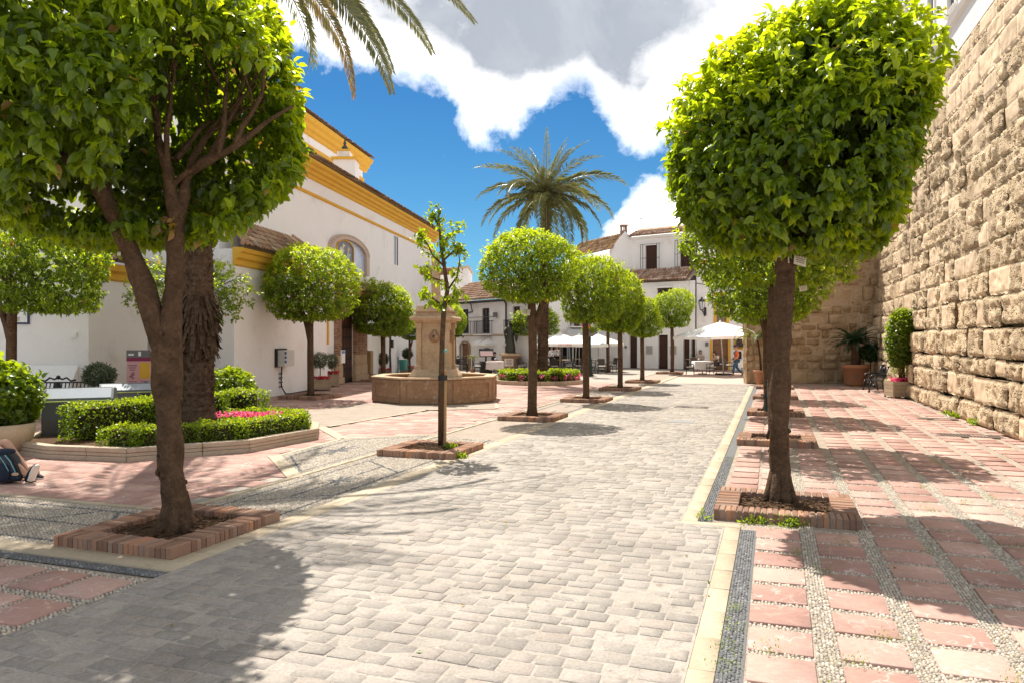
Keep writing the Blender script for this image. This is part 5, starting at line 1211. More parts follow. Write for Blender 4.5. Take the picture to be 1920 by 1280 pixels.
# --- brick surrounds at the tree feet
BRM = MB().cbox((0, 0, 0), (.25, .052, .12), 0, .008).mesh('brick')
BRM.materials.append(BRICK)
def surround(a, b, la, lb, label, single, soil=True, w=.25):
    c = ab(a, b); t = empty('tree_surround', tuple(c), TH, label, 'tree surround', 'brick surrounds at the feet of the trees')
    m = MB() ; hx, hy = lb/2, la/2; P = []
    n = int(2*hx/.06)
    for i in range(n):
        x = -hx+(i+.5)*2*hx/n; P += [(x, -hy+w/2, PI/2), (x, hy-w/2, PI/2)]
    n = int((2*hy-2*w)/.06)
    for i in range(n):
        y = -hy+w+(i+.5)*(2*hy-2*w)/n; P += [(-hx+w/2, y, 0), (hx-w/2, y, 0)]
    for x, y, rz in P:
        zc = .045+random.uniform(-.005, .005); r_ = rz+random.uniform(-.03, .03)
        if single: link('brick', BRM, None, t, loc=(x+random.uniform(-.004, .004), y+random.uniform(-.004, .004), zc), rot=(random.uniform(-.02, .02), random.uniform(-.02, .02), r_))
        else: m.tone = random.random(); m.cbox((x, y, zc), (.25, .052, .12), r_, .006)
    if not single: tag(m.build('bricks', BRICK, t), kind='stuff')
    mm = MB(); mm.box(-hx+.01, hx-.01, -hy+.01, -hy+w-.01, -.02, .088); mm.box(-hx+.01, hx-.01, hy-w+.01, hy-.01, -.02, .088); mm.box(-hx+.01, -hx+w-.01, -hy+w-.01, hy-w+.01, -.02, .088); mm.box(hx-w+.01, hx-.01, -hy+w-.01, hy-w+.01, -.02, .088); mm.build('joint_mortar', GROUT, t)
    nn = 16; vs = [(-hx+w+(2*hx-2*w)*i/nn, -hy+w+(2*hy-2*w)*j/nn, .035+.035*noise.noise(Vector((i*.7+a, j*.7, b)))+.02*noise.noise(Vector((i*1.9, j*1.9, a)))) for j in range(nn+1) for i in range(nn+1)]
    s = MB(); s.add(vs, [(j*(nn+1)+i, j*(nn+1)+i+1, (j+1)*(nn+1)+i+1, (j+1)*(nn+1)+i) for j in range(nn) for i in range(nn)]); s.build('soil', SOIL, t, smooth=True)
    if single:
        q = MB()
        for _ in range(260):
            x, y = random.uniform(-hx+w+.02, hx-w-.02), random.uniform(-hy+w+.02, hy-w-.02); q.tone = random.random(); q.cbox((x, y, .06+random.uniform(-.01, .015)), (random.uniform(.02, .06), random.uniform(.01, .025), .008), random.uniform(0, 3))
        tag(q.build('bark_chips', SOIL, t), kind='stuff')
    return t
surround(6.0, -5.72, 1.55, 1.40, 'worn brick surround under the big forked tree at left', True)
surround(9.08, .12, 1.35, 1.48, 'wide brick surround under the big round tree at right', True)
surround(11.78, -5.6, 1.38, 1.40, 'orange brick surround at the foot of the staked sapling', True)
for a, lb in ((17.6, 'brick surround at the foot of the third tree of the left row'), (23.2, 'brick surround at the foot of the fourth tree of the left row'), (28.7, 'brick surround at the foot of the fifth tree of the left row'), (34.0, 'brick surround at the foot of the sixth tree of the left row'), (43.3, 'low brick surround under the lone tree before the brown doors')):
    surround(a, -5.6, 1.4, 1.4, lb, False)
for a, lb in ((15.1, 'second brick surround of the right row with a soil-filled middle'), (20.8, 'third brick surround of the right row by the lamp post foot'), (26.3, 'fourth brick surround of the right row'), (31.8, 'empty brick surround farthest along the right row')):
    surround(a, .05, 1.3, 1.4, lb, False)
for (u, v, lb) in ((582, 745, 'thin brick surround under the dome-shaped tree by the chapel'), (718, 714, 'brick surround under the tree before the church door')):
    a, b = toab(gp(u, v)); surround(a, b, 1.5, 1.5, lb, False)

# --- palms
def frond_mesh(L, bend, n=46, ll=.55, seed=0, droop=.5, brown=0.0, vee=.5, curl=1.3, wl=.011, tw=0.0):
    """rachis leaves the origin along +x and bends down; leaflets along both sides"""
    rr = random.Random(seed); mb = MB(); pts = []; x = z = 0.0; ang = 0.0; N = n
    for i in range(N+1):
        pts.append(Vector((x, 0, z))); ang -= bend/N*(.5+1.0*i/N); x += L/N*math.cos(ang); z += L/N*math.sin(ang)
    mb.tone = .6; mb.tube(pts[::3]+[pts[-1]], [max(.004, .028*(1-.85*k/(len(pts[::3])))) for k in range(len(pts[::3])+1)], 5)
    for i in range(3, N+1):
        f = i/N; l = ll*math.sin(PI*min(1, .12+f*.83))**.6*(1.05-.45*f)
        t = (pts[i]-pts[i-1]).normalized(); up_ = Vector((0, 1, 0)).cross(t)*-1
        for sgn in (-1, 1):
            for q in range(2):
                b = pts[i-1].lerp(pts[i], rr.random()); d = (t*(.6+.5*f)+(Vector((0, math.cos(tw), 0))+up_*math.sin(tw))*sgn*(1.05-.3*f)+up_*vee*rr.uniform(-.2, 1)).normalized()
                tip = b+d*l*rr.uniform(.8, 1.1)+Vector((0, 0, -droop*l*rr.uniform(.4, 1))); mid = b+d*l*.5; w_ = t.cross(d).cross(d).normalized()*wl
                mb.tone = min(1, max(0, rr.gauss(.35, .15)+(brown*f if rr.random() < .8 else 0)))
                mb.add([b, mid+w_, tip, mid-w_], [(0, 1, 2), (0, 2, 3)])
    return mb.mesh('frond')
def palm(label, base, ztop, Rs, L, nf, seed, shag=0, lean=(0, 0), ll=.55, extra=()):
    t = empty('palm_tree', tuple(base), 0, label, 'palm tree'); rr = random.Random(seed)
    m = MB(); N = int(ztop/.085); pts = []; rads = []
    for i in range(N+1):
        f = i/N; pts.append((lean[0]*f, lean[1]*f, ztop*f-.05)); r = Rs[0]*(1-f)+Rs[1]*f+Rs[0]*.45*max(0, 1-f*ztop/.9)**2
        rads.append(r*(1+.05*(i % 2)))
    m.tube(pts, rads, 14, lump=.16, seed=seed)
    wpart_ = m.build('trunk', PBARK, t)
    m = MB(); z = .1
    while z < ztop-.1:
        f = z/ztop; r = Rs[0]*(1-f)+Rs[1]*f; n = 9
        for k in range(n):
            th = 2*PI*(k+(.5 if int(z/.11) % 2 else 0))/n+rr.uniform(-.1, .1); c, s = math.cos(th), math.sin(th); cx, cy = lean[0]*f, lean[1]*f; m.tone = rr.random()
            o = .035*rr.uniform(.5, 1.5); hw = r*.28
            q = [(cx+c*r*.95-s*hw, cy+s*r*.95+c*hw, z-.05), (cx+c*r*.95+s*hw, cy+s*r*.95-c*hw, z-.05), (cx+c*(r+o)+s*hw*.5, cy+s*(r+o)-c*hw*.5, z+.05), (cx+c*(r+o)-s*hw*.5, cy+s*(r+o)+c*hw*.5, z+.05), (cx+c*r*.9, cy+s*r*.9, z+.08)]
            m.add(q, [(0, 1, 2, 3), (3, 2, 4)])
        z += .11
    for k in range(shag):
        th = rr.uniform(0, 2*PI); z = rr.uniform(1.6, 2.7)*1.0; r = Rs[0]*1.02; c, s = math.cos(th), math.sin(th); l = rr.uniform(.15, .38); o = rr.uniform(.04, .17); m.tone = rr.random(); w_ = rr.uniform(.02, .06)
        m.add([(c*r-s*w_, s*r+c*w_, z), (c*r+s*w_, s*r-c*w_, z), (c*(r+o)+s*w_*.4+rr.uniform(-.04, .04), s*(r+o)-c*w_*.4, z-l), (c*(r+o)-s*w_*.4, s*(r+o)+c*w_*.4, z-l)], [(0, 1, 2, 3)])
    tag(m.build('leaf_bases', PBARK, t), kind='stuff')
    VR = [frond_mesh(L, 1.0, 36, seed=seed+1, ll=ll, droop=.25, tw=.5), frond_mesh(L, 1.35, 36, tw=-.5, seed=seed+2, ll=ll, droop=.5), frond_mesh(L*.95, 1.6, 36, seed=seed+3, ll=ll, droop=.4), frond_mesh(L*.9, .5, seed=seed+4, ll=ll*.8, droop=.2)]
    for v in VR: v.materials.append(L_PALM)
    for i in range(nf):
        f = (i+.5)/nf; el_ = 1.40-1.95*f**.95+rr.uniform(-.08, .08); azm = i*2.39996+rr.uniform(-.15, .15)
        v = VR[3] if f < .1 else VR[0] if f < .35 else VR[1] if f < .75 else VR[2]
        s = .8+.25*min(1, f*3)
        o = link('frond', v, None, t, loc=(lean[0], lean[1], ztop-.05), rot=(rr.uniform(-.3, .3), -el_, azm), scale=(s*rr.uniform(.9, 1.08),)*3); o.rotation_mode = 'XYZ'
    for (az_, el_, sc_, me) in extra:
        o = link('frond', me, L_PALM, t, loc=(lean[0], lean[1], ztop-.05), rot=(0, -el_, az_), scale=(sc_,)*3)
    m = MB()
    for k in range(26):
        th = rr.uniform(0, 2*PI); e = rr.uniform(.3, 1.2); m.tone = .0; p = Vector((lean[0], lean[1], ztop)); d = Vector((math.cos(th)*math.cos(e), math.sin(th)*math.cos(e), math.sin(e))); m.tube([p, p+d*.45, p+d*.75+Vector((0, 0, -.05))], [.03, .022, .012], 5)
    m.build('flower_stalks', mat('orange_stalk', [(.42, .22, .04), (.5, .30, .07)], 6, .7, .1, 30, .1, .2), t)
    return t
CPb = Vector((at(1017, 34), 34, .25))
palm('feathery palm tree rising from the far round flower bed', CPb, 8.35, (.24, .19), 3.6, 38, 5, lean=(.15, 0), ll=.55)
LPb = Vector((at(372, 14.8), 14.8, .2))
bf = frond_mesh(5.4, 1.05, 110, .62, 91, .25, .15, .1, wl=.016, tw=1.0); bf2 = frond_mesh(5.2, 1.15, 110, .60, 92, .28, .8, .1, wl=.016, tw=-.9)
palm('near palm with shaggy dark trunk, its fronds hanging above the crown', LPb, 10.1, (.29, .24), 4.4, 42, 8, shag=420, lean=(-.05, 0), ll=.6,
     extra=[(.0, -.28, 1.0, bf), (.04, -.06, 1.03, bf), (-.10, -.36, .98, bf2), (.10, -.20, .93, bf), (.22, .18, 1.12, bf), (-.3, .02, .95, bf), (-.5, .1, .9, bf)])

# --- hedges and bushes
def hedge(name, label, cat, path, w, h, n_per, L, z0=0.2, parent=None, closed=False, kind=None, toned=0.5, group=None, m_=None):
    path = [Vector(p) for p in path]; V, Fc, T_, n = [], [], [], 0; core = MB()
    for A, B in zip(path[:-1], path[1:]):
        d = (B-A); ln = d.length; d.normalize(); nn = Vector((-d.y, d.x, 0))
        cnt = int(n_per*ln*(2*h+w)); 
        if cnt < 3: continue
        q = RG.random(cnt)*(2*h+w); s = RG.random(cnt)*(ln+w*.6)-w*.3
        side = np.where(q < h, -1.0, np.where(q < h+w, 0.0, 1.0))
        off = np.where(side == 0, (q-h)-w/2, side*w/2); zc = np.where(side == 0, h, np.where(side < 0, q, q-h-w))
        jit = RG.normal(0, .02, (cnt, 3)); P = np.array(A)[None]+s[:, None]*np.array(d)+off[:, None]*np.array(nn)+np.array([0, 0, z0])+zc[:, None]*np.array([0, 0, 1])+jit
        bump_ = .03*np.sin(s*5+off*9)+.02*np.sin(s*13); P[:, 2] += bump_*(zc/h)
        O = np.where(side[:, None] == 0, np.array([0, 0, 1.0]), side[:, None]*np.array(nn)+np.array([0, 0, .25]))
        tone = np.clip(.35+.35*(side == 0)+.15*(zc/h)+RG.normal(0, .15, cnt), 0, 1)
        v, f, t = leaf_geo(P-np.array(O)*.02, norm(O+RG.normal(0, .7, (cnt, 3))), norm(O+RG.normal(0, .5, (cnt, 3))), L*RG.uniform(.7, 1.2, cnt), .95, tone, LEAF_LO)
        V.append(v); Fc.append(f+n); T_.append(t); n += len(v)
        for E_, sg in ((A, -1), (B, 1)):
            ce_ = int(n_per*w*h*1.1)
            if ce_ < 2: continue
            P2 = np.array(E_)[None]+np.array(d)*sg*w*.30+RG.uniform(-.5, .5, ce_)[:, None]*w*np.array(nn)+np.array([0, 0, z0])+RG.uniform(0, h, ce_)[:, None]*np.array([0, 0, 1.0])+RG.normal(0, .02, (ce_, 3))
            O2 = np.tile(np.array(d)*sg+np.array([0, 0, .2]), (ce_, 1)); v, f, t = leaf_geo(P2, norm(O2+RG.normal(0, .7, (ce_, 3))), norm(O2+RG.normal(0, .5, (ce_, 3))), L*RG.uniform(.7, 1.2, ce_), .95, np.clip(.4+RG.normal(0, .15, ce_), 0, 1), LEAF_LO); V.append(v); Fc.append(f+n); T_.append(t); n += len(v)
        c = (A+B)/2; core.cbox((c.x, c.y, z0+h*.47), (max(.05, ln-w*.25), w*.66, h*.84), math.atan2(d.y, d.x))
    org = path[0].copy(); org.z = z0
    root = empty(name, tuple(org), 0, label, cat, group)
    me = np_mesh('foliage', np.concatenate(V)-np.array(org), [np.concatenate(Fc)], np.concatenate(T_)); me.materials.append(m_ or L_HEDGE); tag(link('foliage', me, None, root), kind='stuff')
    wpart(core, 'dark_core', mat('hedge_dark_core', [(.03, .028, .012), (.06, .05, .02)], 20, .95, .8, 30, 0, .1), root)  # solid dark box filling the hedge, inner shade put into its colour
    return root
def ball_geo(c, R3, n, k, L, seed, tpl=LEAF_LO, droop=.1, lo=.2, hi=.8, W=.95, shell=.3):
    r = np.random.default_rng(seed); d = rdir(n, r); rad = (1-shell*r.random(n)**1.5)*lumps(d, seed, .08); C = d*rad[:, None]*np.array(R3)+np.array(c)
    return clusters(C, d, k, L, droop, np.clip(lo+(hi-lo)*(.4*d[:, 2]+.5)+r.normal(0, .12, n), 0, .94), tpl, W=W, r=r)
def bush_obj(name, part, geo, m_, root, world=True):
    v, f, t = geo; me = np_mesh(part, v-(np.array(root.location) if world else 0), [f], np.minimum(t, .93)); me.materials.append(m_)
    return tag(link(part, me, None, root), kind='stuff')
def flowers(root, c, ext, n, m_, seed, name='flowers', s=.035):
    r = np.random.default_rng(seed); P = np.array(c)+r.uniform(-1, 1, (n, 3))*np.array(ext)
    return bush_obj('x', name, clusters(P, np.tile([0, 0, 1.0], (n, 1)), 5, s, -.2, r.uniform(.2, .9, n), LEAF_LO, W=1.3, jit=.012, r=r), m_, root)

# near bed: stone kerb, mulch, hedges, pink flowers
bedp = [gp(*q) for q in [(86, 858), (237, 864), (380, 853), (469, 846), (597, 821.5)]]
back_ = [Vector((-4.05, 15.7, 0)), Vector((-4.9, 16.9, 0)), Vector((-6.6, 17.3, 0)), Vector((-8.3, 16.0, 0)), Vector((-9.0, 14.2, 0)), Vector((-8.7, 12.9, 0))]
ring = bedp+back_; cen = sum(ring, Vector())/len(ring)
bed = empty('flower_bed', (cen.x, cen.y, 0), 0, 'near raised bed with moulded stone kerb round the shaggy palm', 'flower bed')
for i in range(len(ring)):
    A, B = ring[i], ring[(i+1) % len(ring)]; d = (B-A).normalized(); inn = Vector((-d.y, d.x, 0)); inn = inn if inn.dot(cen-A) > 0 else -inn
    nseg = max(1, round((B-A).length/.9))
    for k in range(nseg):
        P, Q = A.lerp(B, k/nseg)+d*.004, A.lerp(B, (k+1)/nseg)-d*.004
        Pi, Qi = P+(cen-P).normalized()*.17, Q+(cen-Q).normalized()*.17
        mb = MB()
        for (z0, z1, o) in ((-.02, .062, 0), (.066, .125, .012), (.129, .205, .0)):
            oo = inn*o; mb.hexa([P+oo+Vector((0, 0, z0)), Q+oo+Vector((0, 0, z0)), Qi+Vector((0, 0, z0)), Pi+Vector((0, 0, z0)), P+oo+Vector((0, 0, z1)), Q+oo+Vector((0, 0, z1)), Qi+Vector((0, 0, z1)), Pi+Vector((0, 0, z1))])
        wpart(mb, 'kerb_stone', KERB, bed, bevel=.012)
m = MB(); m.sheet([p+(cen-p)*.04 for p in ring], .16); wpart(m, 'mulch', SOIL, bed)
ins = [p+(cen-p).normalized()*.42 for p in ring]
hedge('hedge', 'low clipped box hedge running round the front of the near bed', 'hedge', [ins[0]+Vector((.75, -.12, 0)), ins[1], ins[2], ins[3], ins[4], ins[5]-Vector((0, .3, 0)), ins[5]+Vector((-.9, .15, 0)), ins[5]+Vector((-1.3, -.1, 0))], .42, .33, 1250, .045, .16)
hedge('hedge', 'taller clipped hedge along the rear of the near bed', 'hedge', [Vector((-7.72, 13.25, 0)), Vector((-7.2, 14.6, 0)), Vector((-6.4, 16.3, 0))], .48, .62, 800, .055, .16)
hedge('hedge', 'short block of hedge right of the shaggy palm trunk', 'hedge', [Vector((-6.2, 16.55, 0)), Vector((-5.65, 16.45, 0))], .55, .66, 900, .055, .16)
fl = empty('pink_flowers', (-5.0, 14.6, .16), 0, 'patch of pink cyclamen flowers inside the near hedge', 'flowers')
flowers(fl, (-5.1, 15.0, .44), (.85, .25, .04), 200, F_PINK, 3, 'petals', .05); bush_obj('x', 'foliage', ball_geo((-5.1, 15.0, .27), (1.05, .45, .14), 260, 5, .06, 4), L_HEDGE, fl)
# far round bed
fc = Vector((at(1010, 33.7), 33.7, 0)); R = 2.05
fb = empty('flower_bed', tuple(fc), 0, 'far round bed with low stone kerb around the feathery palm', 'flower bed')
for k in range(20):
    t0_, t1_ = 2*PI*k/20+.004, 2*PI*(k+1)/20-.004; mb = MB(); mb.hexa([(fc.x+r_*math.cos(t), fc.y+r_*math.sin(t), z) for z in (-.02, .16) for r_, t in ((R, t0_), (R, t1_), (R-.2, t1_), (R-.2, t0_))]); wpart(mb, 'kerb_stone', KERB, fb)
m = MB(); m.sheet([(fc.x+1.9*math.cos(2*PI*k/20), fc.y+1.9*math.sin(2*PI*k/20)) for k in range(20)], .1); wpart(m, 'mulch', SOIL, fb)
hedge('hedge', 'low round hedge of the far bed with pink flowers in it', 'hedge', [fc+Vector((1.6*math.cos(2*PI*k/18), 1.6*math.sin(2*PI*k/18), 0)) for k in range(19)], .42, .42, 480, .07, .12)
fl = empty('pink_flowers', tuple(fc+Vector((0, -1.7, .3))), 0, 'pink flowers dotted through the far round hedge', 'flowers')
r = np.random.default_rng(9); th = r.uniform(PI*1.1, PI*1.95, 34); Pn = np.stack([fc.x+1.83*np.cos(th), fc.y+1.83*np.sin(th), r.uniform(.22, .42, 34)], 1)
bush_obj('x', 'petals', clusters(Pn, np.tile([0, -1, .3], (34, 1)), 7, .075, 0, r.uniform(.2, .9, 34), LEAF_LO, W=1.3, jit=.04, r=r), F_PINK, fl)
# ------------------------------------------------------------------ fountain
fcn = Vector((at(817.5, 24.35), 24.35, 0)); RF = 2.06; fr_ = PI/8*0-.05
t = empty('fountain', tuple(fcn), 0, 'octagonal stone fountain with a square shaft carrying a stone cross', 'fountain')
def octo(r, z, n=8): return [(r*math.cos(2*PI*(k+.5)/n+fr_), r*math.sin(2*PI*(k+.5)/n+fr_), z) for k in range(n)]
m = MB(); rings = [octo(RF, 0), octo(RF, .74), octo(RF-.28, .74), octo(RF-.28, .25)]
vs = sum(rings, []); fs = []
for i in range(3): fs += [(i*8+k, i*8+(k+1) % 8, (i+1)*8+(k+1) % 8, (i+1)*8+k) for k in range(8)]
fs.append(tuple(range(24, 32))); m.add(vs, fs); m.build('basin', FST, t, bevel=.01)
for k in range(8):   # framed panels and rim stones
    A, B = Vector(octo(RF, 0)[k]), Vector(octo(RF, 0)[(k+1) % 8]); d = (B-A).normalized(); o = Vector((d.y, -d.x, 0)); L = (B-A).length
    o = o if o.dot(A) > 0 else -o
    def bx(mb, s0, s1, z0, z1, o0, o1): mb.hexa([A+d*s0+o*o0+Vector((0, 0, z0)), A+d*s1+o*o0+Vector((0, 0, z0)), A+d*s1+o*o1+Vector((0, 0, z0)), A+d*s0+o*o1+Vector((0, 0, z0)), A+d*s0+o*o0+Vector((0, 0, z1)), A+d*s1+o*o0+Vector((0, 0, z1)), A+d*s1+o*o1+Vector((0, 0, z1)), A+d*s0+o*o1+Vector((0, 0, z1))])
    mb = MB(); bx(mb, .02, .18, .03, .72, .003, .03); bx(mb, L-.18, L-.02, .03, .72, .003, .03); bx(mb, .18, L-.18, .60, .72, .003, .03); bx(mb, .18, L-.18, .03, .16, .003, .03); mb.build('panel_frame', FST, t)
    mb = MB(); Ai, Bi = Vector(octo(RF-.33, 0)[k]), Vector(octo(RF-.33, 0)[(k+1) % 8]); Ao, Bo = Vector(octo(RF+.055, 0)[k]), Vector(octo(RF+.055, 0)[(k+1) % 8]); g_ = d*.004
    mb.hexa([p+Vector((0, 0, z)) for z in (.743, .80) for p in (Ao+g_, Bo-g_, Bi-g_, Ai+g_)]); mb.build('rim_stone', FSTT, t, bevel=.012)
MB().add([(p[0], p[1], .60) for p in octo(RF-.3, 0)], [tuple(range(8))]).build('water', mat('fountain_water', [(.16, .13, .07), (.22, .18, .10)], 4, .12, .15, 8, 0, .6), t)
m = MB(); a = .52
def sq(m, r0, r1, z0, z1, ch=0.0): m.lathe([(r0*1.4142, z0), (r1*1.4142, z1)], 4, (0, 0, 0), rot=0)
def rotz(mb, ang):
    c, s = math.cos(ang), math.sin(ang); mb.v = [(x*c-y*s, x*s+y*c, z) for x, y, z in mb.v]; return mb
sq(m, .80, .74, .3, .78); sq(m, .74, .60, .78, 1.0); rotz(m, -.12).build('shaft_base', FSTT, t, bevel=.01)
m = MB(); sq(m, .46, .44, 1.0, 2.48)
rotz(m, -.12).build('shaft', FSTT, t)
for sx in (-1, 1):
    for sy in (-1, 1):
        m = MB(); m.cbox((sx*.45, sy*.45, 1.75), (.16, .16, 1.45), 0, .01); m.cbox((sx*.46, sy*.46, 2.4), (.22, .22, .18), 0, .02); m.cbox((sx*.46, sy*.46, 1.07), (.22, .22, .14), 0, .02)
        rotz(m, -.12).build('pilaster', FSTT, t)
m = MB(); sq(m, .55, .58, 2.481, 2.54); sq(m, .68, .72, 2.54, 2.62); sq(m, .72, .68, 2.62, 2.68); sq(m, .56, .54, 2.68, 2.82); sq(m, .60, .60, 2.82, 2.88); sq(m, .56, .50, 2.88, 3.02)
rotz(m, -.12).build('cornice', FSTT, t, bevel=.008)
m = MB(); sq(m, .26, .16, 3.02, 3.4); sq(m, .13, .12, 3.4, 4.62); rotz(m, -.12).build('cross_shaft', FSTT, t, bevel=.02)
m = MB(); m.tube([(-.50, .06, 4.16), (-.46, .055, 4.16), (.46, -.055, 4.16), (.50, -.06, 4.16)], [.11, .125, .125, .11], 10); m.build('cross_arm', FST, t, smooth=False)
for dx, dy in ((1, 0), (-1, 0), (0, -1), (0, 1)):
    m = MB(); m.tube([(dx*.44, dy*.44, 2.05), (dx*.85, dy*.85, 2.06), (dx*.9, dy*.9, 2.0)], .022, 6); m.build('spout', DGREEN, t)
    m = MB(); m.lathe([(.06, 0), (.16, .06), (.18, .16), (.15, .26), (.08, .33), (.05, .4)], 8, (dx*.46, dy*.46, 1.85)); m.build('carved_mask', FST, t, smooth=True)

# ------------------------------------------------------------------ statue
sp = Vector((at(957, 44), 44, 0))
t = empty('statue', tuple(sp), 0, 'dark bronze statue of a robed standing figure on a brick pedestal', 'statue')
m = MB(); m.cbox((0, 0, .5), (.92, .92, 1.0), .15); m.build('pedestal', BRICK, t)
m = MB(); m.cbox((0, 0, 1.07), (1.16, 1.16, .14), .15, .02); m.cbox((0, 0, .05), (1.0, 1.0, .1), .15, .01); m.build('pedestal_slabs', FSTT, t)
m = MB(); m.cbox((-.08, -.50, .62), (.52, .05, .44), .15); pl = m.build('plaque', mat('plaque_tiles', [(.68, .60, .48), (.74, .66, .55)], 5, .5, .05, 30, 0, .4), t)
m = MB()
for i in range(4): m.cbox((-.085, -.533, .74-.075*i), (.34-.05*(i % 2), .006, .022), .15)
m.build('plaque_lettering', INK, pl)
m = MB(); m.lathe([(.36, 1.14), (.36, 1.2)], 12); m.build('statue_base', BRONZE, t)
m = MB(); V_ = [(.24, 1.2), (.25, 1.4), (.22, 1.75), (.19, 2.1), (.21, 2.35), (.25, 2.55), (.24, 2.66), (.12, 2.74), (.07, 2.78)]
n_ = 18
vs = []
for r_, z in V_:
    for k in range(n_):
        th = 2*PI*k/n_; f = 1+.10*math.sin(th*6+z*1.5)*(1 if z < 2.3 else .3); vs.append((r_*f*math.cos(th)*1.1, r_*f*.72*math.sin(th), z))
m.add(vs, [(i*n_+k, i*n_+(k+1) % n_, (i+1)*n_+(k+1) % n_, (i+1)*n_+k) for i in range(len(V_)-1) for k in range(n_)]); m.build('robe', BRONZE, t, smooth=True)
m = MB(); m.ball((0, -.02, 2.88), .115, 12, 8, (.85, .95, 1.15)); m.lathe([(.13, 0), (.12, .05), (.03, .06)], 12, (0, 0, 2.95)); m.ball((0, -.13, 2.87), .025, 6, 4); m.build('head', BRONZE, t, smooth=True)
m = MB(); m.tube([(-.24, 0, 2.62), (-.33, -.03, 2.35), (-.31, -.10, 2.08)], [.08, .075, .045], 8); m.ball((-.31, -.12, 2.03), .045, 8, 5)
m.tube([(.24, 0, 2.62), (.34, -.05, 2.38), (.16, -.24, 2.34)], [.08, .075, .045], 8); m.ball((.12, -.26, 2.35), .045, 8, 5); m.build('arms', BRONZE, t, smooth=True)
m = MB(); m.tube([(.27, .03, 2.6), (.36, .02, 2.2), (.34, .04, 1.8)], [.07, .12, .04], 8); m.build('cloak_fold', BRONZE, t, smooth=True)
m = MB(); m.cbox((.06, -.28, 2.42), (.16, .04, .2), .1); m.build('book', BRONZE, t)

# ------------------------------------------------------------------ cafe parasols
def parasol(label, u, Y, w, zeave, ztop, yaw, uo=0.0, valance=.16, printed=False, pole_u=None, tilt=0.0):
    c = Vector((at(u, Y), Y, 0)); t = empty('parasol', tuple(c), yaw, label, 'parasol', 'cream cafe parasols of the square')
    m = MB(); h = w/2; n = 6; vs = []; fs = []
    cs = [(-h, -h), (h, -h), (h, h), (-h, h)]
    for k in range(4):
        A, B = cs[k], cs[(k+1) % 4]; b0 = len(vs)
        for i in range(n+1):
            for j in range(n+1):
                f = i/n; q = j/n; x, y = (A[0]+(B[0]-A[0])*q)*f, (A[1]+(B[1]-A[1])*q)*f
                sag = -.07*w*.5*math.sin(PI*f)*math.sin(PI*q)-.03*math.sin(PI*q)*f*0
                vs.append((x, y, zeave+(ztop-zeave)*(1-f)+sag+tilt*x))
        fs += [(b0+i*(n+1)+j, b0+i*(n+1)+j+1, b0+(i+1)*(n+1)+j+1, b0+(i+1)*(n+1)+j) for i in range(n) for j in range(n)]
    m.add(vs, fs)
    for v_ in (1,): m.add([(x, y, z-.012) for x, y, z in vs], [tuple(reversed(f)) for f in fs])
    m.build('canopy', CANVAS, t, smooth=False)
    m = MB(); mm = 8
    for k in range(4):
        A, B = cs[k], cs[(k+1) % 4]; r_ = []
        for j in range(mm+1):
            q = j/mm; x, y = A[0]+(B[0]-A[0])*q, A[1]+(B[1]-A[1])*q; o = 1+.012*math.sin(j*2.1)
            r_.append(((x, y, zeave+tilt*x), (x*o, y*o, zeave-valance+tilt*x+.015*math.sin(j*3))))
        m.add([p for a_ in r_ for p in a_], [(2*j, 2*j+2, 2*j+3, 2*j+1) for j in range(mm)])
    m.build('valance', CANVAS, t)
    if printed:
        for k in (0, 3):
            a_ = [0, PI/2, PI, -PI/2][k]
            for row, s_, zz_ in ((0, .10, 0),):
                cu = bpy.data.curves.new('print', 'FONT'); cu.body = 'VICTORIA'; cu.size = .17; cu.align_x = 'CENTER'
                tmp_ = bpy.data.objects.new('tmp', cu); COL.objects.link(tmp_); bpy.context.view_layer.update(); me_ = bpy.data.meshes.new_from_object(tmp_.evaluated_get(bpy.context.evaluated_depsgraph_get())); bpy.data.objects.remove(tmp_)
                o = bpy.data.objects.new('printed_word', me_); COL.objects.link(o); o.parent = t; me_.materials.clear(); me_.materials.append(REDINK)
                o.location = (math.sin(a_)*(h*1.02+.01), -math.cos(a_)*(h*1.02+.01), zeave-valance+.03); o.rotation_euler = (PI/2, 0, a_)
    px_ = at(pole_u, Y)-c.x if pole_u else 0
    m = MB(); m.tube([(px_, 0, 0), (0, 0, ztop)], .035, 8); m.build('pole', PWOOD if printed else CUSH, t, smooth=True)
    m = MB(); m.cbox((px_, 0, .04), (.7, .7, .08), 0, .01); m.build('base_plate', IRON, t)
    m = MB()
    for (x, y) in cs+[(h, 0), (0, h), (-h, 0), (0, -h)]: m.tube([(0, 0, ztop-.05), (x*.97, y*.97, zeave-.01+tilt*x)], .012, 4)
    m.build('ribs', PWOOD, t)
    m = MB(); m.ball((0, 0, ztop+.02), .05, 8, 5); m.build('finial', CANVAS, t)
    return t
parasol('single cream parasol with slanting pole left of the statue', 919, 47, 1.75, 1.72, 2.24, .6, pole_u=926)
parasol('cream parasol with red print just behind the statue', 975, 46.6, 2.4, 1.70, 2.18, .15, printed=True)
parasol('cream parasol with red print right of the palm trunk', 1050, 42.5, 2.9, 1.72, 2.3, .12, printed=True)
parasol('cream parasol between the palm trunk and the next one', 1010, 46.5, 2.5, 1.72, 2.22, -.1)
parasol('cream parasol with drooping corner behind the fourth tree', 1086, 45, 2.5, 1.66, 2.22, .5)
parasol('rightmost of the far cream parasols with a peaked top', 1122, 46.5, 2.6, 1.70, 2.28, .1)
parasol('large white parasol over the laid tables by the ochre door', 1350, 41.5, 3.75, 2.14, 2.92, .35, pole_u=1358, tilt=.03)

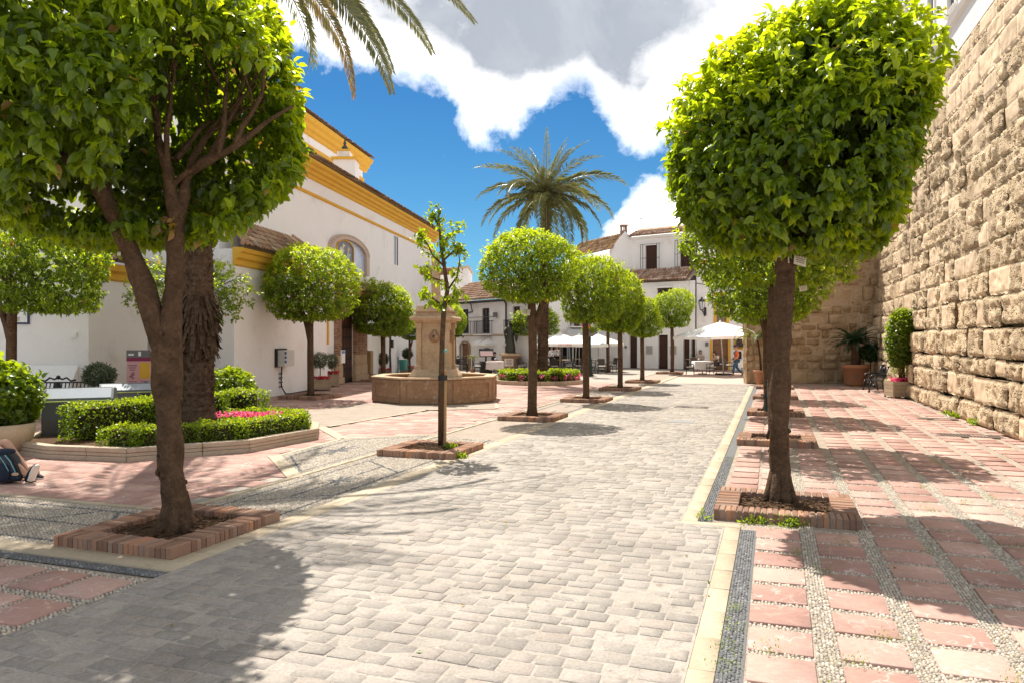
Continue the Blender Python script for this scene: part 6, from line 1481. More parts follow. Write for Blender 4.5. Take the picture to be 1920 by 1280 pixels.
# ------------------------------------------------------------------ tables and chairs
def chair_proto():
    t = empty('wicker_chair', (0, -100, 0), 0, 'x', 'chair', 'dark wicker chairs on the cafe terraces')
    MB().cbox((0, 0, .40), (.46, .46, .07), 0, .015).build('seat', WICKER, t)
    m = MB(); m.hexa([(-.23, .20, .42), (.23, .20, .42), (.23, .25, .42), (-.23, .25, .42), (-.21, .30, .90), (.21, .30, .90), (.21, .34, .90), (-.21, .34, .90)]); m.build('backrest', WICKER, t, bevel=.02)
    MB().cbox((0, -.01, .46), (.42, .42, .05), 0, .02).build('cushion', CUSH, t)
    for x in (-.2, .2):
        for y in (-.2, .2): MB().tube([(x, y, .37), (x*1.08, y*1.15, 0)], [.022, .016], 6).build('leg', WICKER, t)
        MB().tube([(x*1.12, .24, .66), (x*1.2, .0, .64), (x*1.15, -.2, .6), (x*1.1, -.21, .4)], .022, 6).build('armrest', WICKER, t)
    return t
CHP = chair_proto(); first = [True]
def chair(label, u, v, rz, s=.95):
    p = gp(u, v); o = CHP if first[0] else copy_tree(CHP); first[0] = False
    o.location = p; o.rotation_euler = (0, 0, rz); o.scale = (s,)*3; o['label'] = label; return o
def table(label, u, v, r=.42, cloth=None, h=.7, square=True, clabel=None):
    p = gp(u, v); t = empty('cafe_table', tuple(p), random.uniform(-.2, .2), label, 'table', 'cafe tables of the square')
    m = MB(); m.cbox((0, 0, h-.015), (2*r, 2*r, .03), 0, .005) if square else m.lathe([(r, h-.03), (r, h)], 18); m.build('tabletop', PWOOD, t)
    MB().tube([(0, 0, .03), (0, 0, h-.03)], .035, 8).build('column', STEELT, t); MB().cbox((0, 0, .015), (.45, .45, .03), .0, .005).build('foot', STEELT, t)
    if cloth:
        m = MB(); n = 28; vs = []
        for (rr_, z) in ((0, h+.012), (r*1.05, h+.012), (r*1.09, h-.02), (r*1.13, h-.40)):
            for k in range(n):
                th = 2*PI*k/n; q = rr_/max(abs(math.cos(th)), abs(math.sin(th)))**.8; q *= 1+(.04*math.sin(th*7) if z < h-.1 else 0); vs.append((q*math.cos(th), q*math.sin(th), z-(0.06*math.sin(th*4)**2 if z < h-.1 else 0)))
        m.add(vs, [(i*n+k, i*n+(k+1) % n, (i+1)*n+(k+1) % n, (i+1)*n+k) for i in range(3) for k in range(n)]); c = m.build('tablecloth', cloth, None, smooth=True, label=clabel, cat='tablecloth'); c.location = p
    return t
table('laid table nearest the cobbles under the big parasol', 1317, 700, .50, CLOTH, clabel='white cloth over the laid table under the big parasol')
table('bare-topped table behind the laid one, holding a green bottle', 1300, 693, .42)
table('small table with white cloth right of the walking man', 1391, 696, .42, CLOTH, clabel='white cloth on the table right of the walking man')
table('table with pale cloth left of the statue pedestal', 928, 700.5, .46, mat('pale_rose_cloth', [(.62, .52, .49), (.68, .58, .54)], 5, .9, .1, 30, 0, .1), clabel='pale rose cloth over the table left of the pedestal')
table('terrace table just right of the far palm trunk', 1055, 695, .42, None)
table('terrace table with glasses right of the fourth tree', 1117, 696, .45, None)
table('terrace table deep under the parasols behind the palm trunk', 1033, 691, .40, CLOTH, clabel='white cloth on the table deep under the parasols')
table('terrace table beside the statue pedestal on its right', 985, 695, .42, CLOTH, clabel='white cloth on the table right of the pedestal')
table('terrace table half hidden by the fourth tree trunk', 1088, 692, .42, None)
for (l, u, v, rz) in (('wicker chair left of the laid white table, its back to the street', 1294, 702, 1.3), ('wicker chair with cream cushion right of the laid white table', 1334, 701.5, -1.4), ('wicker chair in front of the laid white table', 1317, 704, .2) if False else ('wicker chair behind the laid white table on its left', 1303, 695, 2.6),
    ('wicker chair right beside the dark-haired diner', 1349, 695, -1.2), ('wicker chair left of the walking man', 1367, 697, 1.5), ('wicker chair at the right edge of the laid tables', 1381, 693, 3.0),
    ('wicker chair standing apart left of the menu stand', 896, 700, 1.5), ('wicker chair seen from behind right of the palm trunk', 1040, 700, .0), ('wicker chair turned sideways right of that chair', 1066, 699.5, -1.5), ('wicker chair left of the terrace table under the palm', 1026, 698, 1.4),
    ('wicker chair in front of the fourth tree on its left', 1082, 699, -1.3), ('wicker chair left of the fourth tree row table', 1107, 699, .3), ('wicker chair at the right end of the far terrace', 1147, 697, -1.1), ('wicker chair in front of the far right terrace table', 1128, 700, .0), ('wicker chair just right of the pedestal', 979, 699, 1.2), ('wicker chair between pedestal and third tree', 994, 698, -1.0), ('dark wicker chair behind the pedestal table', 985, 692, 3.1), ('wicker chair deep under the parasols on the left', 1022, 690, 2.9), ('wicker chair deep under the parasols at the centre', 1060, 690, 3.1), ('wicker chair deep under the parasols on the right', 1096, 690, 3.0)):
    chair(l, u, v, rz)
def bottle(label, p, s=1.0, m_=None, name='bottle'):
    mb = MB(); mb.lathe([(.035*s, 0), (.04*s, .02), (.04*s, .18*s), (.015*s, .24*s), (.014*s, .31*s)], 8); o = mb.build(name, m_ or flat('green_bottle_glass', (.03, .22, .08), .15, .7), None, smooth=True, label=label, cat=name.replace('_', ' ')); o.location = p; return o
def glassware(label, p):
    mb = MB(); mb.lathe([(.03, 0), (.006, .01), (.006, .08), (.035, .12), (.04, .19)], 8); o = mb.build('wine_glass', flat('clear_glass', (.6, .63, .65), .1, .8), None, smooth=True, label=label, cat='glass', group='glasses on the cafe tables'); o.location = p
p = gp(1300, 693); bottle('green bottle standing on the bare-topped table', p+Vector((-.12, 0, .70)), 1.1)
for k, (u, v, z, l) in enumerate(((1310, 700, .712, 'left of the wine glasses on the laid table'), (1324, 700, .712, 'right of the wine glasses on the laid table'), (1111, 696, .70, 'wine glass on the terrace table right of the fourth tree'), (928, 700.5, .712, 'wine glass on the pale rose cloth left of the pedestal'))):
    glassware(l, gp(u, v)+Vector((0, 0, z)))
p = gp(1122, 696); bottle('pale bottle on the terrace table right of the fourth tree', p+Vector((0, 0, .70)), .9, WHT)

# menu stand, patio heaters, awning leg
p = gp(911, 700); t = empty('menu_stand', tuple(p), .3, 'black menu stand with a tilted reddish menu board', 'menu stand')
MB().cbox((0, 0, .36), (.62, .5, .72), 0, .02).build('cabinet', IRON, t)
m = MB(); m.hexa([(-.42, -.2, .98), (.42, -.2, .98), (.42, -.17, .96), (-.42, -.17, .96), (-.38, .1, 1.42), (.46, .1, 1.42), (.46, .13, 1.40), (-.38, .13, 1.40)]); b = m.build('board_frame', IRON, t)
m = MB(); m.hexa([(-.37, -.205, 1.02), (.37, -.205, 1.02), (.37, -.19, 1.01), (-.37, -.19, 1.01), (-.34, .075, 1.37), (.41, .075, 1.37), (.41, .09, 1.36), (-.34, .09, 1.36)]); m.build('menu_sheet', flat('menu_paper', (.45, .30, .28), .5), b)
MB().tube([(0, 0, .7), (0, 0, 1.2)], .05, 6).build('post', IRON, t)
for (u, v, l) in ((1074, 692, 'patio heater with a glass tube among the dark tables'), (1064, 691, 'slim patio heater left of the glass one')):
    p = gp(u, v); t = empty('patio_heater', tuple(p), 0, l, 'patio heater'); m = MB(); m.lathe([(.26, 0), (.26, .5), (.2, .52)], 4); m.build('base', STEELT, t)
    if 'glass' in l and 'slim' not in l:
        m = MB()
        for k in range(4): th = PI/2*k+PI/4; m.tube([(.24*math.cos(th), .24*math.sin(th), .5), (.33*math.cos(th), .33*math.sin(th), 1.55)], .02, 5)
        m.build('frame', STEELT, t); MB().tube([(0, 0, .52), (0, 0, 1.5)], .05, 8).build('glass_tube', CUSH, t); MB().lathe([(.36, 1.55), (.36, 1.58), (.1, 1.66)], 12).build('cap', STEEL, t)
    else: MB().tube([(0, 0, .5), (0, 0, 1.6)], .04, 8).build('pole', STEELT, t); MB().lathe([(.1, 1.45), (.12, 1.6), (.34, 1.62), (.34, 1.64), (.05, 1.72)], 14).build('hood', STEEL, t)

# ------------------------------------------------------------------ lamp posts
def lamp_post(label, p, h=4.4):
    t = empty('lamp_post', tuple(p), 0, label, 'lamp post')
    m = MB(); m.lathe([(.20, 0), (.20, .08), (.15, .12), (.17, .2), (.12, .3), (.13, .38), (.18, .46), (.17, .52), (.1, .6), (.085, .75), (.12, .8), (.13, .86), (.08, .92), (.065, 1.1)], 16); m.build('base', DGREEN, t, smooth=True)
    m = MB(); m.lathe([(.062, 1.1), (.058, 2.2), (.075, 2.22), (.075, 2.27), (.055, 2.3), (.045, h-.2), (.08, h-.15), (.03, h)], 12); m.build('post', DGREEN, t, smooth=True)
    m = MB(); m.lathe([(.05, 0), (.14, .05), (.15, .08)], 6, (0, 0, h)); m.lathe([(.28, 0), (.26, .05), (.13, .17), (.06, .22), (.03, .34)], 6, (0, 0, h+.55))
    for k in range(6): th = 2*PI*(k+.5)/6; m.tube([(.13*math.cos(th), .13*math.sin(th), h+.08), (.25*math.cos(th), .25*math.sin(th), h+.56)], .013, 4)
    m.build('lantern_cage', DGREEN, t); MB().lathe([(.12, 0), (.235, .46)], 6, (0, 0, h+.09)).build('lantern_glass', MATS['lantern_glass'], t)
lamp_post('dark green iron lamp post just behind the big right tree', gp(1444, 778), 4.3)
p = gp(1106, 705); lamp_post('lamp post with hanging flower basket behind the fourth tree trunk', p, 3.0)
t = empty('flower_basket', (p.x+.02, p.y-.25, 2.1), 0, 'hanging basket with red geraniums on the far lamp post', 'flower basket')
MB().lathe([(.1, -.02), (.34, .18), (.38, .34)], 14).build('basket', GREY, t, smooth=True)
bush_obj('x', 'foliage', ball_geo((p.x, p.y-.25, 2.45), (.42, .42, .2), 110, 5, .11, 61), L_ORANGE, t); flowers(t, (p.x-.25, p.y-.5, 2.6), (.2, .15, .14), 40, F_RED, 8, 'petals', .08); flowers(t, (p.x+.35, p.y-.5, 2.62), (.22, .12, .08), 30, mat('white_petals', [(.75, .68, .62), (.8, .75, .7)], 5, .8, .1, 30), 9, 'petals', .08)

# ------------------------------------------------------------------ iron benches
def iron_bench(label, p, rz, w=1.6):
    t = empty('iron_bench', tuple(p), rz, label, 'bench')
    for x in (-w/2, w/2):
        m = MB(); m.tube([(x, -.28, 0), (x, -.30, .18), (x, -.22, .42)], [.03, .022, .026], 6); m.tube([(x, .22, 0), (x, .18, .25), (x, .14, .42), (x, .26, .66), (x, .34, .92)], [.032, .025, .025, .025, .03], 6)
        m.tube([(x, -.22, .42), (x, -.28, .56), (x, -.2, .64), (x, 0, .64), (x, .22, .66)], .025, 6); m.tube([(x, -.24, .30), (x, -.1, .18), (x, .08, .2), (x, .18, .30)], .018, 5); m.ball((x, .36, .95), .04, 8, 5); m.ball((x, -.31, .03), .04, 6, 4)
        m.build('side_frame', IRON, t, smooth=True)
    for i in range(6): MB().cbox((0, -.22+i*.075, .435), (w, .05, .022)).build('seat_slat', IRON, t)
    for z, y in ((.56, .215), (.70, .27), (.86, .325)): MB().cbox((0, y, z), (w, .022, .035)).build('back_rail', IRON, t)
    m = MB()
    for i in range(19):
        x = -w/2+.06+i*(w-.12)/18; m.hexa([(x-.012, .21, .56), (x+.012, .21, .56), (x+.012, .225, .56), (x-.012, .225, .56), (x-.012, .32, .86), (x+.012, .32, .86), (x+.012, .335, .86), (x-.012, .335, .86)])
    m.build('back_bars', IRON, t)
    m = MB(); 
    for s in (-1, 1):
        m.tube([(0, .33, .98), (s*.1, .33, .94), (s*.2, .325, .98), (s*.3, .32, .9), (s*.42, .32, .92)], .024, 6)
    m.ball((0, .33, .99), .055, 8, 5); m.cbox((0, .27, .72), (.16, .03, .3), 0, .01); m.build('crest_ornament', IRON, t, smooth=True)
    return t
iron_bench('black iron bench against the white plinth at left', gp(98, 782), .14, 1.75)
iron_bench('black iron bench with scrolled arms beside the potted ficus', gp(1640, 733), -PI/2-.31, 1.5)

# ------------------------------------------------------------------ pots and planters
def planter(label, p, rz, w, d, h, m_, rows=4):
    t = empty('wooden_planter', tuple(p), rz, label, 'planter')
    for i in range(rows):
        z = .05+(h-.05)*(i+.5)/rows; hh = (h-.05)/rows-.008
        for c, s in (((0, -d/2, z), (w, .03, hh)), ((0, d/2, z), (w, .03, hh)), ((-w/2+.015, 0, z), (.03, d-.032, hh)), ((w/2-.015, 0, z), (.03, d-.032, hh))): MB().cbox(c, s).build('board', m_, t)
    for x in (-w/2+.03, w/2-.03):
        for y in (-d/2-.012, d/2+.012): MB().cbox((x, y*1.02, h/2), (.06, .04, h)).build('corner_post', m_, t)
    MB().cbox((0, 0, h-.06), (w-.06, d-.06, .04)).build('soil', SOIL, t)
    return t
def topiary(label, cat, p, z0, zb, r3, n, k, L, m_, seed, stem=.02, tpl=LEAF_LO, W=.9, name='potted_tree', lo=.2, hi=.8):
    t = empty(name, (p.x, p.y, z0), 0, label, cat); m = MB(); m.tube([(0, 0, 0), (.01, 0, (zb-z0)*.5), (0, 0, zb-z0)], [stem*1.2, stem, stem*.9], 7)
    for q in range(7): th = q*.9; m.tube([(0, 0, zb-z0-r3[2]*.7), (r3[0]*.5*math.cos(th), r3[1]*.5*math.sin(th), zb-z0)], stem*.5, 5)
    m.build('stem', BARK, t); bush_obj('x', 'foliage', ball_geo((p.x, p.y, zb), r3, n, k, L, seed, tpl, W=W, lo=lo, hi=hi), m_, t); return t
# beside the chapel and the door
p = gp(497, 740); planter('weathered wooden planter with red flowers under the electric box', p, CH.d.angle_signed(Vector((1, 0))), 1.05, .5, .42, GWOOD)
topiary('round yellowish bush growing from the weathered planter', 'bush', p+Vector((-.15, 0, 0)), .36, zz(686, p.y), (.26, .26, .34), 420, 6, .055, L_HEDGE, 41, .02); fl = empty('red_flowers', (p.x, p.y, .40), 0, 'red flowers along the weathered planter', 'flowers'); flowers(fl, (p.x, p.y-.05, .48), (.48, .2, .05), 170, F_RED, 42, 'petals', .05); bush_obj('x', 'foliage', ball_geo((p.x, p.y, .42), (.5, .24, .07), 130, 5, .05, 43), L_HEDGE, fl)
p = gp(600, 730.5); planter('pale wooden planter with a ball-shaped olive tree by the chapel corner', p, .35, .75, .75, .42, PWOOD)
topiary('ball-shaped olive tree in the pale planter near the chapel corner', 'olive tree', p, .36, zz(675, p.y), (.29, .29, .29), 420, 6, .06, L_OLIVE, 44, .018, W=.5); fl = empty('red_flowers', (p.x, p.y, .42), 0, 'red flowers in the pale planter near the chapel corner', 'flowers'); flowers(fl, (p.x, p.y, .47), (.33, .33, .04), 150, F_RED, 45, 'petals', .05)
p = gp(622, 723.5); planter('pale wooden planter closest to the church door', p, .2, .62, .62, .50, PWOOD)
topiary('olive ball tree half hidden beside the church door', 'olive tree', p, .42, zz(676, p.y), (.27, .27, .28), 380, 6, .06, L_OLIVE, 46, .018, W=.5); fl = empty('red_flowers', (p.x, p.y, .46), 0, 'red flowers in the planter closest to the door', 'flowers'); flowers(fl, (p.x, p.y, .56), (.28, .28, .05), 120, F_RED, 47, 'petals', .05)
for (u, v, vb, s, l1, l2) in ((718, 706.5, 673, 50, 'dark ball bush in a pot behind the orange tree at the church wall', 'wooden planter behind the tree before the church door'), (764, 701.5, 662, 54, 'dark ball bush against the white wall by the litter bin', 'wooden planter by the litter bin at the church wall')):
    p = gp(u, v); planter(l2, p, .15, .85, .5, .36, GWOOD); topiary(l1, 'bush', p, .3, zz(vb, p.y), (.27, .27, .29), 380, 6, .06, L_DARK, s, .03)
    fl = empty('red_flowers', (p.x, p.y, .4), 0, 'red flowers at the foot of the '+l1[:30].split(' in')[0].split(' against')[0]+(' left' if u < 740 else ' right')+' of the litter bin', 'flowers'); flowers(fl, (p.x, p.y-.1, .42), (.38, .2, .05), 110, F_RED, s+1, 'petals', .05)
def litter_bin(label, p, rz=0.0):
    t = empty('litter_bin', tuple(p), rz, label, 'litter bin'); m = MB(); m.lathe([(.17, .32), (.21, .36), (.23, .86), (.24, .88)], 14, (.12, 0, 0)); m.build('bucket', TEAL, t, smooth=True)
    MB().lathe([(.225, 0), (.225, .01)], 14, (.12, 0, .86)).build('bin_opening', BLACK, t)
    MB().cbox((-.16, 0, .52), (.06, .06, 1.04)).build('post', TEAL, t); MB().cbox((-.07, 0, .75), (.14, .03, .04)).build('arm', TEAL, t)
litter_bin('teal litter bin on a post against the church wall', gp(752, 704.5)); litter_bin('teal litter bin behind the bush of the near bed', gp(461, 747))
# big bush behind the near hedge
p = Vector((at(427, 18.4), 18.4, 0)); t = empty('round_bush', tuple(p), 0, 'round shiny bush behind the hedge right of the palm trunk', 'bush')
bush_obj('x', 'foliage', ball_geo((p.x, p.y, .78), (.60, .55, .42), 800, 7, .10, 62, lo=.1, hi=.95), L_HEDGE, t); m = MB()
for k in range(6): th = k*1.05; m.tube([(0, 0, -.02), (.3*math.cos(th), .3*math.sin(th), .7)], .02, 5)
m.build('stems', BARK, t)
# olive tree in front of the annexe
p = gp(186, 779); topiary('small grey-green olive tree standing behind the grey containers', 'olive tree', p, .36, zz(703, p.y), (.36, .33, .27), 420, 6, .09, L_OLIVE, 63, .028, W=.45); m = MB(); m.lathe([(.2, 0), (.28, .36), (.3, .4)], 14); m.build('terracotta_pot', TERRA, None, smooth=True, label='terracotta pot of the small olive tree with red flowers', cat='pot').location = p
fl = empty('red_flowers', (p.x, p.y, .4), 0, 'red flowers in the pot of the small olive tree', 'flowers'); flowers(fl, (p.x, p.y, .45), (.3, .25, .05), 90, F_RED, 64, 'petals', .06)
# info board
p = gp(261, 768); t = empty('info_board', tuple(p), .18, 'pink tourist information board with grey head and yellow square', 'information board')
w_ = .62; hb = zz(656, p.y); MB().cbox((0, 0, hb/2), (w_, .10, hb)).build('panel', PINK, t)
MB().cbox((0, -.056, hb-.10), (w_, .012, .2)).build('grey_head', GREY, t); MB().cbox((0, -.057, hb-.25), (w_, .012, .10)).build('maroon_band', MAROON, t); MB().cbox((.16, -.056, hb-.56), (.26, .012, .44)).build('yellow_square', YEL, t)
m = MB(); rr_ = random.Random(3)
for i in range(3): m.cbox((-.16, -.053, hb-.42-.06*i), (.24-.05*i, .006, .02))
for i in range(13): m.cbox((-.15, -.053, hb-.86-.05*i), (.24*rr_.uniform(.8, 1), .006, .012)); m.cbox((.15, -.053, hb-.86-.05*i), (.24*rr_.uniform(.8, 1), .006, .012))
for i in range(6): m.cbox((-.2+rr_.uniform(-.04, .08), -.053, hb-.62-.03*i), (.10*rr_.uniform(.5, 1), .006, .018), 0)
m.build('printed_lines', INK, t); m = MB()
for x in (-.2, 0, .2): m.cbox((x, -.056, .18), (.16, .01, .2))
m.build('small_pictures', GREY, t); m = MB(); m.cbox((.03, -.065, hb-.10), (.07, .008, .12)); m.cbox((-.19, -.065, hb-.12), (.14, .008, .05)); m.build('white_emblem', WHT, t)
p = gp(285, 748); MB().cbox((0, 0, 0), (.24, .03, .62)).build('white_notice', WHT, None, label='plain white notice on the wall right of the pink board', cat='notice').location = (at(287, 23.1), 23.1, zz(690, 23.1))
# grey underground-container tops
def container(label, u0, v0, w, d, h, rz):
    p = gp(u0, v0); t = empty('waste_container', tuple(p), rz, label, 'waste container')
    pr = [(0, 0), (-.03, h*.45), (.06, h*.80), (.30*d+.0, h), (d*.95, h*.93), (d, h*.7), (d+.02, 0)]   # (y, z)
    n = len(pr); m = MB(); m.add([(0, y, z) for y, z in pr]+[(w, y, z) for y, z in pr], [tuple(range(n)), tuple(range(2*n-1, n-1, -1))]+[(i, i+1, n+i+1, n+i) for i in range(n-1)]); m.build('body', STEEL, t, bevel=.012)
    m = MB(); (y0, z0), (y1, z1) = pr[2], pr[3]; nz = Vector((0, -(z1-z0), y1-y0)).normalized()*.012
    a = [Vector((x, y, z)) for x, y, z in ((.05, y0+.02, z0+.02), (w-.05, y0+.02, z0+.02), (w-.05, y1-.02, z1-.02), (.05, y1-.02, z1-.02))]
    m.hexa(a+[q+nz for q in a]); m.build('lid', STEELT, t)
    m = MB(); (y3, z3) = pr[4]; b = [Vector((x, y, z+.004)) for x, y, z in ((.03, y1+.02, z1-.005), (w-.03, y1+.02, z1-.005), (w-.03, y3-.02, z3), (.03, y3-.02, z3))]; m.hexa(b+[q+Vector((0, 0, .012)) for q in b]); m.build('top_plate', STEELT, t)
    MB().cbox((w-.24, -.005, h*.70), (.2, .05, .07), 0, .01).build('handle', IRON, t); MB().cbox((w/2, -.0, h*.775), (w-.1, .03, .012)).build('yellow_strip', flat('lime_strip', (.5, .6, .1), .5), t)
container('nearest grey steel waste container beside the near hedge', 78, 833, 1.18, .95, 1.02, .42)
container('second grey steel waste container behind the hedge', 184, 790, 1.25, .95, .88, .42)
container('third grey steel waste container, almost hidden by the big trunk', 271, 770, 1.25, .95, .80, .42)
# stone pot with bush, far left
p = gp(20, 850); p.x -= .25; t = empty('stone_pot', tuple(p), 0, 'big pale stone pot behind the seated person', 'pot'); m = MB(); m.lathe([(.34, 0), (.46, .10), (.56, .30), (.60, .52), (.56, .52), (.5, .42)], 22); m.build('bowl', mat('cast_stone', [(.48, .36, .24), (.56, .44, .31)], 4, .85, .3, 30, 0, .1), t, smooth=True, bevel=0)
q = Vector((p.x-.05, p.y, 0)); b = empty('round_bush', (q.x, q.y, .45), 0, 'shiny green and yellow bush in the stone pot at far left', 'bush'); bush_obj('x', 'foliage', ball_geo((q.x, q.y, .98), (.74, .70, .60), 900, 8, .12, 71, LEAF_HI, lo=.05, hi=.9), L_HEDGE, b); m = MB()
for k in range(7): th = k*.9; m.tube([(0, 0, 0), (.35*math.cos(th), .35*math.sin(th), .55)], .02, 5)
m.build('stems', BARK, b)

# right side: cycas, ball bush, ficus, small pot
p = gp(1604, 722.5); t = empty('terracotta_pot', tuple(p), 0, 'large terracotta pot with the cycas at the rubble wall', 'pot'); m = MB(); m.lathe([(.38, 0), (.42, .12), (.52, .72), (.56, .74), (.57, .88), (.52, .9), (.48, .84)], 24); m.build('pot_body', TERRA, t, smooth=True); MB().cbox((-.17, -.455, .42), (.10, .04, .14)).build('label_plate', GREY, t)
m = MB(); m.lathe([(.435, 0), (.435, .04)], 24, (0, 0, .2)); m.lathe([(.49, 0), (.495, .04)], 24, (0, 0, .55)); m.build('pot_rings', TERRA, t, smooth=True)
cz = empty('cycas', (p.x, p.y, .84), 0, 'dark cycas palm growing from the large terracotta pot', 'palm'); m = MB(); m.tube([(0, 0, 0), (0, 0, .5), (-.03, 0, .95)], [.20, .18, .17], 10, lump=.3); m.build('trunk', PBARK, cz)
cm = frond_mesh(1.15, 1.1, 26, .24, 17, .1, 0, .25); cm.materials.append(L_CYCAS)
for k in range(34): f = k/34; o = link('frond', cm, None, cz, loc=(-.03, 0, .95), rot=(0, -(1.15-1.15*f), k*2.39996), scale=(.95+.1*random.random(),)*3)
p = gp(1632, 723); topiary('dark ball-shaped bush on a stem in the shaded corner', 'bush', p, 0, zz(661, p.y), (.44, .44, .33), 420, 6, .09, L_DARK, 72, .025)
p = gp(1691, 745); planter('slatted wooden planter with pink flowers against the stone wall', p, -.1, .86, .70, .56, PWOOD, 4)
t = empty('potted_ficus', (p.x, p.y, .5), 0, 'tall column-shaped ficus growing from the slatted planter', 'shrub'); bush_obj('x', 'foliage', ball_geo((p.x+.02, p.y, 2.02), (.50, .45, .98), 1500, 6, .085, 73, lo=.05, hi=.85, shell=.35), L_HEDGE, t); m = MB()
for k in range(7): th = k*.9; m.tube([(.1*math.cos(th), .1*math.sin(th), 0), (.07*math.cos(th+1), .07*math.sin(th+1), .5), (.25*math.cos(th), .25*math.sin(th), 1.4)], .028, 6)
m.build('stems', BARK, t); bush_obj('x', 'sprigs', ball_geo((p.x, p.y, .95), (.36, .3, .28), 70, 5, .07, 74), L_HEDGE, t)
fl = empty('pink_flowers', (p.x, p.y, .55), 0, 'pink flowers in the slatted planter under the ficus', 'flowers'); flowers(fl, (p.x, p.y-.08, .60), (.36, .25, .05), 150, F_PINK, 75, 'petals', .06)
p = gp(1427, 720.5); t = empty('terracotta_pot', tuple(p), 0, 'small terracotta pot by the corner of the rubble wall', 'pot'); m = MB(); m.lathe([(.18, 0), (.28, .5), (.32, .52), (.33, .62), (.28, .62)], 18); m.build('pot_body', TERRA, t, smooth=True)
pl_ = empty('potted_palm', (p.x-.3, p.y, .58), 0, 'arching thin palm fronds drooping beside the rubble wall corner', 'palm'); m = MB(); m.tube([(.3, 0, 0), (.25, 0, .7), (.15, 0, 1.35)], [.05, .04, .03], 7); m.build('trunk', PBARK, pl_)
pm_ = frond_mesh(1.3, 2.1, 26, .3, 19, .3, .2, .25); pm_.materials.append(L_PALM)
for k in range(11): link('frond', pm_, None, pl_, loc=(.15, 0, 1.35), rot=(0, -(1.2-.07*k), k*2.39996))
p = gp(886, 699); t = empty('potted_palm', tuple(p), 0, 'little potted palm beside the arched brown door', 'palm'); m = MB(); m.lathe([(.12, 0), (.17, .25)], 10); m.build('pot_body', TERRA, t); m = MB(); m.tube([(0, 0, .2), (0, 0, .9)], .02, 6); m.build('trunk', PBARK, t)
for k in range(12): link('frond', pm_, None, t, loc=(0, 0, .9), rot=(0, -(1.1-.08*k), k*2.39996), scale=(.38,)*3)
# iron garden furniture by the arched door
iron_bench('small dark iron bench left of the arched brown door', gp(860, 701), .2, .95)

# papers pinned on the trees
def paper(label, u, v, Y, w=.14, h=.13, rz=0.0, n=1):
    m = MB(); m.cbox((0, 0, 0), (w, .006, h)); 
    o = m.build('paper_tag', flat('cream_paper', (.62, .56, .46), .8), None, label=label, cat='paper tag'); o.location = (at(u, Y), Y, zz(v, Y)); o.rotation_euler = (random.uniform(-.2, .2), random.uniform(-.25, .25), rz)
    m = MB()
    for i in range(3): m.cbox((0, -.0045, h*.2-i*h*.2), (w*.7, .002, h*.05))
    for i in range(4): m.cbox((-w*.36+i*w*.24, -.0045, h*.42), (w*.1, .002, h*.1))
    m.build('print_marks', BLACK, o)
paper('printed cream paper tag high on the left of the big right trunk', 1459, 470, RY-.14, .17, .15)
paper('folded cream paper tag right of the fork of the big right trunk', 1500, 489, RY-.14, .17, .12, .3)
paper('narrow cream paper tag seen edge-on in the fork of the big right tree', 1479, 485, RY-.12, .05, .11, .9)
p3_ = ab(15.1, 0); paper('paper tag on the cut limb of the second right tree', 1506, 541, p3_.y-.2, .16, .10, .2)
p3_ = ab(20.8, -.15)
for u, v, l in ((1426, 568, 'upper left paper tag on the third right tree'), (1431, 583, 'lower paper tag on the third right tree'), (1440, 556, 'upper right paper tag on the third right tree')): paper(l, u, v, p3_.y-.25, .14, .12, .2)
for u, v, l in ((982, 585, 'left white paper tag on the third tree of the left row'), (991, 586, 'right white paper tag on the third tree of the left row')): paper(l, u, v, 18.3, .08, .14)
p3_ = gp(22, 772); paper('cream paper tag on the trunk of the far left tree', 33, 599, p3_.y-.2, .12, .13)
paper('small white paper tag on the left limb of the big forked tree', 223, 476, LY-.16, .03, .035)

# weeds at the feet of walls and surrounds
def weeds(label, pts, seed, s=.05, n=9):
    C = np.array([tuple(p) for p in pts]); r = np.random.default_rng(seed); C = np.repeat(C, n, 0)+r.normal(0, 1, (len(C)*n, 3))*np.array([.05, .03, .012]); C[:, 2] = np.abs(C[:, 2])+.01
    v, f, t = clusters(C, np.tile([0, 0, 1.0], (len(C), 1)), 6, s, -.3, r.uniform(.2, .8, len(C)), LEAF_LO, W=.5, spread=.8, r=r)
    me = np_mesh('weeds', v, [f], t); me.materials.append(L_HEDGE); tag(link('weeds', me, None, None), label, 'weeds', kind='stuff')
weeds('green weeds growing along the front of the big right brick surround', [ab(8.36+random.uniform(-.02, .02), b, .0) for b in (-.25, -.2, -.12, .1, .14, .18, .22, -.70)], 1, .055, 6)
weeds('weeds at the foot of the sunlit stone wall', [WF.P(WF.su(u), 0, .42) for u in (1818, 1826, 1835, 1862, 1868, 1875)], 2, .12, 12)
weeds('small weeds in the pebble joints of the red paving', [ab(3.06+.47*j-.04, -.16+.547*i+random.uniform(0, .5)) for i, j in ((1, 5), (1, 4), (0, 4), (2, 4), (0, 11), (1, 10), (3, 11), (4, 11), (5, 11), (2, 10), (1, 8), (0, 3), (0, 9), (1, 2), (5, 20), (6, 24), (4, 22), (7, 26), (3, 17), (4, 16), (4, 15), (3, 14))], 3, .020, 12)
weeds('tufts of weeds beside the sapling surround', [ab(11.3, -4.9), ab(11.35, -4.87), ab(11.9, -5.3, .06)], 4, .08)
weeds('weeds between the right kerb and the dark pebbles', [ab(a_, -.25) for a_ in (4.6, 4.9, 5.2, 5.6)]+[ab(a_, -.62) for a_ in (9.2, 12.5, 17, 22)], 5, .022, 9)
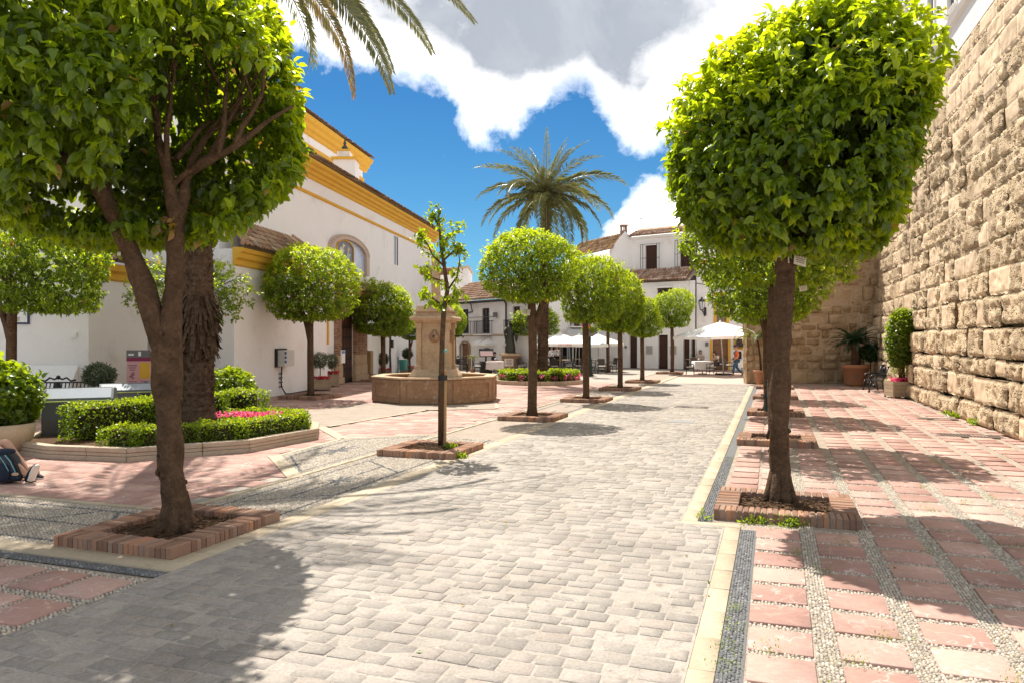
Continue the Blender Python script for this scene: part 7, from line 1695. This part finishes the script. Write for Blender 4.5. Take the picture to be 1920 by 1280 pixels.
# fallen leaves and grit
C = []; r = np.random.default_rng(12)
n = 420; a_ = r.uniform(4, 22, n); b_ = r.uniform(-7, 6, n); Cx = a_*SA+b_*CA; Cy = a_*CA-b_*SA; P = np.stack([Cx, Cy, np.full(n, .016)], 1)
v, f, t_ = leaf_geo(P, np.stack([r.normal(0, 1, n), r.normal(0, 1, n), r.normal(0, .1, n)], 1), np.tile([0, 0, 1.0], (n, 1))+r.normal(0, .15, (n, 3)), r.uniform(.015, .05, n), .7, r.choice([.99, .3, .99], n), LEAF_LO)
me = np_mesh('fallen_leaves', v, [f], t_); me.materials.append(L_ORANGE); tag(link('fallen_leaves', me, None, None), 'dry fallen leaves scattered over the paving', 'fallen leaves', kind='stuff')
# ------------------------------------------------------------------ people
def skin_obj(name, pts, edges, m_, parent, sub=2, root=0):
    me = bpy.data.meshes.new(name); me.from_pydata([p[:3] for p in pts], edges, []); me.update(); me.materials.append(m_)
    o = bpy.data.objects.new(name, me); COL.objects.link(o); o.parent = parent
    md = o.modifiers.new('skin', 'SKIN'); md.use_smooth_shade = True; md.branch_smoothing = .3
    if not me.skin_vertices:
        bpy.context.view_layer.update()
    sv = me.skin_vertices[0].data
    for i, p in enumerate(pts):
        r = p[3]; sv[i].radius = (r, r) if not isinstance(r, tuple) else r
        sv[i].use_root = (i == root)
    s = o.modifiers.new('sub', 'SUBSURF'); s.levels = sub; s.render_levels = sub
    return o
def V3(*a): return Vector(a)
def person(label, loc, rz, J, shirt, trousers, hair, shoes, sc_=1.0, long_sleeve=False, shorts=False, cap=None, hairlen=0.0, near=False):
    """J: joints (metres, facing -y): pelvis, chest, neck, head, shL, elL, wrL, shR, elR, wrR, hipL, knL, anL, toL, hipR, knR, anR, toR"""
    t = empty('person', tuple(loc), rz, label, 'person'); t.scale = (sc_,)*3
    J = {k: Vector(v) for k, v in J.items()}
    P = []; E = []
    def v(p, r): P.append((*p, r)); return len(P)-1
    pe = v(J['pelvis'], .13); ch = v(J['chest'], .14); nk = v(J['neck'], .055); nm = v(J['neck'].lerp(J['head'], .4), .052); hd = v(J['head']-V3(0, 0, .03), .088); ht = v(J['head']+V3(0, .01, .075), .085); cr = v(J['head']+V3(0, .01, .12), .05)
    E += [(pe, ch), (ch, nk), (nk, nm), (nm, hd), (hd, ht), (ht, cr)]
    fwd = (J['head']-J['neck']); f = J.get('face', V3(0, -1, 0)); f = Vector(f).normalized()
    ns = v(J['head']+f*.105-V3(0, 0, .005), .014); E.append((hd, ns))
    for s in 'LR':
        a, b, c = v(J['sh'+s], .055), v(J['el'+s], .043), v(J['wr'+s], .029); E += [(ch, a), (a, b), (b, c)]
        d = (J['wr'+s]-J['el'+s]).normalized(); side = d.cross(V3(0, 1, .3)).normalized()
        pm = v(J['wr'+s]+d*.065, .034); E.append((c, pm))
        for k in range(4):
            o = side*(.027*(k-1.5)/1.5); f1 = v(J['wr'+s]+d*.11+o, .0105); f2 = v(J['wr'+s]+d*(.145-.01*abs(k-1.5))+o+V3(0, 0, -.018), .009); E += [(pm, f1), (f1, f2)]
        th = v(J['wr'+s]+d*.06+side*.05, .012); th2 = v(J['wr'+s]+d*.09+side*.062, .010); E += [(pm, th), (th, th2)]
        h, k_, an = v(J['hip'+s], .09), v(J['kn'+s], .062), v(J['an'+s], .040); mc = v(J['kn'+s].lerp(J['an'+s], .35)+V3(0, .015, 0), .058); E += [(pe, h), (h, k_), (k_, mc), (mc, an)]
        ft = v(J['to'+s], .035); E.append((an, ft))
    skin_obj('body', P, E, SKIN, t, 2, pe)
    # eyes, mouth and ears, set in the head
    rt = f.cross(V3(0, 0, 1)).normalized(); m = MB()
    for s in (-1, 1): m.ball(J['head']+f*.082+rt*.032*s+V3(0, 0, .022), .010, 6, 4)
    m.build('eyes', BLACK, t, smooth=True); m = MB(); m.tube([J['head']+f*.086-rt*.02-V3(0, 0, .05), J['head']+f*.090-V3(0, 0, .052), J['head']+f*.086+rt*.02-V3(0, 0, .05)], .005, 5); m.build('mouth', flat('lips', (.35, .12, .1), .5), t)
    m = MB()
    for s in (-1, 1): m.ball(J['head']+rt*.088*s+V3(0, 0, .0), .024, 6, 5, (.5, .8, 1.2))
    m.build('ears', SKIN, t, smooth=True)
    # hair or cap
    m = MB(); c = J['head']+V3(0, 0, .045)-f*.018; n = 14; vs = []
    for i in range(8):
        ph = PI*.62*i/7
        for k in range(n):
            th = 2*PI*k/n; q = Vector((math.sin(ph)*math.cos(th), math.sin(ph)*math.sin(th), math.cos(ph)))
            low = .72 if q.dot(f) > .35 and i > 4 else 1; vs.append(c+Vector((q.x*.104, q.y*.104, q.z*.112*low if q.dot(f) > .35 else q.z*.112)))
    m.add(vs, [(i*n+k, i*n+(k+1) % n, (i+1)*n+(k+1) % n, (i+1)*n+k) for i in range(7) for k in range(n)])
    if hairlen: m.tube([c-f*.05, c-f*.09-V3(0, 0, hairlen*.5), c-f*.07-V3(0, 0, hairlen)], [.085, .08, .045], 10)
    m.build('hair', hair, t, smooth=True)
    if cap:
        m = MB(); m.ball(J['head']+V3(0, 0, .075), .112, 12, 6, (1, 1, .72)); pz = J['head']+V3(0, 0, .07); m.add([pz+rt*.07+f*.08, pz-rt*.07+f*.08, pz-rt*.05+f*.19, pz+rt*.05+f*.19]+[q-V3(0, 0, .012) for q in (pz+rt*.07+f*.08, pz-rt*.07+f*.08, pz-rt*.05+f*.19, pz+rt*.05+f*.19)], [(0, 1, 2, 3), (7, 6, 5, 4), (0, 3, 7, 4), (1, 2, 6, 5), (2, 3, 7, 6)]); m.build('cap', cap, t, smooth=True)
    # shirt
    P = []; E = []
    lo = v(J['pelvis'].lerp(J['chest'], .0), (.165, .125)); wa = v(J['pelvis'].lerp(J['chest'], .5), (.155, .125)); ch = v(J['chest'], (.175, .135)); nk = v(J['neck']-V3(0, 0, .02), .075); E += [(lo, wa), (wa, ch), (ch, nk)]
    for s in 'LR':
        a = v(J['sh'+s], .075); e = v(J['sh'+s].lerp(J['el'+s], .8 if not long_sleeve else 1), .062); E += [(ch, a), (a, e)]
        if long_sleeve: w_ = v(J['el'+s].lerp(J['wr'+s], .92), .042); E.append((e, w_))
    skin_obj('shirt', P, E, shirt, t, 2, wa)
    P = []; E = []; pe = v(J['pelvis']+V3(0, 0, .03), (.165, .13))
    for s in 'LR':
        h = v(J['hip'+s], .10); k_ = v(J['kn'+s] if not shorts else J['hip'+s].lerp(J['kn'+s], .88), .078 if not shorts else .10); E += [(pe, h), (h, k_)]
        if not shorts: an = v(J['an'+s].lerp(J['kn'+s], .06), .058); E.append((k_, an))
    skin_obj('shorts' if shorts else 'trousers', P, E, trousers, t, 2, pe)
    for s in 'LR':
        a, b = J['an'+s], J['to'+s]; d = (b-a); d = d.normalized(); up_ = V3(0, 0, 1)-d*d.z; up_.normalize(); sd = d.cross(up_)
        hl_ = a-d*.075-up_*.02; m = MB(); L = (b-a).length+.13
        sec = [(0, .032, .02, .06), (.05, .040, .0, .085), (.35, .043, .0, .085), (.6, .048, .0, .065), (.85, .044, .0, .045), (1.0, .022, .008, .03)]
        vs = []; n = 10
        for f_, wd, z0, z1 in sec:
            for k in range(n):
                th = 2*PI*k/n; zc = (z0+z1)/2-.045; vs.append(hl_+d*L*f_+sd*wd*math.cos(th)+up_*(zc+(z1-z0)/2*math.sin(th)))
        m.add(vs, [(i*n+k, i*n+(k+1) % n, (i+1)*n+(k+1) % n, (i+1)*n+k) for i in range(len(sec)-1) for k in range(n)]+[tuple(range(n)), tuple(range(len(vs)-1, len(vs)-1-n, -1))])
        sh = m.build('shoe', shoes, t, smooth=True)
        m = MB(); vs = []
        for f_, wd in ((-.01, .03), (.06, .044), (.35, .046), (.6, .052), (.85, .048), (1.02, .025)):
            for sg in (-1, 1):
                for z in (-.062, -.036): vs.append(hl_+d*L*f_+sd*wd*sg+up_*z)
        fs = []
        for i in range(5): b0 = i*4; fs += [(b0, b0+1, b0+5, b0+4), (b0+2, b0+6, b0+7, b0+3), (b0+1, b0+3, b0+7, b0+5), (b0, b0+4, b0+6, b0+2)]
        fs += [(0, 2, 3, 1), (20, 21, 23, 22)]; m.add(vs, fs); m.build('sole', flat('pale_sole', (.7, .66, .6), .7), sh)
    return t
STAND = dict(pelvis=(0, 0, .92), chest=(0, 0, 1.28), neck=(0, .0, 1.45), head=(0, -.02, 1.60), shL=(.19, 0, 1.38), elL=(.24, .03, 1.10), wrL=(.22, -.06, .86), shR=(-.19, 0, 1.38), elR=(-.24, .03, 1.10), wrR=(-.22, -.06, .86),
             hipL=(.09, 0, .88), knL=(.10, -.01, .48), anL=(.10, .03, .09), toL=(.12, -.11, .045), hipR=(-.09, 0, .88), knR=(-.10, -.01, .48), anR=(-.10, .03, .09), toR=(-.12, -.11, .045))
SIT = dict(STAND, pelvis=(0, .05, .52), chest=(0, .06, .88), neck=(0, .04, 1.05), head=(0, .0, 1.20), shL=(.19, .05, .98), shR=(-.19, .05, .98), elL=(.25, -.05, .74), elR=(-.25, -.05, .74), wrL=(.14, -.27, .76), wrR=(-.14, -.27, .76),
           hipL=(.10, .0, .50), hipR=(-.10, .0, .50), knL=(.12, -.42, .48), knR=(-.12, -.42, .48), anL=(.12, -.40, .09), anR=(-.12, -.40, .09), toL=(.13, -.54, .045), toR=(-.13, -.54, .045))
WALK = dict(STAND, knL=(.09, -.16, .50), anL=(.09, -.20, .09), toL=(.09, -.35, .05), knR=(-.09, .04, .47), anR=(-.09, .34, .14), toR=(-.09, .27, .03), elL=(.24, .06, 1.12), wrL=(.22, -.12, .96), elR=(-.24, .04, 1.12), wrR=(-.2, -.16, .98), chest=(0, -.01, 1.28), head=(0, -.05, 1.60))
ORG = flat('orange_shirt', (.80, .16, .03), .8); JEAN = flat('blue_jeans', (.05, .11, .18), .9); WSH = flat('white_shirt', (.75, .76, .78), .8); DKC = flat('dark_clothes', (.02, .02, .025), .9)
HB = flat('dark_hair', (.015, .010, .008), .6); HBR = flat('brown_hair', (.16, .08, .04), .6); GRC = flat('grey_cap', (.06, .07, .10), .8); SHO = flat('black_shoe', (.02, .018, .022), .8); BSH = flat('brown_shoe', (.14, .10, .07), .8)
mp = gp(1381, 704.5); man = person('man in orange shirt and blue jeans walking past the big parasol', mp, -PI/2-.1, WALK, ORG, JEAN, HBR, BSH, .95, cap=GRC)
m = MB(); m.cbox((0, .17, 1.18), (.27, .16, .42), 0, .05); bp_ = m.build('backpack', DKC, None, label='small dark backpack on the back of the walking man', cat='backpack'); bp_.location = mp; bp_.rotation_euler = (0, 0, -PI/2-.1); bp_.scale = (.95,)*3
m = MB(); m.tube([(-.10, .12, 1.36), (-.11, -.02, 1.43), (-.11, -.15, 1.3), (-.12, -.02, 1.02)], .018, 6); m.tube([(.10, .12, 1.36), (.11, -.02, 1.43), (.11, -.15, 1.3), (.12, -.02, 1.02)], .018, 6); m.build('straps', DKC, bp_)
person('woman with long brown hair seated facing left at the bare-topped table', gp(1313, 692.5), -.3, SIT, flat('beige_top', (.45, .36, .28), .8), DKC, HBR, SHO, .95, hairlen=.32)
person('diner with dark hair and pale shirt leaning over the laid table', gp(1343, 695.5), -PI/2+.2, dict(SIT, chest=(0, -.02, .87), neck=(0, -.08, 1.03), head=(0, -.15, 1.16)), flat('cream_shirt', (.62, .55, .46), .8), DKC, HB, SHO, .95, hairlen=.22)
person('waiter in white shirt with hand on hip seen under the parasols', gp(1034, 692), .9, dict(STAND, elR=(-.36, .06, 1.12), wrR=(-.2, .02, .95)), WSH, DKC, HB, SHO, .88, long_sleeve=True)
person('second waiter in white shirt facing the first one', gp(1045, 691.5), -.7, dict(STAND, wrL=(.05, -.22, 1.05), wrR=(-.05, -.22, 1.05)), WSH, DKC, HBR, SHO, .9, long_sleeve=True)
person('guest with dark hair seated behind the rose-clothed table', gp(928, 695), .1, SIT, DKC, DKC, HB, SHO, .88)
person('guest in white seated right of the pedestal', gp(979, 693.5), .6, SIT, WSH, DKC, HB, SHO, .95)
person('guest in a striped dark top seated between pedestal and third tree', gp(992, 694), -.9, SIT, flat('navy_top', (.03, .04, .08), .8), DKC, HBR, SHO, .95)
# seated person at the left edge of the picture
sp_ = gp(-55, 898); 
G = dict(pelvis=(0, .0, .13), chest=(0, .22, .50), neck=(0, .26, .67), head=(0, .22, .82), shL=(.19, .22, .60), elL=(.26, .05, .38), wrL=(.2, -.18, .36), shR=(-.19, .22, .60), elR=(-.28, .10, .36), wrR=(-.24, -.12, .22),
         hipL=(.09, -.02, .13), knL=(.10, -.40, .50), anL=(.10, -.72, .10), toL=(.11, -.87, .075), hipR=(-.09, -.02, .13), knR=(-.13, -.46, .44), anR=(-.15, -.90, .085), toR=(-.17, -.965, .215))
person('person in grey shorts sitting on the ground at the left edge, legs drawn up', sp_, PI/2-.05, G, flat('dark_shirt', (.03, .03, .035), .9), flat('grey_shorts', (.14, .155, .18), .9), HB, SHO, 1.05, shorts=True)
# backpack standing on the ground
bpk = gp(14, 903); t = empty('backpack', tuple(bpk), .2, 'grey backpack with blue piping standing on the red paving', 'backpack'); t.scale = (.9,)*3
GB = flat('charcoal_fabric', (.05, .055, .06), .9); BL = flat('navy_fabric', (.015, .022, .04), .9)
def blob(mb, c, s, e=2.6, n=16, mm=12, lean=0.0):
    vs = []
    for i in range(mm+1):
        ph = PI*i/mm
        for k in range(n):
            th = 2*PI*k/n; f = lambda x: math.copysign(abs(x)**(2/e), x)
            z = -f(math.cos(ph)); vs.append((c[0]+s[0]*f(math.sin(ph))*f(math.cos(th))+lean*z, c[1]+s[1]*f(math.sin(ph))*f(math.sin(th)), c[2]+s[2]*z))
    return mb.add(vs, [(i*n+k, i*n+(k+1) % n, (i+1)*n+(k+1) % n, (i+1)*n+k) for i in range(mm) for k in range(n)])
blob(MB(), (-.03, 0, .235), (.21, .15, .235), 3.0, lean=-.035).build('pack_body', GB, t, smooth=True)
blob(MB(), (-.05, -.13, .17), (.15, .07, .14), 3.0).build('front_pocket', BL, t, smooth=True)
blob(MB(), (.14, -.06, .11), (.09, .09, .09), 2.6).build('side_pocket', BL, t, smooth=True)
blob(MB(), (-.05, 0, .46), (.15, .13, .05), 2.6).build('top_lid', BL, t, smooth=True)
m = MB(); m.tube([(.02, -.13, .43), (.10, -.155, .34), (.15, -.15, .22), (.19, -.13, .08)], .009, 6); m.tube([(-.05, -.15, .42), (.03, -.18, .32), (.09, -.185, .2)], .006, 6); m.build('blue_piping', flat('light_blue', (.15, .36, .46), .7), t)
m = MB(); m.tube([(.05, -.10, .44), (.15, -.12, .34), (.20, -.12, .2), (.23, -.12, .04)], [.02, .022, .02, .012], 6); m.tube([(.22, -.12, .05), (.29, -.14, .09), (.31, -.16, .03), (.38, -.17, .015), (.46, -.18, .03)], .010, 6); m.tube([(.22, -.13, .04), (.27, -.18, .02), (.30, -.16, .05)], .008, 6); m.build('strap', IRON, t)
m = MB(); blob(m, (.16, -.135, .14), (.05, .02, .025)); m.build('tan_patch', flat('tan_patch', (.5, .36, .25), .8), t, smooth=True)
